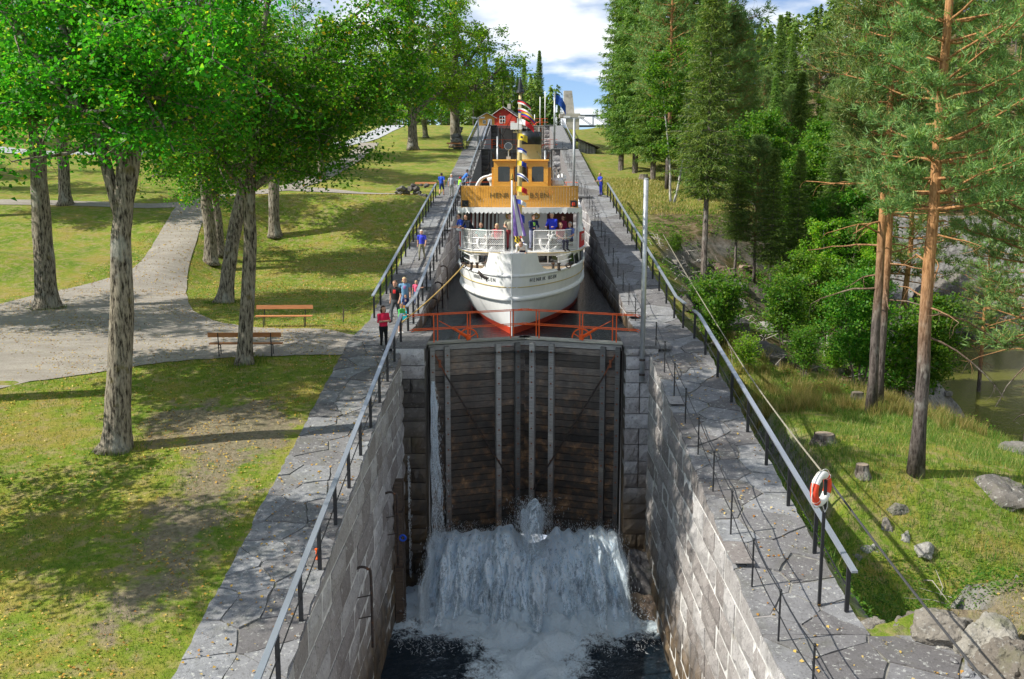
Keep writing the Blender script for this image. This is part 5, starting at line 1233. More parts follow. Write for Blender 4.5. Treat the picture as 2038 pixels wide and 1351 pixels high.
person('man in black T-shirt with red print walking down the left ramp', ramp_at(788, 642), R(-14), 1.80, (.02, .02, .022), (.07, .075, .085), (.14, .09, .06), pose='walk', sleeve=.4, girth=1.08, print_=(.6, .03, .03))
person('blond woman in blue patterned top behind the family', ramp_at(806, 628), R(8), 1.68, (.16, .32, .50), (.14, .24, .42), (.55, .42, .22), pose='walk', sleeve=.2, hairlen=.5, print_=(.45, .2, .45))
person('small boy in navy T-shirt and mustard trousers', ramp_at(808, 633), R(5), 1.02, (.02, .03, .10), (.42, .19, .02), (.16, .10, .06), pose='walk', print_=(.55, .35, .3))
person('small girl in pink T-shirt and jeans with an arm out', ramp_at(829, 607), R(-5), 1.12, (.75, .12, .22), (.06, .11, .26), (.45, .33, .18), pose='arm', hairlen=.3)
person('boy in green T-shirt and grey shorts at the railing end', ramp_at(797, 664), R(60), 1.20, (.10, .55, .14), (.22, .22, .25), (.25, .14, .07), pose='rail', leglen=.4, shoes=(.75, .75, .75))
person('white-haired woman in bright blue top and khaki trousers alone on the ramp', ramp_at(840, 519), R(-6), 1.68, (.05, .07, .60), (.26, .25, .17), (.65, .63, .58), pose='walk', sleeve=.5, hairlen=.3)
person('man in blue T-shirt and shorts seen from behind at the upper path', ramp_at(879, 390), R(170), 1.75, (.03, .10, .55), (.03, .05, .18), (.08, .06, .05), pose='walk', leglen=.4)
person('grey-haired woman in pale top and trousers at the upper path', ramp_at(899, 391), R(10), 1.68, (.45, .46, .52), (.36, .37, .32), (.55, .55, .52), pose='stand')
person('boy in lime green T-shirt and red cap at the railing', ramp_at(914, 387), R(120), 1.42, (.35, .85, .04), (.02, .02, .025), (.1, .06, .04), pose='rail', leglen=.4, hat=(.6, .03, .03))
person('man in blue shirt and dark hat leaning over the railing', ramp_at(922, 378), R(100), 1.75, (.06, .20, .60), (.10, .12, .2), (.1, .08, .06), pose='lean', hat=(.08, .06, .05))
person('man in blue overalls leaning on the right railing beyond the ship', ramp_at(1196, 390, 1), R(-60), 1.78, (.03, .06, .50), (.02, .03, .28), (.2, .15, .1), pose='rail', sleeve=.4)
bgp = ramp_at(806, 645); bgm = MB(); bgm.prism([(-.13, -.05), (.13, -.05), (.15, .05), (-.15, .05)], 0, .36, f=lambda p: Vector((p.x*(1-.25*p.z/.36), p.y, p.z))).tube([(-.07, 0, .36), (-.05, 0, .5), (.05, 0, .5), (.07, 0, .36)], .012, 5)
tag(bgm.build('carrier_bag', mat('turquoise_bag', (.02, .50, .58), .5), None, loc=bgp+Vector((0, 0, .18))), 'turquoise carrier bag held between the man in black and the boys', 'bag')
# on board
ud = UD+.07
def aboard(label, x, y, rz, z=None, **kw):
    p = sw(x, y, ud if z is None else z); return person(label, p, rz-.05, **kw)
aboard('man in royal blue jacket standing at the right deck railing', 1.55, 5.5, R(-20), hgt=1.80, shirt=(.03, .05, .55), pants=(.08, .08, .1), hair=(.45, .44, .42), pose='rail', sleeve=1, girth=1.1)
aboard('woman in burgundy cardigan behind the man in royal blue', 2.05, 6.3, R(-60), hgt=1.62, shirt=(.30, .03, .09), pants=(.1, .1, .1), hair=(.12, .07, .04), pose='stand', sleeve=1, hairlen=.4)
aboard('grey-haired seated passenger near the right curtain', 2.35, 5.75, R(-40), hgt=1.75, shirt=(.10, .14, .35), hair=(.35, .34, .33), pose='sit')
aboard('brown-haired seated passenger inside the right railing', 1.9, 5.35, R(40), hgt=1.72, shirt=(.35, .05, .10), hair=(.22, .14, .08), pose='sit')
aboard('woman in navy jacket and lime scarf at the mast', .62, 5.5, R(30), hgt=1.70, shirt=(.02, .03, .10), pants=(.3, .32, .45), hair=(.2, .13, .08), pose='rail', sleeve=1, print_=(.30, .62, .10))
aboard('man in beige shirt half hidden by the jackstaff', -.42, 5.6, R(0), hgt=1.76, shirt=(.45, .42, .33), pants=(.25, .04, .05), hair=(.2, .15, .1), pose='rail', sleeve=.4)
aboard('man in blue shirt leaning over the left deck railing', -2.5, 6.2, R(-62), hgt=1.76, shirt=(.03, .08, .50), hair=(.05, .04, .03), pose='lean', sleeve=.5)
aboard('man in black jacket leaning over the left deck railing', -2.15, 5.6, R(-50), hgt=1.76, shirt=(.015, .018, .03), hair=(.05, .04, .03), pose='lean', sleeve=1)
aboard('seated passenger in teal behind the left mesh railing', -1.75, 5.5, R(10), hgt=1.70, shirt=(.05, .30, .28), hair=(.3, .2, .12), pose='sit')
aboard('blond seated passenger in red behind the left mesh railing', -1.0, 5.4, R(-10), hgt=1.66, shirt=(.5, .06, .08), hair=(.55, .45, .28), pose='sit', hairlen=.6)
aboard('crew member in white shirt bending over the bow', .38, 1.7, R(-10), z=ZD-.03, hgt=1.78, shirt=(.78, .78, .78), pants=(.04, .04, .08), hair=(.15, .1, .06), pose='bend', sleeve=.6)
# ---------------------------------------------------------------- trees
def bark_mat(name, c1, c2, moss=0, top=None, white=False):
    m, t, b, o = base_mat(name); tcn = N(t, 'ShaderNodeTexCoord'); ob_ = tcn.outputs['Object']
    n = noise(t, 5, 7, .7, vec=ob_, stretch=(3, 3, .6)); n2 = noise(t, 1.6, 5, .6, vec=ob_, stretch=(1, 1, .6))
    col = ramp(t, n, [(.38, c2), (.54, c1), (.72, tuple(x*1.35 for x in c1))])
    f = ramp(t, n2, [(.55, (0, 0, 0)), (.66, (1, 1, 1))]); col = mixc(t, mathn(t, 'MULTIPLY', f, .55), col, (.42, .42, .38) if not white else (.03, .03, .03))
    if moss: f = ramp(t, noise(t, 2.3, 4, .6, vec=ob_), [(.6, (0, 0, 0)), (.72, (1, 1, 1))]); col = mixc(t, mathn(t, 'MULTIPLY', f, moss), col, (.11, .09, .015))
    if top:
        sp = N(t, 'ShaderNodeSeparateXYZ'); L(t, ob_, sp.inputs[0]); mr = N(t, 'ShaderNodeMapRange'); mr.inputs[1].default_value = top[0]; mr.inputs[2].default_value = top[1]
        L(t, mathn(t, 'ADD', sp.outputs[2], mathn(t, 'MULTIPLY', n2, 1.5)), mr.inputs[0]); col = mixc(t, mr.outputs[0], col, ramp(t, n, [(.3, (.16, .075, .03)), (.5, (.42, .215, .09)), (.7, (.56, .32, .16))]))
    L(t, col, b.inputs['Base Color']); b.inputs['Roughness'].default_value = .92; b.inputs['Specular IOR Level'].default_value = .15; bump(t, b, n, .9, .06); return m
M['bark_linden'] = bark_mat('linden_bark', (.27, .235, .185), (.022, .017, .013), .7)
M['bark_pine'] = bark_mat('pine_bark', (.13, .11, .10), (.05, .04, .036), 0, (4.2, 8.0)); M['bark_spruce'] = bark_mat('spruce_bark', (.21, .18, .155), (.07, .055, .05)); M['bark_birch'] = bark_mat('birch_bark', (.60, .58, .54), (.30, .28, .26), white=True)
M['leaf_linden'] = leaf_mat('linden_leaf', [(0, (0.034, 0.175, 0.013)), (.45, (0.067, 0.296, 0.019)), (.80, (0.128, 0.417, 0.027)), (.965, (0.296, 0.484, 0.040)), (.975, (0.672, 0.538, 0.054)), (1, (0.739, 0.538, 0.067))], .58)
M['leaf_light'] = leaf_mat('light_leaf', [(0, (.12, .29, .02)), (.5, (.20, .42, .03)), (.9, (.32, .50, .05)), (1, (.5, .48, .08))], .55)
M['leaf_shrub'] = leaf_mat('shrub_leaf', [(0, (0.048, 0.160, 0.017)), (.5, (0.095, 0.245, 0.026)), (1, (0.212, 0.330, 0.037))], .5)
M['needle_pine'] = leaf_mat('pine_needles', [(0, (0.105, 0.194, 0.067)), (.5, (0.178, 0.297, 0.097)), (.85, (0.253, 0.386, 0.119)), (1, (0.386, 0.402, 0.119))], .35)
M['needle_spruce'] = leaf_mat('spruce_needles', [(0, (0.068, 0.149, 0.032)), (.5, (0.135, 0.250, 0.047)), (1, (0.270, 0.365, 0.068))], .35)
def leaves_mesh(P, size, mt, name, rng, up=.5, width=.75, fold=.16, hang=.3):
    n = len(P); nrm = rng.normal(0, 1, (n, 3)); nrm[:, 2] = np.abs(nrm[:, 2])+up; nrm /= np.linalg.norm(nrm, axis=1)[:, None]
    t = rng.normal(0, 1, (n, 3)); t[:, 2] -= hang; t -= nrm*(t*nrm).sum(1)[:, None]; t /= np.linalg.norm(t, axis=1)[:, None]+1e-6; s = np.cross(nrm, t)
    sz = (size*rng.uniform(.5, 1.4, n))[:, None]
    V = np.stack([P-t*sz*.5, P+s*sz*width*.5-nrm*sz*fold*.0+t*sz*.05, P+t*sz*.5-nrm*sz*fold, P-s*sz*width*.5+t*sz*.05], 1)
    V[:, 1] += nrm*sz*fold; V[:, 3] += nrm*sz*fold
    F = (np.arange(n)[:, None]*4+np.array([[0, 1, 2, 3]])); me = mesh_np(name, V.reshape(-1, 3), F, [mt]); return me
def branch_pts(p, d, ln, rr, n=6, wob=.18, grav=0.0):
    pts = [p.copy()]; d = d.normalized()
    for i in range(n):
        d = (d+Vector((rr.uniform(-wob, wob), rr.uniform(-wob, wob), rr.uniform(-wob, wob)+grav))).normalized(); p = p+d*(ln/n); pts.append(p.copy())
    return pts
def linden(seed, trunk, r0, limbs, crown_r, leaf_n, leaf=.12, fork=.5, top=13.0, burl=True, light=False, droop=1.0, zmin=None):
    """trunk: list of points from (0,0,0); limbs: list of (direction, length, start fraction); returns trunk mesh, crown mesh"""
    rr = random.Random(seed); rng = np.random.default_rng(seed); mb = MB(); tp = smooth3(trunk, 5); n = len(tp)
    rad = [r0*(1.0-.48*i/n)*(1+.42*math.exp(-(p.z/.30))) for i, p in enumerate(tp)]; nr = 16; o_ = len(mb.v); mb.tube(tp, rad, nr)
    for i in range(n):                                  # uneven, buttressed trunk
        for k in range(nr):
            v = Vector(mb.v[o_+i*nr+k]); c = tp[i]; d = v-c; a = 2*math.pi*k/nr
            f = 1+.10*mnoise.noise((math.cos(a)*1.6+seed, math.sin(a)*1.6, c.z*.8))*1.6+.16*math.exp(-max(0, c.z)/.4)*math.sin(3*a+seed)
            if burl: f += .28*max(0, mnoise.noise((math.cos(a)*1.1, math.sin(a)*1.1+seed*3, c.z*1.3)))*math.exp(-max(0, c.z-.2)/.7)
            mb.v[o_+i*nr+k] = tuple(c+d*f)
    C = []
    for d, ln, fs in limbs:
        st = tp[min(n-1, int(fs*(n-1)))]; r1 = rad[min(n-1, int(fs*(n-1)))]*.70; pts = branch_pts(st, Vector(d), ln, rr, 8, .16, .05); mb.tube(pts, [r1*(1-.8*i/8) for i in range(9)], 9)
        for i in range(2, 9):
            for q_ in range(3):
                dd = Vector((rr.uniform(-1, 1), rr.uniform(-1, 1), rr.uniform(-.35, .55))); l2 = crown_r*rr.uniform(.35, .75)*(1.1-.05*i); p2 = branch_pts(pts[i], dd, l2, rr, 5, .25, -.04*droop); r2 = r1*(1-.8*i/8)*.5
                mb.tube(p2, [max(.008, r2*(1-.8*k/5)) for k in range(6)], 5, False)
                for k in range(2, 6):
                    for w_ in range(2):
                        d3 = Vector((rr.uniform(-1, 1), rr.uniform(-1, 1), rr.uniform(-.6, .3))); p3 = branch_pts(p2[k], d3, rr.uniform(.5, 1.3), rr, 3, .3, -.12*droop)
                        if p3[-1].z < top+2: mb.tube(p3, [.012, .009, .006, .004], 3, False)
                        C += [(p3[1], .28), (p3[2], .36), (p3[3], .42)]
    cp = np.array([tuple(c[0]) for c in C]); cs = np.array([c[1] for c in C])
    if zmin is not None: kp = cp[:, 2]+.5*np.sin(cp[:, 0]*1.7)+.4*np.cos(cp[:, 1]*2.3) > zmin; cp, cs = cp[kp], cs[kp]
    wgt = np.where(cp[:, 2] < top, 1.0, .12); wgt /= wgt.sum(); pick = rng.choice(len(cp), leaf_n, p=wgt)
    P = cp[pick]+rng.normal(0, 1, (leaf_n, 3))*cs[pick][:, None]*np.array([.62, .62, .34]); size = np.where(P[:, 2] < top, leaf, leaf*2.6)
    tm = bpy.data.meshes.new('trunk'); tm.from_pydata(mb.v, [], mb.f); tm.materials.append(M['bark_linden']); tm.polygons.foreach_set('use_smooth', [True]*len(mb.f)); tm.update()
    return tm, leaves_mesh(P, size, M['leaf_light' if light else 'leaf_linden'], 'crown', rng)
ORD = ['leftmost', 'second', 'third', 'fourth', 'fifth', 'sixth', 'seventh', 'eighth', 'ninth', 'tenth', 'eleventh', 'twelfth', 'thirteenth', 'fourteenth', 'fifteenth', 'sixteenth', 'seventeenth', 'eighteenth']
def number(group):                              # tell look-alikes of a small group apart by their order in the view
    os_ = sorted([o for o in COL.objects if o.get('group') == group and o.parent is None], key=lambda o: (o.location.x+.25)/max(5, o.location.y))
    for i, o in enumerate(os_): o['label'] = o['label']+', '+ORD[i]+(' one' if i == 0 else ' from the left')
def plant(name, label, cat, base, meshes, rz=0, sc=1.0, group=None, tilt=(0, 0), names=('trunk', 'crown')):
    root = thing(name, label, cat, base, rz, group); root.scale = (sc, sc, sc) if not hasattr(sc, '__len__') else sc; root.rotation_euler = (tilt[0], tilt[1], rz)
    for nm_, me in zip(names, meshes): link(nm_, me, root)
    return root
def rel(px, py, Y, base): p = at(px, py, Y); return Vector((p.x-base.x, p.y-base.y, p.z-base.z))
def ground_at(x, y): return Vector((x, y, hz(x, y)-.05))
GL = 'linden trees on the park lawn'
# T1: big forked linden in the foreground
b1 = G(232, 893); B1 = Vector((b1.x, b1.y, b1.z-.08)); Y1 = B1.y
t1 = linden(11, [(0, 0, 0), rel(237, 760, Y1, B1), rel(243, 600, Y1, B1), rel(240, 480, Y1, B1), rel(246, 425, Y1, B1), rel(250, 330, Y1, B1), rel(256, 180, Y1, B1)], .37,
            [((-.26, .05, 1), 9.5, .60), ((.40, -.05, 1), 9.5, .62), ((-.75, -.5, 1), 7, .86), ((-.5, .6, 1.1), 7, .9), ((.75, .5, 1.05), 7, .88), ((.5, -.75, 1.0), 6.5, .92), ((.1, 0, 1), 7, 1)], 4.4, 46000, .125, top=14, droop=.6, zmin=8.0)
plant('linden_tree', 'large forked linden with burred foot in the left foreground', 'tree', B1, t1, group=GL)
b2 = G(486, 722); B2 = Vector((b2.x, b2.y, b2.z-.08)); Y2 = B2.y
t2 = linden(23, [(0, 0, 0), rel(492, 600, Y2, B2), rel(498, 480, Y2, B2), rel(497, 380, Y2, B2), rel(510, 240, Y2, B2), rel(520, 100, Y2, B2)], .265,
            [((-.6, -.3, .75), 5.5, .58), ((.8, -.2, .55), 6.2, .6), ((.2, -.9, .5), 4.5, .64), ((1, .25, .5), 7.0, .7), ((-.9, .4, .6), 5.5, .72), ((.4, .9, .6), 5.5, .8), ((1, -.4, .8), 6.5, .86), ((-.5, -.6, .9), 6, .9), ((.1, 0, 1), 8, 1.0)], 4.2, 56000, .125, top=14, burl=False, zmin=5.6)
plant('linden_tree', 'slender linden growing through the view of the bench', 'tree', B2, t2, group=GL)
b3 = G(95, 614); B3 = Vector((b3.x, b3.y, b3.z-.08)); Y3 = B3.y
t3 = linden(31, [(0, 0, 0), rel(90, 540, Y3, B3), rel(80, 400, Y3, B3), rel(75, 300, Y3, B3), rel(70, 255, Y3, B3)], .52,
            [((-.6, 0, 1), 7, .95), ((.55, .1, 1), 7.5, .95), ((-1, -.4, .7), 6, 1), ((1, .5, .7), 6, 1), ((.1, -.8, .8), 6, 1), ((.0, .8, .9), 7, 1), ((.9, -.4, .5), 5, 1)], 4.2, 34000, .17, top=17)
plant('linden_tree', 'thick pale linden trunk standing on the gravel at far left', 'tree', B3, t3, group=GL)
b5 = G(447, 602); B5 = Vector((b5.x, b5.y, b5.z-.08)); Y5 = B5.y
t5 = linden(37, [(0, 0, 0), rel(455, 540, Y5, B5), rel(468, 450, Y5, B5), rel(485, 370, Y5, B5), rel(500, 280, Y5, B5), rel(505, 160, Y5, B5)], .37,
            [((.9, .1, .5), 3.2, .75), ((-.8, .2, .7), 3.5, .8), ((.3, -.8, .7), 3, .85), ((.6, .7, .7), 3, .9), ((-.5, -.5, .8), 3, .95), ((-.2, 0, 1), 3, 1)], 2.6, 16000, .165, top=17)
plant('linden_tree', 'leaning linden with knobbly foot beside the gravel path', 'tree', B5, t5, group=GL)
# shared park trees
lp1 = linden(41, [(0, 0, 0), (.05, 0, 2), (-.1, 0, 4.5), (.1, .1, 7), (.1, 0, 9)], .42, [((-.7, 0, .8), 6, .6), ((.8, .1, .7), 6, .65), ((.1, -.9, .7), 5.5, .7), ((-.2, .9, .8), 5.5, .75), ((.9, -.5, .8), 6, .85), ((-.8, -.5, .8), 6, .9), ((0, 0, 1), 7, 1)], 4.0, 19000, .18, top=30)
lp2 = linden(43, [(0, 0, 0), (.1, 0, 2), (.25, .1, 4), (.2, 0, 6.5), (.3, 0, 8)], .38, [((-.9, .2, .6), 6.5, .5), ((.8, .3, .5), 6.5, .55), ((.3, -.9, .5), 6, .6), ((-.3, .9, .7), 5.5, .7), ((.6, -.5, .9), 6, .85), ((-.7, -.4, .8), 6, .9), ((0, 0, 1), 6.5, 1)], 4.4, 19000, .18, top=30)
lp3 = linden(47, [(0, 0, 0), (0, 0, 3), (.1, 0, 7), (0, 0, 12)], .45, [((-.7, 0, .7), 6, .35), ((.7, .1, .7), 6, .4), ((.1, -.9, .7), 6, .45), ((-.2, .9, .8), 6, .55), ((.8, -.5, .7), 6, .62), ((-.8, -.5, .7), 6, .7), ((.4, .5, .9), 6, .85), ((0, 0, 1), 7, 1)], 4.2, 24000, .19, top=60, light=True)
for px, py, me, rz, sc, lab in ((420, 524, lp1, .3, .95, 'mossy linden on the path edge behind the leaning one'), (438, 508, lp2, 2.0, .85, 'slim linden just behind the mossy one'), (130, 407, lp2, 3.6, 1.15, 'tilted linden on the terrace path at far left'),
                               (548, 470, lp1, 4.0, 1.0, 'linden on the shaded bank behind the slender one'), (640, 358, lp2, 5.2, .9, 'knobbly linden at the pale upper path'), (330, 330, lp1, 1.1, 1.1, 'linden on the sunny slope behind the forked one'), (590, 318, lp2, .5, 1.1, 'linden on the slope left of the pale upper path')):
    b_ = G(px, py); plant('linden_tree', lab, 'tree', Vector((b_.x, b_.y, b_.z-.1)), me, rz, sc, GL, tilt=(0, -.08 if px == 130 else 0))
# trees standing left of the frame that shade the lawn
for x, y, me, rz, sc, lab in ((-17.0, 20.5, lp2, .9, .80, 'smaller linden left of the view whose shadow crosses the lawn'), (-19.5, 31.0, lp1, 2.2, 1.05, 'linden left of the view between the foreground trees'), (-29, 40, lp2, 1.0, 1.1, 'linden left of the view at the gravel place')):
    plant('linden_tree', lab, 'tree', ground_at(x, y), me, rz, sc, GL)
rr = random.Random(5)
BT_ = [(-38, 66), (-46, 78), (-33, 92), (-58, 88), (-28, 95), (-46, 108), (-62, 110), (-42, 130), (-50, 138), (-70, 130), (-38, 152), (-31, 165), (-80, 104), (-88, 140)]
for i, (x, y) in enumerate(BT_): plant('broadleaf_tree', 'broadleaf tree in the dense green row behind the park lawn', 'tree', ground_at(x, y), (lp1, lp2, lp3)[i % 3], rr.uniform(0, 6.3), rr.uniform(.85, 1.1), 'broadleaf trees behind the park')
b_ = at(950, 150, 128); plant('broadleaf_tree', 'tall yellow-green tree at the left edge of the sky', 'tree', ground_at(at(905, 200, 128).x, 128), lp3, 1.0, 1.45); plant('broadleaf_tree', 'second yellow-green tree left of the tall one', 'tree', ground_at(at(820, 200, 118).x, 118), lp3, 3.1, 1.3)
plant('broadleaf_tree', 'round drooping tree above the bright green lawn', 'tree', ground_at(-13, 139), lp2, 3.1, (1.05, 1.05, .62))
# ---- conifers
def tuft_mesh(P, D, ln, wd, k, mt, name, rng, spread=.75):
    n = len(P); P = np.repeat(P, k, 0); D = np.repeat(D, k, 0); N_ = n*k
    d = D+rng.normal(0, spread, (N_, 3)); d /= np.linalg.norm(d, axis=1)[:, None]; s = np.cross(d, rng.normal(0, 1, (N_, 3))); s /= np.linalg.norm(s, axis=1)[:, None]+1e-6
    l = ln*rng.uniform(.6, 1.2, N_)[:, None]; st = P+rng.normal(0, ln*.18, (N_, 3))
    V = np.stack([st-s*wd, st+s*wd, st+d*l], 1).reshape(-1, 3); F = np.arange(N_*3).reshape(-1, 3); return mesh_np(name, V, F, [mt])
def pine(seed, h, r0, start, spread, ntuft, ln=.22, wd=.016, k=10, dead=8, lean=0, side=None):
    rr = random.Random(seed); rng = np.random.default_rng(seed); mb = MB(); n = 14
    tp = [Vector((lean*(i/n)**2+.12*mnoise.noise((i*.4, seed, 0)), .12*mnoise.noise((i*.4, 0, seed)), h*i/n)) for i in range(n+1)]; rad = [r0*(1-.82*(i/n)**1.1)*(1+.35*math.exp(-h*i/n/.3)) for i in range(n+1)]; mb.tube(tp, rad, 12)
    def tr(z): f = min(.999, z/h)*n; i = int(f); return tp[i].lerp(tp[i+1], f-i), lerp(rad[i], rad[i+1], f-i)
    C, D = [], []; z = start*h; a = rr.uniform(0, 6)
    while z < h*.985:
        u = (z-start*h)/(h*(1-start)); p, r = tr(z); m = rr.choice((3, 4, 4, 5))
        for q_ in range(m):
            a += 2*math.pi/m+rr.uniform(-.4, .4); l = spread*(1-.55*u**1.6)*(.55+.45*min(1, u*4+.3))*rr.uniform(.65, 1.1)
            if side is not None and math.cos(a-side) < -.2: l *= .6
            if u > .85: l *= .6
            d = Vector((math.cos(a), math.sin(a), lerp(.05, .9, u)*rr.uniform(.4, 1.2)-.05)); pts = branch_pts(p, d, l, rr, 6, .16, .035); mb.tube(pts, [max(.012, r*.36*(1-.75*i/6)) for i in range(7)], 5, False)
            for i in range(2, 7):
                for w_ in range(4 if i > 3 else 3):
                    dd = (pts[i]-pts[i-1]).normalized()*.7+Vector((rr.uniform(-1, 1), rr.uniform(-1, 1), rr.uniform(-.15, .6))); tw = branch_pts(pts[i], dd, rr.uniform(.3, .95)*(l/spread+.3), rr, 3, .3, .05); mb.tube(tw, [.012, .009, .006, .004], 3, False)
                    for t_ in tw[1:]: C.append(t_); D.append((dd.normalized()+Vector((0, 0, .25))))
        z += rr.uniform(.35, .6)*(1 if u < .8 else .6)*h/20
    for i in range(dead):                               # dead bare branches on the bole
        zz_ = h*rr.uniform(.18, start+.12); p, r = tr(zz_); a2 = rr.uniform(-1.4, 1.4) if side is not None else rr.uniform(0, 6.3); a2 += (side or 0); pts = branch_pts(p, Vector((math.cos(a2), math.sin(a2), rr.uniform(-.1, .35))), rr.uniform(1.2, 3.2), rr, 6, .2, -.07); mb.tube(pts, [.035*(1-.8*i_/6)+.005 for i_ in range(7)], 5, False)
        for w_ in range(3): q_ = branch_pts(pts[rr.randint(2, 6)], Vector((rr.uniform(-1, 1), rr.uniform(-1, 1), rr.uniform(-1, .2))), rr.uniform(.3, .9), rr, 3, .4, -.1); mb.tube(q_, [.01, .008, .005, .003], 3, False)
    C = np.array([tuple(c) for c in C]); D = np.array([tuple(d) for d in D]); pick = rng.choice(len(C), ntuft, replace=ntuft > len(C))
    tm = bpy.data.meshes.new('trunk'); tm.from_pydata(mb.v, [], mb.f); tm.materials.append(M['bark_pine']); tm.polygons.foreach_set('use_smooth', [True]*len(mb.f)); tm.update()
    return tm, tuft_mesh(C[pick]+rng.normal(0, .07, (ntuft, 3)), D[pick], ln, wd, k, M['needle_pine'], 'crown', rng)
def spruce(seed, h, r0, start, spread, per=9, ln=.26, wd=.03, k=4, sparse=1.0, mt='needle_spruce', dz=.42):
    rr = random.Random(seed); rng = np.random.default_rng(seed); mb = MB(); mb.tube([(0, 0, 0), (.05, 0, h*.5), (0, 0, h)], [r0*1.1, r0*.6, .02], 9); C, D = [], []; z = start*h; a = 0
    while z < h:
        u = (z-start*h)/(h*(1-start)); l0 = spread*(1-u)**.85*min(1, .5+u*4)+.15; m = max(4, int(per*(1-.4*u)))
        for q_ in range(m):
            a += 2.4; l = l0*rr.uniform(.65, 1.12)*sparse; d = Vector((math.cos(a), math.sin(a), -.28+.5*u)); pts = branch_pts(Vector((0, 0, z)), d, l, rr, 5, .07, .03)
            if l > .6: mb.tube(pts, [.03*(1-.8*i/5)+.004 for i in range(6)], 3, False)
            for i in range(1, 6):
                wdt = l*.34*(1-.55*i/5)
                for s in (-1, 1):
                    sd_ = Vector((-d.y, d.x, -.22)).normalized() if s > 0 else Vector((d.y, -d.x, -.22)).normalized()
                    ns = max(1, int(wdt/.16))
                    for w_ in range(ns): C.append(pts[i]+sd_*(wdt*(w_+.6)/ns)+Vector((rr.uniform(-.07, .07), rr.uniform(-.07, .07), -.05*w_))); D.append(sd_*.8+d*.5+Vector((0, 0, -.35)))
                C.append(pts[i]); D.append(d)
        z += dz*rr.uniform(.8, 1.2)*(1-.35*u)
    C = np.array([tuple(c) for c in C]); D = np.array([tuple(d) for d in D])
    tm = bpy.data.meshes.new('trunk'); tm.from_pydata(mb.v, [], mb.f); tm.materials.append(M['bark_spruce']); tm.update()
    return tm, tuft_mesh(C, D, ln, wd, k, M[mt], 'crown', rng, .5)
pA = pine(101, 24, .225, .36, 4.3, 6000, .25, .018, 12, 14, side=0.0); pB = pine(102, 22, .17, .42, 2.3, 5000, .25, .019, 12, 10); pC = pine(103, 20, .20, .35, 3.6, 3600, .34, .026, 9, 8); pD = pine(104, 17, .20, .30, 3.4, 3000, .38, .030, 9, 6)
sA = spruce(201, 17, .17, .30, 2.5, ln=.30, wd=.028, k=4); sB = spruce(202, 23, .24, .10, 3.4, ln=.42, wd=.045, k=4, dz=.55); sC = spruce(203, 26, .24, .08, 2.6, ln=.42, wd=.045, k=4, sparse=.95, dz=.55)
GP = 'pines on the right bank'
def pb_(px, py): b_ = G(px, py); return Vector((b_.x, b_.y, b_.z-.1))
plant('pine_tree', 'tall pine with orange upper bole, the largest on the grassy knoll', 'tree', pb_(1822, 943), pA, .0, 1.0, GP)
plant('pine_tree', 'tall slim pine left of the largest one on the knoll', 'tree', pb_(1733, 823), pB, 1.2, 1.12, GP); plant('pine_tree', 'thin pine right behind the slim one', 'tree', pb_(1748, 806), pB, 3.9, 1.0, GP)
plant('pine_tree', 'pale-boled pine between the slim and the largest pine', 'tree', pb_(1790, 792), pC, 2.0, 1.15, GP); plant('pine_tree', 'short-boled pine at the water edge right of the largest one', 'tree', pb_(1944, 822), pA, .6, .86, GP)
plant('pine_tree', 'pine at the right border whose needles fill the corner', 'tree', ground_at(20.9, 40.0), pA, -2.4, .95, GP); plant('pine_tree', 'low-branched pine at the right border over the river', 'tree', ground_at(26.8, 50.5), pC, 2.2, 1.15, GP)
plant('spruce_tree', 'spruce with long bare bole on the rocky slope', 'tree', pb_(1400, 556), sA, 0, 1.12); plant('spruce_tree', 'small spruce halfway down the slope', 'tree', pb_(1462, 552), sA, 1, .55)
plant('spruce_tree', 'young spruce on the leafy slope', 'tree', pb_(1530, 610), sA, 1, .6)
def tall(px, py, Y, me, rz, sc, name, lab, grp=None): p = at(px, py, Y); return plant(name, lab, 'tree', ground_at(p.x, Y), me, rz, sc, grp)
tall(1236, 330, 104, sC, 0, 1.12, 'spruce_tree', 'leftmost tall narrow spruce against the sky'); tall(1264, 330, 101, sB, 1, 1.16, 'spruce_tree', 'tall spruce second from the sky'); tall(1300, 330, 97, sC, 2, 1.05, 'spruce_tree', 'tall spruce third from the sky')
for i, (px, Y, me, sc) in enumerate(((1330, 92, pC, 1.15), (1372, 96, pC, 1.2), (1415, 94, pD, 1.4), (1350, 112, sB, 1.0), (1290, 118, sB, 1.0), (1445, 120, pD, 1.2), (1395, 84, sB, .72))):
    tall(px, 330, Y, me, i*1.3, sc, 'pine_tree' if me in (pC, pD) else 'spruce_tree', 'conifer in the tall dense stand right of the sky', 'tall conifer stand right of the sky')
for i, (px, Y, sc) in enumerate(((950, 236, .72), (965, 244, .85), (978, 234, .66), (990, 250, .9), (1003, 238, .72), (1017, 246, .8), (1030, 236, .66), (1043, 252, .85), (1055, 240, .68), (1066, 248, .72), (1073, 238, .85), (1085, 246, .55), (1098, 240, .5), (1112, 244, .42))):
    tall(px, 240, Y, (sB, sC, pC)[i % 3], i*.9, sc*.95, 'spruce_tree' if i % 3 < 2 else 'pine_tree', 'conifer in the dark row behind the red house', 'conifers behind the red house')
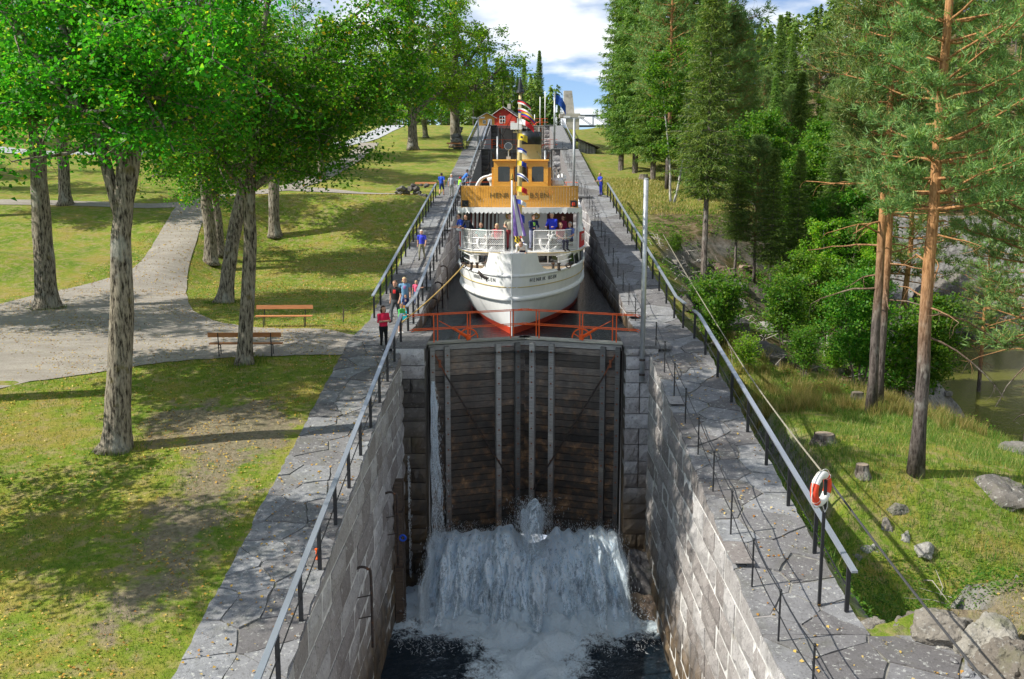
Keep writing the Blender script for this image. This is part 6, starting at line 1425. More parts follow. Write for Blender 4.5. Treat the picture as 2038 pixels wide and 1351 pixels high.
# birches and shrubs
def shrubby(seed, h, rad, nl, leaf, bark, mt, stems=3, r0=.06):
    rr = random.Random(seed); rng = np.random.default_rng(seed); mb = MB(); C = []
    for s in range(stems):
        a = rr.uniform(0, 6.3); tp = branch_pts(Vector((.15*math.cos(a), .15*math.sin(a), 0)), Vector((.22*math.cos(a), .22*math.sin(a), 1)), h*rr.uniform(.75, 1), rr, 9, .09, .05); mb.tube(tp, [r0*(1-.85*i/9) for i in range(10)], 7)
        for i in range(3, 10):
            for q_ in range(5):
                p2 = branch_pts(tp[i], Vector((rr.uniform(-1, 1), rr.uniform(-1, 1), rr.uniform(-.1, .8))), rad*rr.uniform(.4, 1)*(1.15-.06*i), rr, 4, .2, -.03); mb.tube(p2, [.018, .013, .009, .006, .004], 3, False); C += p2[1:]
    C = np.array([tuple(c) for c in C]); P = C[rng.integers(0, len(C), nl)]+rng.normal(0, .2*max(.5, rad/2), (nl, 3))*np.array([1, 1, .7])
    tm = bpy.data.meshes.new('trunk'); tm.from_pydata(mb.v, [], mb.f); tm.materials.append(M[bark]); tm.update(); return tm, leaves_mesh(P, leaf, M[mt], 'crown', rng)
bi = shrubby(301, 9, 1.7, 9000, .13, 'bark_birch', 'leaf_light', 2, .09); bi2 = shrubby(302, 13, 2.4, 12000, .17, 'bark_birch', 'leaf_shrub', 2, .10); sh1 = shrubby(303, 3.2, 1.5, 6000, .12, 'bark_spruce', 'leaf_shrub', 5, .03); sh2 = shrubby(304, 8.5, 2.6, 14000, .17, 'bark_spruce', 'leaf_shrub', 3, .09); sh3 = shrubby(305, 2.2, 1.1, 3500, .10, 'bark_spruce', 'leaf_light', 5, .02)
plant('birch_tree', 'slender birch with curved white stems above the knoll', 'tree', pb_(1650, 715), bi, 1.5, 1.0); plant('birch_tree', 'white-stemmed birch against the dark conifers', 'tree', ground_at(at(1335, 450, 80).x, 80), bi2, 0, 1.05); plant('birch_tree', 'pale birch on the bank behind the slim pines', 'tree', pb_(1690, 690), bi, 3.5, .9)
for i, (px, py, me, sc) in enumerate(((1520, 470, sh2, 1.05), (1500, 560, pD, .55), (1580, 620, sA, .62), (1610, 540, sh2, 1.1), (1660, 600, sA, .8), (1560, 690, sh1, 1.1), (1700, 660, pD, .6), (1430, 680, sh1, 1.0))):
    plant(*(('leafy_tree', 'leafy green tree among the growth on the right ravine slope') if me in (sh1, sh2) else ('young_conifer', 'young conifer among the leafy growth on the right ravine slope')), 'tree', pb_(px, py), me, i*1.1, sc, 'leafy trees in the ravine' if me in (sh1, sh2) else 'young conifers in the ravine')
for i, (px, py, me, sc) in enumerate(((1390, 620, sh1, .45), (1425, 690, sh1, .6), (1480, 735, sh3, .7), (1600, 745, sh1, .7), (1660, 742, sh3, .8), (1345, 505, sh1, .4))):
    plant('shrub', 'low leafy shrub at the edge of the right ramp', 'shrub', pb_(px, py), me, i*2.1, sc, 'low shrubs beside the right ramp')
for i, (x, y, sc) in enumerate(((18, 52, .8), (21, 56, .9), (24.5, 60, .9), (20, 64, 1.0), (24, 71, 1.0), (17, 58, .8), (22, 78, 1.0), (26, 84, 1.0), (32, 88, .9), (19, 70, .9))):
    plant('leafy_tree', 'leafy green tree on the shadowed river bank behind the pines', 'tree', ground_at(x, y), (sh2, sh1, sh2)[i % 3], i*1.7, sc*(2.0 if i % 3 == 1 else 1), 'leafy trees on the river bank')
# forest on the far bank and the hill: nearest trees one by one, the rest one mass
rr = random.Random(77); cand = []
for _ in range(6000):
    x, y = rr.uniform(14, 190), rr.uniform(62, 330); z = hz(x, y)
    if z < RIVER+1.5: continue
    if y < 92 and x < 26: continue
    if y < 165 and x < 26 and y > 120 and x < 16: continue
    px = VX+(x+.25)/y*FPX
    if px < 1225 or px > 2250: continue
    if px > 1790 and y < 150 and z < 0: continue
    if 1440 < px < 1660 and y < 104: continue
    if px > 1640 and y < 100 and z < -4: continue
    cand.append((x, y, z))
sel = []
for c in cand:
    if all((c[0]-q_[0])**2+(c[1]-q_[1])**2 > (3.4+c[1]*.008)**2 for q_ in sel): sel.append(c)
for _ in range(260):
    x, y = rr.uniform(-75, 8), rr.uniform(205, 330); z = hz(x, y); sel.append((x, y, z))
sel = [c for c in sel if not (-13 < c[0] < 12 and c[1] < 215)]
sel.sort(key=lambda c: c[1]); NEAR = 120
for i, (x, y, z) in enumerate(sel[:NEAR]):
    k = rr.random(); me, nm_ = (pD, 'pine') if k < .45 else (pC, 'pine') if k < .62 else (sB, 'spruce') if k < .82 else (bi2, 'broadleaf') if k < .9 else (sh2, 'broadleaf')
    plant(nm_+'_tree', {'pine': 'pine in the forest across the right ravine', 'spruce': 'spruce in the forest across the right ravine', 'broadleaf': 'broadleaf tree in the forest across the right ravine'}[nm_], 'tree', (x, y, z-.2), me, rr.uniform(0, 6.3), rr.uniform(.62, .95) if nm_ != 'broadleaf' else rr.uniform(.9, 1.3), nm_+'s in the forest across the ravine')
far = sel[NEAR:]; V_l, F_l, T_l = [], [], MB(); o_ = 0; rng = np.random.default_rng(9)
for x, y, z in far:
    h = rr.uniform(9, 17); sp = rr.uniform(1.7, 2.6); pn = rr.random() < .5; n = 150
    u = rng.uniform(0, 1, n)**.8; r = sp*((1-u)**.8 if not pn else np.sqrt(np.clip(1-(u*1.15-.35)**2, .05, 1))*.9)*rng.uniform(.4, 1, n)**.5; a = rng.uniform(0, 6.3, n); zz_ = h*((.12+.88*u) if not pn else (.4+.6*u))
    P = np.stack([x+r*np.cos(a), y+r*np.sin(a), z+zz_], 1); s = rng.uniform(.45, 1.0, (n, 1)); d = np.stack([np.cos(a), np.sin(a), rng.uniform(-.5, .4, n)], 1); t = np.stack([-np.sin(a), np.cos(a), rng.uniform(-.3, .3, n)], 1)
    V_l.append(np.stack([P-t*s*.5, P+t*s*.5, P+d*s*1.0+np.array([0, 0, -.15]), P-d*s*.3+np.array([0, 0, .35])], 1).reshape(-1, 3)); T_l.tube([(x, y, z-.3), (x, y, z+h*.95)], [.16, .03], 5, False)
V_l = np.concatenate(V_l); nq = len(V_l)//4; F_l = (np.arange(nq)[:, None]*4+np.array([[0, 1, 3], [0, 2, 1]]).reshape(1, 6)).reshape(-1, 3)
ff = thing('far_forest', 'dense conifer forest covering the far hill and skyline', 'forest', (0, 250, 20)); ff['kind'] = 'stuff'
link('crowns', mesh_np('crowns', V_l-np.array([0, 250, 20]), F_l, [M['needle_spruce']]), ff); T_l.build('trunks', M['bark_spruce'], ff, (0, 250, 20))

for g_ in ('young conifers in the ravine', 'conifers behind the red house', 'leafy trees in the ravine', 'leafy trees on the river bank', 'low shrubs beside the right ramp', 'tall conifer stand right of the sky', 'broadleaf trees behind the park', 'broadleafs in the forest across the ravine'): 
    if len([o for o in COL.objects if o.get('group') == g_]) <= 18: number(g_)
# ---------------------------------------------------------------- rocks, stumps, walls of the terrain
def ico(sub):
    t = (1+5**.5)/2; v = [Vector(p).normalized() for p in ((-1, t, 0), (1, t, 0), (-1, -t, 0), (1, -t, 0), (0, -1, t), (0, 1, t), (0, -1, -t), (0, 1, -t), (t, 0, -1), (t, 0, 1), (-t, 0, -1), (-t, 0, 1))]
    f = [(0, 11, 5), (0, 5, 1), (0, 1, 7), (0, 7, 10), (0, 10, 11), (1, 5, 9), (5, 11, 4), (11, 10, 2), (10, 7, 6), (7, 1, 8), (3, 9, 4), (3, 4, 2), (3, 2, 6), (3, 6, 8), (3, 8, 9), (4, 9, 5), (2, 4, 11), (6, 2, 10), (8, 6, 7), (9, 8, 1)]
    for _ in range(sub):
        mid = {}; nf = []
        def m_(a, b_):
            k = (min(a, b_), max(a, b_))
            if k not in mid: v.append(((v[a]+v[b_])/2).normalized()); mid[k] = len(v)-1
            return mid[k]
        for a, b_, c in f: x, y, z = m_(a, b_), m_(b_, c), m_(c, a); nf += [(a, x, z), (b_, y, x), (c, z, y), (x, y, z)]
        f = nf
    return v, f
ICO = {k: ico(k) for k in (2, 3, 4)}
def rock_mesh(seed, dims, sub=3, planes=17, rough=.10):
    rr = random.Random(seed); pl = [(Vector((rr.gauss(0, 1), rr.gauss(0, 1), rr.gauss(0, 1))).normalized(), rr.uniform(.45, .9)) for _ in range(planes)]; v, f = ICO[sub]; out = []
    for d in v:
        r = min([1.0]+[h/max(.05, n.dot(d)) for n, h in pl if n.dot(d) > .05]); r += rough*mnoise.fractal(d*2.6+Vector((seed, 0, 0)), .8, 2.2, 4); out.append((d.x*r*dims[0], d.y*r*dims[1], d.z*r*dims[2]))
    return out, f
def rock(label, loc, dims, seed, m='rock', rz=0, sub=3, group=None, cat='rock', name='boulder'):
    v, f = rock_mesh(seed, dims, sub); o = link(name, mesh_np(name, v, [list(x) for x in f], [M[m]]), None, loc, (0, 0, rz)); tag(o, label, cat, group); return o
M['rock_pale'] = stone_mat('rock_pale', (.20, .187, .16), .35, green=.5)
gp = lambda px, py, dz=0: G(px, py)+Vector((0, 0, dz))
zl_ = -2.72
RW = (((8.25, 18.45, -2.55), (.6, .5, .55), 'pale boulder at the top corner of the stone landing'), ((8.6, 17.75, -2.6), (.6, .55, .62), 'second rock from the top corner of the landing'), ((8.75, 17.05, -2.55), (.55, .6, .66), 'third rock from the top corner of the landing'), ((8.9, 16.3, -2.6), (.6, .6, .62), 'cracked rock in the middle of the rock edge'), ((9.0, 15.5, -2.6), (.55, .65, .68), 'tall pale rock below the middle of the rock edge'), ((9.1, 14.7, -2.65), (.6, .65, .6), 'lichen-grey rock of the rock edge near the bottom'), ((9.2, 13.8, -2.65), (.6, .7, .62), 'lowest rock of the edge along the landing'),
      ((9.7, 17.6, -2.45), (.55, .5, .4), 'rock behind the edge at the upper mound'), ((9.9, 16.3, -2.35), (.55, .45, .28), 'flat white-grey rock on the mound'), ((10.1, 14.6, -2.45), (.5, .4, .26), 'low pale rock in the dry grass of the mound'), ((7.55, 18.95, -2.78), (.36, .32, .26), 'rounded stone at the end of the right ramp'), ((7.05, 19.15, -2.85), (.3, .25, .2), 'small stone wedged behind the last rail post'), ((8.0, 19.4, -2.9), (.42, .36, .3), 'mossy stone just behind the landing corner'), ((11.7, 20.2, -2.35), (.4, .3, .2), 'small yellowish stone on the crest of the mound'))
for i, (p, d, lab) in enumerate(RW): rock(lab, p, tuple(q_*1.2 for q_ in d), 20+i, 'rock_pale', i*.7, 4)
rub = thing('rubble_edge', 'strip of small broken flat stones along the landing', 'rubble', (8.4, 16, zl_)); rr = random.Random(12)
for i in range(46):
    x, y = rr.uniform(7.9, 8.75), rr.uniform(12.5, 18.6); v, f = rock_mesh(100+i % 8, (1, 1, 1), 2); s = rr.uniform(.10, .26)
    key = 'pebble%d' % (i % 8)
    me = bpy.data.meshes.get(key) or mesh_np(key, v, [list(q_) for q_ in f], [M['slab' if i % 3 else 'rock']]); link('stone', me, rub, (x-8.4, y-16, -.02+rr.uniform(0, .05)), (rr.uniform(-.2, .2), rr.uniform(-.2, .2), rr.uniform(0, 6)), (s, s*rr.uniform(.6, 1), s*.35))
for i, (px, py, d, m_, lab) in enumerate(((1780, 1010, (.55, .4, .35), 'rock', 'grey rock cluster in the gully, upper stone'), (1800, 1060, (.5, .4, .5), 'rock', 'tall grey rock in the gully below the ferns'), (1765, 1045, (.5, .4, .45), 'rock', 'rounded rock left in the gully'), (1700, 1105, (.55, .4, .4), 'rock', 'grey stone in the gully beside the landing corner'), (1735, 1085, (.5, .45, .45), 'rock', 'mossy stone in the gully left of the mound'), (1830, 1085, (.7, .5, .45), 'rock', 'low rock behind the crest of the mound'), (1990, 960, (1.6, 1.2, .8), 'rock', 'broad grey outcrop at the right edge of the knoll'), (2025, 900, (1.5, 1.1, .7), 'rock', 'outcrop at the right border above the gully'), (1885, 800, (.45, .35, .35), 'rock', 'yellow-white stone by the river'),
                                        (1862, 805, (.4, .3, .2), 'rock', 'flat pale stone by the river'), (1500, 690, (1.6, 1.1, 1.0), 'rock_dark', 'black mossy rock above the knoll'), (1590, 725, (1.7, 1.0, .9), 'rock_dark', 'dark overhanging rock behind the dry grass'), (1340, 520, (1.4, 1.6, .7), 'rock', 'large smooth pale rock beside the right ramp'), (1420, 590, (1.4, 1.0, .7), 'rock_dark', 'shadowed rock on the ravine slope'), (1455, 560, (1.3, 1.0, .6), 'rock', 'light rock on the ravine slope'),
                                        (1520, 650, (1.4, 1.0, .7), 'rock', 'rock among brush on the ravine slope'), (1365, 600, (1.2, 1.0, .7), 'rock_dark', 'dark ledge beside the right ramp below the pale rock'), (1385, 575, (1.1, .9, .6), 'rock', 'grey ledge between the ramp and the bare-boled spruce'), (1440, 640, (1.5, 1.1, .8), 'rock_dark', 'black rock step on the ravine slope'), (1470, 600, (1.3, 1.0, .7), 'rock', 'pale rock step on the ravine slope'), (1430, 530, (1.4, 1.0, .6), 'rock_brown', 'brown rock hump on the ravine slope'), (1480, 530, (1.2, .9, .6), 'rock_brown', 'brown rock hump right of the small spruce'), (1395, 515, (1.0, .8, .5), 'rock', 'small rock near the bare-boled spruce'), (1660, 820, (.3, .25, .15), 'rock', 'small stone in the knoll grass'), (1218, 372, (.9, .7, .5), 'rock_dark', 'dark stone at the end of the upper right railing'))):
    rock(lab, gp(px, py, -.42*d[2]-.05), d, 50+i, m_, i*.9)
for i, (px, py, Yr, d, lab) in enumerate(((1880, 600, 118, (5.5, 4, 6), 'pale cliff at the river bend'), (1905, 640, 112, (3, 3, 3), 'dark boulder at the foot of the river cliff'), (1955, 610, 122, (6, 5, 6), 'grey cliff right of the river bend'), (1640, 150, 215, (7, 5, 9), 'bare pinkish crag high on the wooded hill'), (1600, 135, 225, (6, 5, 6), 'upper crag left on the wooded hill'), (1672, 205, 205, (5, 4, 5), 'lower crag on the wooded hill'))):
    p = at(px, py, Yr); rock(lab, p, d, 90+i, 'rock' if i not in (1,) else 'rock_dark', i, 4)
rock('black wet rock bulging below the right gate pier', (4.15, 35.2, -8.7), (.95, 1.3, 1.5), 131, 'rock_dark', .3, 4); rock('brown wet rock under the right pier by the foam', (4.3, 34.0, -9.4), (.8, 1.2, .9), 133, 'rock_brown', .9, 4)
rr = random.Random(31)
for lab, pts, n_ in (('dry stone wall beside the bench on the upper path', [(-7.6, 77.2), (-9.6, 77.8)], 26), ('dark rubble wall left of the topmost ramp', [(-7.4, 118), (-8.6, 138)], 40)):
    a, b_ = Vector((*pts[0], 0)), Vector((*pts[1], 0)); base = Vector((a.x, a.y, hz(a.x, a.y))); root = thing('rubble_wall', lab, 'wall', base)
    for i in range(n_):
        t = rr.random(); p = a.lerp(b_, t); lv = rr.randint(0, 3); s = rr.uniform(.25, .45)*(1.9 if n_ > 30 else 1); key = 'pebble%d' % (i % 8); me0 = bpy.data.meshes[key]; k2 = key+'w'; me = bpy.data.meshes.get(k2)
        if me is None: me = me0.copy(); me.name = k2; me.materials.clear(); me.materials.append(M['rubble'])
        link('stone', me, root, (p.x+rr.uniform(-.3, .3)-base.x, p.y+rr.uniform(-.3, .3)-base.y, hz(p.x, p.y)-base.z+lv*.28*(1.9 if n_ > 30 else 1)-.1), (rr.uniform(-.3, .3), rr.uniform(-.3, .3), rr.uniform(0, 6)), (s, s*.8, s*.6))
def stump(label, p, r, h, seed):
    root = thing('tree_stump', label, 'stump', p); mb = MB(); n = 18; rings = []
    for j, (z, f) in enumerate(((-.1, 1.5), (.05, 1.25), (h*.5, 1.02), (h, .98))):
        for k in range(n): a = 2*math.pi*k/n; q_ = r*f*(1+.14*mnoise.noise((math.cos(a)*2+seed, math.sin(a)*2, z*2))+.06*(k % 2)); mb.v.append((q_*math.cos(a), q_*math.sin(a), z+.03*mnoise.noise((k, seed, 0))))
    for j in range(3):
        for k in range(n): mb.f.append([j*n+k, j*n+(k+1) % n, (j+1)*n+(k+1) % n, (j+1)*n+k]); mb.m.append(0)
    mb.build('bark', M['bark_spruce'], root); MB().prism([(.93*r*math.cos(2*math.pi*k/n), .93*r*math.sin(2*math.pi*k/n)) for k in range(n)], h-.02, h+.012).build('cut_face', M['old_wood2'], root)
M['old_wood2'] = mat('cut_wood', (.30, .24, .18), .9, vary=.3, scale=9, bmp=.5)
stump('weathered stump in the middle of the knoll', gp(1640, 880), .34, .3, 1); stump('sawn stump on the dry mound at bottom right', gp(1930, 1285), .24, .32, 2); stump('low stump near the slim pines', gp(1706, 792), .25, .25, 3); stump('small stump on the tan grass slope', gp(1281, 357), .4, .5, 4); stump('leaning stump remnant near the ferns', gp(1715, 945), .2, .35, 5)
# ---------------------------------------------------------------- buildings and bridge at the top of the staircase
M['red_wall'] = mat('red_boards', (.50, .045, .03), .75, vary=.15, scale=2, stretch=(9, 9, .4)); M['roof'] = mat('dark_roof', (.06, .06, .065), .8, vary=.2); M['yellow_wall'] = mat('ochre_boards', (.62, .33, .07), .75, vary=.12, scale=2, stretch=(9, 9, .4)); M['white_trim'] = mat('white_trim', (.78, .77, .74), .6, vary=.04); M['grey_wood'] = wood_mat('weathered_boards', (.42, .40, .36), (.20, .19, .17))
def house(label, base, rz, w_, d_, hw, hr, wall_m, windows, door=None, roof_m='roof', cat='house', name='cottage', chim=False, over=.35):
    root = thing(name, label, cat, base, rz); pr = [(-w_/2, 0), (w_/2, 0), (w_/2, hw), (0, hw+hr), (-w_/2, hw)]; mb = MB()
    mb.add([(x, -d_/2, z) for x, z in pr]+[(x, d_/2, z) for x, z in pr], [(0, 1, 2, 3, 4), (9, 8, 7, 6, 5)]+[(i, i+5, (i+1) % 5+5, (i+1) % 5) for i in range(5)]); mb.build('wall', M[wall_m], root)
    for s in (-1, 1):
        rf = MB(); a, b_ = Vector((0, 0, hw+hr+.06)), Vector((s*(w_/2+over), 0, hw-over*hr/(w_/2)+.06)); rf.add([(a.x, -d_/2-over, a.z), (b_.x, -d_/2-over, b_.z), (b_.x, d_/2+over, b_.z), (a.x, d_/2+over, a.z), (a.x, -d_/2-over, a.z+.1), (b_.x, -d_/2-over, b_.z+.1), (b_.x, d_/2+over, b_.z+.1), (a.x, d_/2+over, a.z+.1)], [(0, 3, 2, 1), (4, 5, 6, 7), (0, 1, 5, 4), (1, 2, 6, 5), (2, 3, 7, 6), (3, 0, 4, 7)]); ro = rf.build('roof', M[roof_m], root)
        MB().beam((0, -d_/2-over-.03, a.z+.02), (b_.x, -d_/2-over-.03, b_.z+.02), .06, .2, (0, 1, 0)).build('bargeboard', M['white_trim'], ro)
    for x, z, ww, wh_ in windows:
        wi = MB().box((x, -d_/2-.03, z), (ww, .06, wh_)).build('window', M['white_trim'], root)
        for sx_ in (-1, 1):
            for sz in (-.5, .5): MB().box((x+sx_*ww*.22, -d_/2-.065, z+sz*wh_*.44), (ww*.33, .02, wh_*.36)).build('pane', M['glass'], wi)
    if door: MB().box((door[0], -d_/2-.03, door[2]/2), (door[1], .07, door[2])).build('door', M['white_trim'], root)
    if chim: MB().box((.4, .5, hw+hr+.35), (.55, .55, .9)).build('chimney', M['concrete'], root)
    return root
p = at(1008, 246, 178); house('small red boarded house with white window above the top gate', (p.x, 178, 13.75), R(-10), 4.4, 5.5, 2.3, 1.5, 'red_wall', [(-.2, 1.75, 1.0, 1.25)], (1.6, .7, 1.4), chim=True)
p = at(966, 240, 168); house('ochre yellow hut left of the top gate', (p.x, 170, 13.75), R(8), 2.6, 3, 1.7, .7, 'yellow_wall', [(-.4, 1.0, .5, .6)], (.5, .7, 1.5), cat='hut', name='hut')
tw = thing('bridge_tower', 'concrete bridge pylon leaning above a concrete block', 'tower', (8.2, 168, 12)); pc = at(1133, 226, 168); xa, xb = at(1115, 226, 168).x, at(1152, 226, 168).x; zt, zb, ztop = at(1133, 227, 168).z, at(1133, 276, 168).z, at(1131, 181, 168).z
MB().box(((xa+xb)/2+.5, 168, (zt+zb)/2), (xb-xa-1.0, 3.2, zt-zb)).build('block', M['concrete'], tw, tw.location); MB().box(((xa+xb)/2, 168, zt-.28), (xb-xa+.3, 3.6, .6)).build('cap_slab', M['concrete'], tw, tw.location)
x1, x2, x3, x4 = at(1122, 226, 168).x, at(1143, 226, 168).x, at(1138, 181, 168).x, at(1122, 181, 168).x
MB().add([(x1, 167, zt), (x2, 167, zt), (x3, 167.2, ztop), (x4, 167.2, ztop), (x1, 169.4, zt), (x2, 169.4, zt), (x3, 169, ztop), (x4, 169, ztop)], [(0, 1, 2, 3), (5, 4, 7, 6), (1, 5, 6, 2), (4, 0, 3, 7), (3, 2, 6, 7), (4, 5, 1, 0)]).build('pylon', M['concrete'], tw, tw.location)
MB().box((xa-.3, 168, zb-1.6), (2.2, 3, 4.2)).build('footing', M['concrete'], tw, tw.location)
M['truss'] = mat('blue_grey_steel', (.10, .13, .16), .55, vary=.15); tb = thing('truss_bridge', 'dark steel truss bridge leading right from the pylon', 'bridge', (xb, 168, zt-2)); zu, zd = at(1180, 230, 168).z, at(1180, 251, 168).z; L0, L1 = xb-.2, xb+26
for y in (166.9, 169.1):
    for z in (zu, zd): MB().beam((L0, y, z), (L1, y, z), .16, .2).build('chord', M['truss'], tb, tb.location)
    for i in range(10):
        x = L0+i*2.6; MB().beam((x, y, zd), (x, y, zu), .1, .1).build('vertical', M['truss'], tb, tb.location); MB().beam((x, y, zu), (x+2.6, y, zd), .08, .08).build('diagonal', M['truss'], tb, tb.location)
MB().box(((L0+L1)/2, 168, zd+.08), (L1-L0, 2.1, .1)).build('deck', M['grey_wood'], tb, tb.location)
p = at(1166, 300, 126); sh = thing('timber_shed', 'weathered timber shed with sloping roof below the bridge', 'shed', (p.x, 126, hz(p.x, 126)-.3)); o0 = sh.location; xl, xr = at(1150, 300, 126).x, at(1184, 300, 126).x; zr1, zr2 = at(1150, 277, 126).z, at(1188, 293, 126).z
for i in range(12):
    xa_ = lerp(xl, xr, i/12); xb_ = lerp(xl, xr, (i+1)/12)-.03; t0 = lerp(zr1, zr2, i/12)-.1; t1 = lerp(zr1, zr2, (i+1)/12)-.1
    MB().add([(xa_, 125, o0.z-1.5), (xb_, 125, o0.z-1.5), (xb_, 125, t1), (xa_, 125, t0), (xa_, 125.06, o0.z-1.5), (xb_, 125.06, o0.z-1.5), (xb_, 125.06, t1), (xa_, 125.06, t0)], [(0, 1, 2, 3), (5, 4, 7, 6), (1, 5, 6, 2), (4, 0, 3, 7), (3, 2, 6, 7)]).build('board', M['grey_wood'], sh, o0)
MB().add([(xl-.2, 124.5, zr1), (xr+.5, 124.5, zr2-.15), (xr+.5, 131, zr2-.15), (xl-.2, 131, zr1), (xl-.2, 124.5, zr1+.12), (xr+.5, 124.5, zr2-.03), (xr+.5, 131, zr2-.03), (xl-.2, 131, zr1+.12)], [(0, 3, 2, 1), (4, 5, 6, 7), (0, 1, 5, 4), (1, 2, 6, 5), (2, 3, 7, 6), (3, 0, 4, 7)]).build('roof', M['old_wood'], sh, o0)
MB().box(((xl+xr)/2, 128, (o0.z+zr2)/2-.8), (xr-xl-.3, 5, zr2-o0.z+1.2)).build('inner_wall', M['old_wood'], sh, o0)
p = at(1553, 252, 196); ch_ = thing('concrete_hut', 'small pale concrete hut on top of the stone dam', 'hut', (p.x, 196, p.z-.2)); MB().box((p.x, 197.2, p.z+.95), (2.7, 2.6, 2.1)).build('wall', M['concrete'], ch_, ch_.location); MB().box((p.x, 197.2, p.z+2.06), (3.0, 2.9, .14)).build('roof', M['concrete'], ch_, ch_.location); MB().box((p.x+.45, 195.87, p.z+.75), (.9, .06, 1.5)).build('door', M['steel'], ch_, ch_.location)
dm = thing('stone_dam', 'rough stone dam wall under the concrete hut', 'dam', (p.x, 197, -8)); mb = MB(); rr = random.Random(8)
MB().box((p.x+2, 199, (p.z-10)/2-.2), (34, 3, p.z+10)).build('core', M['rubble'], dm, dm.location)
for r_ in range(14):
    for c_ in range(16):
        v = blk('rubble'); link('stone_block', v, dm, (-14+c_*2.1+(r_ % 2)*1.0+2, .2+rr.uniform(-.1, .1), p.z+8-.6-r_*1.05), None, (2.0, .9, .98))
rl = thing('dam_railing', 'thin grey railing along the dam crest', 'railing', (p.x-5, 196.3, p.z-.1))
for i in range(9): MB().tube([(p.x-9+i*1.0, 196.3, p.z-.2), (p.x-9+i*1.0, 196.3, p.z+.9)], .03, 5).build('post', M['steel'], rl, rl.location)
for z in (.45, .9): MB().tube([(p.x-9, 196.3, p.z+z), (p.x-1, 196.3, p.z+z)], .03, 5).build('rail_bar', M['steel'], rl, rl.location)
# ---------------------------------------------------------------- grass, fallen leaves, brush (uncountable cover)
def hzn(x, y):
    i = np.clip(np.searchsorted(gx, x)-1, 0, nx-2); j = np.clip(np.searchsorted(gy, y)-1, 0, ny-2); u = (x-gx[i])/(gx[i+1]-gx[i]); v = (y-gy[j])/(gy[j+1]-gy[j]); Z = V_[:, :, 2]
    return Z[j, i]*(1-u)*(1-v)+Z[j, i+1]*u*(1-v)+Z[j+1, i]*(1-u)*v+Z[j+1, i+1]*u*v
def insiden(x, y, poly):
    c = np.zeros(len(x), bool); j = len(poly)-1
    for i in range(len(poly)):
        xi, yi = poly[i]; xj, yj = poly[j]; k = ((yi > y) != (yj > y)) & (x < (xj-xi)*(y-yi)/((yj-yi) or 1e-9)+xi); c ^= k; j = i
    return c
PLZ = smooth_poly(plaza, 5)
def blades(name, label, box, n, h, wd, mt, rng, mask=None, lean=.35, clump=0):
    x = rng.uniform(box[0], box[1], n); y = rng.uniform(box[2], box[3], n)
    if clump:
        k = rng.integers(0, clump, n); cx, cy = rng.uniform(box[0], box[1], clump), rng.uniform(box[2], box[3], clump); x = cx[k]+rng.normal(0, .12, n); y = cy[k]+rng.normal(0, .12, n)
    ok = np.ones(n, bool) if mask is None else mask(x, y); x, y = x[ok], y[ok]; n = len(x); z = hzn(x, y)-.01
    a = rng.uniform(0, 6.3, n); hh = h*rng.uniform(.5, 1.25, n); lx, ly = rng.normal(0, lean, n)*hh, rng.normal(0, lean, n)*hh; w_ = wd*rng.uniform(.6, 1.3, n)
    V = np.stack([np.stack([x-np.cos(a)*w_, y-np.sin(a)*w_, z], 1), np.stack([x+np.cos(a)*w_, y+np.sin(a)*w_, z], 1), np.stack([x+lx, y+ly, z+hh], 1)], 1).reshape(-1, 3)
    o = link(name, mesh_np(name, V, np.arange(n*3).reshape(-1, 3), [mt])); tag(o, label, 'grass', kind='stuff'); return o
M['blade'] = leaf_mat('lawn_blades', [(0, (.05, .14, .012)), (.45, (.11, .21, .02)), (.75, (.24, .26, .04)), (1, (.38, .30, .08))], .35); M['blade_dry'] = leaf_mat('dry_blades', [(0, (.10, .17, .03)), (.35, (.24, .24, .06)), (.7, (.42, .33, .12)), (1, (.55, .43, .20))], .35); M['blade_tall'] = leaf_mat('tall_blades', [(0, (.06, .15, .02)), (.5, (.14, .24, .04)), (.8, (.25, .28, .07)), (1, (.46, .38, .16))], .4)
rng = np.random.default_rng(3)
def pn(x, y, s, off=0): return np.sin(x*s*1.7+off)*np.cos(y*s*1.3-off)+.6*np.sin((x+y)*s*3.1+off*2)+.4*np.cos((x-y*.7)*s*5.3)
bare = lambda x, y: np.clip(1-np.hypot((x+9.5)/5.0, (y-29.5)/3.2), 0, 1)*2.2+np.clip(1-np.hypot((x+8.3)/1.5, (y-22.5)/8), 0, 1)*1.2
lm = lambda x, y: (rng.uniform(0, 1, len(x)) > bare(x, y)-.25*pn(x, y, .8)) & ~insiden(x, y, PLZ) & (rng.uniform(0, 1, len(x)) < .75+.3*pn(x, y, .35, 1))
blades('lawn_grass', 'short yellow-green lawn grass in the left foreground', (-26, -6.85, 14, 37), 150000, .075, .010, M['blade'], rng, lm); blades('lawn_grass', 'short bright lawn grass around the benches', (-24, -6.9, 36, 70), 60000, .075, .016, M['blade'], rng, lm)
blades('knoll_grass', 'long green grass on the knoll under the pines', (7.0, 22, 21.5, 46), 95000, .26, .010, M['blade_tall'], rng, lambda x, y: rng.uniform(0, 1, len(x)) < .72+.35*pn(x, y, .45)); blades('dry_grass', 'tufts of tall straw-coloured grass at the edge of the knoll', (8.5, 19, 38, 47), 16000, .6, .009, M['blade_dry'], rng, None, .3, clump=150); blades('mound_grass', 'short dry grass on the lower right mound', (8.2, 17, 11, 22.5), 55000, .085, .008, M['blade_dry'], rng, lambda x, y: ((x > 9.3) | (y > 18.9)) & (rng.uniform(0, 1, len(x)) < .6+.35*pn(x, y, .7)))
blades('bank_grass', 'rough grass on the upper right slope', (7.2, 18, 73, 98), 22000, .22, .03, M['blade_dry'], rng)
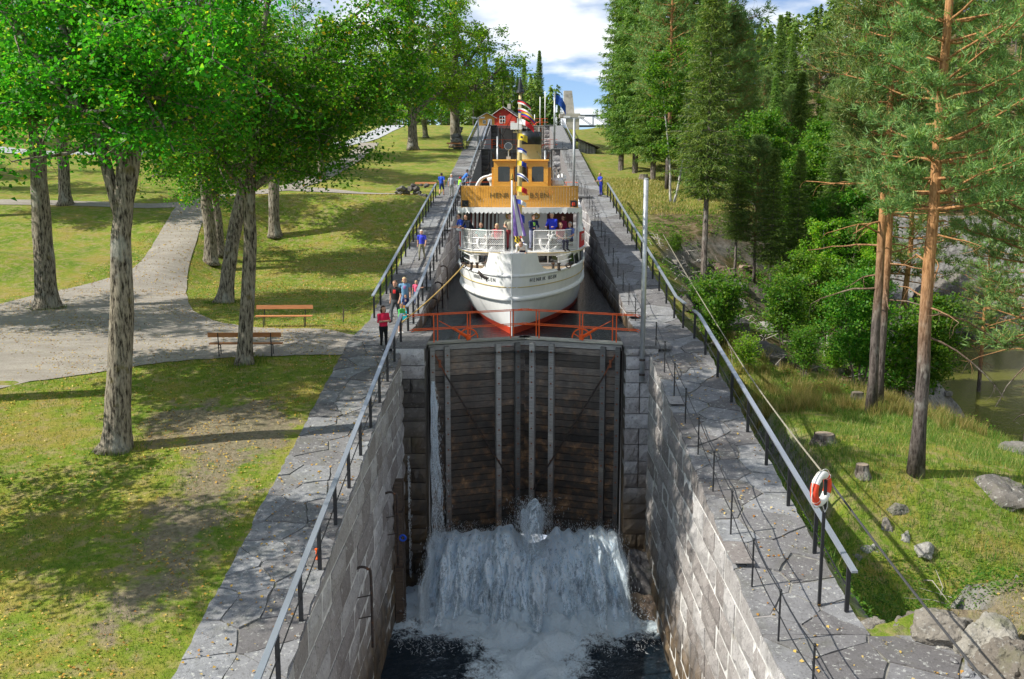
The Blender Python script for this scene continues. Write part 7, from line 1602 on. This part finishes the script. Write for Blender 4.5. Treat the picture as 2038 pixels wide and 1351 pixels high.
for bx, by, wh_ in ((B1.x, B1.y, 'large forked'), (B2.x, B2.y, 'slender'), (B3.x, B3.y, 'thick pale'), (B5.x, B5.y, 'leaning')):
    def ringm(x, y, bx=bx, by=by): d_ = np.hypot(x-bx, y-by); return (d_ > .25) & (d_ < .95) & (rng.uniform(0, 1, len(x)) < 1.1-d_)
    blades('foot_grass', 'longer grass growing around the foot of the %s linden' % wh_, (bx-1, bx+1, by-1, by+1), 1600, .16, .012, M['blade'], rng, ringm)
def scatter_leaves(name, label, n, gen, size, mt, cat='leaves'):
    P = gen(n); o = link(name, leaves_mesh(P, size, mt, name, rng, up=2.5, hang=0)); return tag(o, label, cat, kind='stuff')
M['fallen'] = leaf_mat('fallen_leaf', [(0, (.30, .14, .03)), (.4, (.52, .30, .05)), (.75, (.68, .50, .10)), (1, (.55, .46, .22))], .15)
def fl1(n):
    x = rng.uniform(-26, -6.9, n); y = 15+36*rng.uniform(0, 1, n)**1.1; ok = rng.uniform(0, 1, n) < .5+.4*pn(x, y, .4, 2); x, y = x[ok], y[ok]; return np.stack([x, y, hzn(x, y)+.035], 1)
def fl2(n):
    x = np.concatenate([rng.uniform(-6.75, -4.7, n//2), rng.uniform(4.7, 8.4, n//2)]); y = np.concatenate([rng.uniform(15, 40, n//2), rng.uniform(13, 36, n//2)]); ok = (x < 0) | (x < 6.7) | (y < 18.5); x, y = x[ok], y[ok]; return np.stack([x, y, np.array([rampz(b_, a) for a, b_ in zip(x, y)])+.012], 1)
def fl3(n): x = rng.uniform(9, 16, n); y = rng.uniform(11, 21, n); return np.stack([x, y, hzn(x, y)+.03], 1)
def fl4(n): x = rng.uniform(-24, -7, n); y = rng.uniform(50, 80, n); return np.stack([x, y, hzn(x, y)+.04], 1)
scatter_leaves('fallen_leaves', 'yellow fallen linden leaves strewn over lawn and gravel', 34000, fl1, .062, M['fallen']); scatter_leaves('fallen_leaves', 'scattered yellow leaves on the paving slabs', 1100, fl2, .07, M['fallen']); scatter_leaves('fallen_leaves', 'dry leaves on the lower right mound', 900, fl3, .06, M['fallen']); scatter_leaves('fallen_leaves', 'fallen leaves on the shaded bank and upper lawn', 6000, fl4, .09, M['fallen'])
def herbs(n): 
    x = np.concatenate([rng.normal(10.2, 2.0, n//2), rng.uniform(7.0, 16, n-n//2)]); y = np.concatenate([rng.normal(23.0, 1.8, n//2), rng.uniform(19.5, 28, n-n//2)]); ok = (x > 6.9) & (y > 19.4+.25*np.clip(x-8.5, 0, 9)); x, y = x[ok], y[ok]; k = .5+.5*pn(x, y, 1.2); return np.stack([x, y, hzn(x, y)+rng.uniform(.02, .32, len(x))*np.clip(k, .15, 1)], 1)
scatter_leaves('ground_herbs', 'low leafy herbs covering the gully bank', 16000, herbs, .075, M['leaf_shrub'], 'herbs')
def herbs2(n): x = rng.uniform(7.3, 24, n); y = rng.uniform(42, 76, n); k = pn(x, y, .5, 3); ok = k > -.1; x, y, k = x[ok], y[ok], k[ok]; return np.stack([x, y, hzn(x, y)+rng.uniform(0, .5, len(x))*np.clip(k, .1, 1)], 1)
scatter_leaves('ground_herbs', 'undergrowth on the rocky ravine slope', 26000, herbs2, .13, M['leaf_shrub'], 'undergrowth')
tw_ = MB(); rr = random.Random(44)
for i in range(260):
    x, y = (rr.uniform(8, 14), rr.uniform(46, 66)) if i < 170 else (rr.uniform(11, 19), rr.uniform(21, 27)); a = rr.uniform(0, 6.3); l = rr.uniform(.4, 1.8); z = hz(x, y); tw_.tube([(x, y, z+.05), (x+l*.5*math.cos(a), y+l*.5*math.sin(a), z+rr.uniform(.1, .4)), (x+l*math.cos(a+.3), y+l*math.sin(a+.3), hz(x+l*math.cos(a), y+l*math.sin(a))+rr.uniform(.0, .3))], [.025, .016, .006], 4, False)
M['twig'] = mat('dead_twigs', (.34, .31, .28), .9, vary=.2); tag(tw_.build('brushwood', M['twig']), 'pale dead branches lying on the right slopes', 'brushwood', kind='stuff')
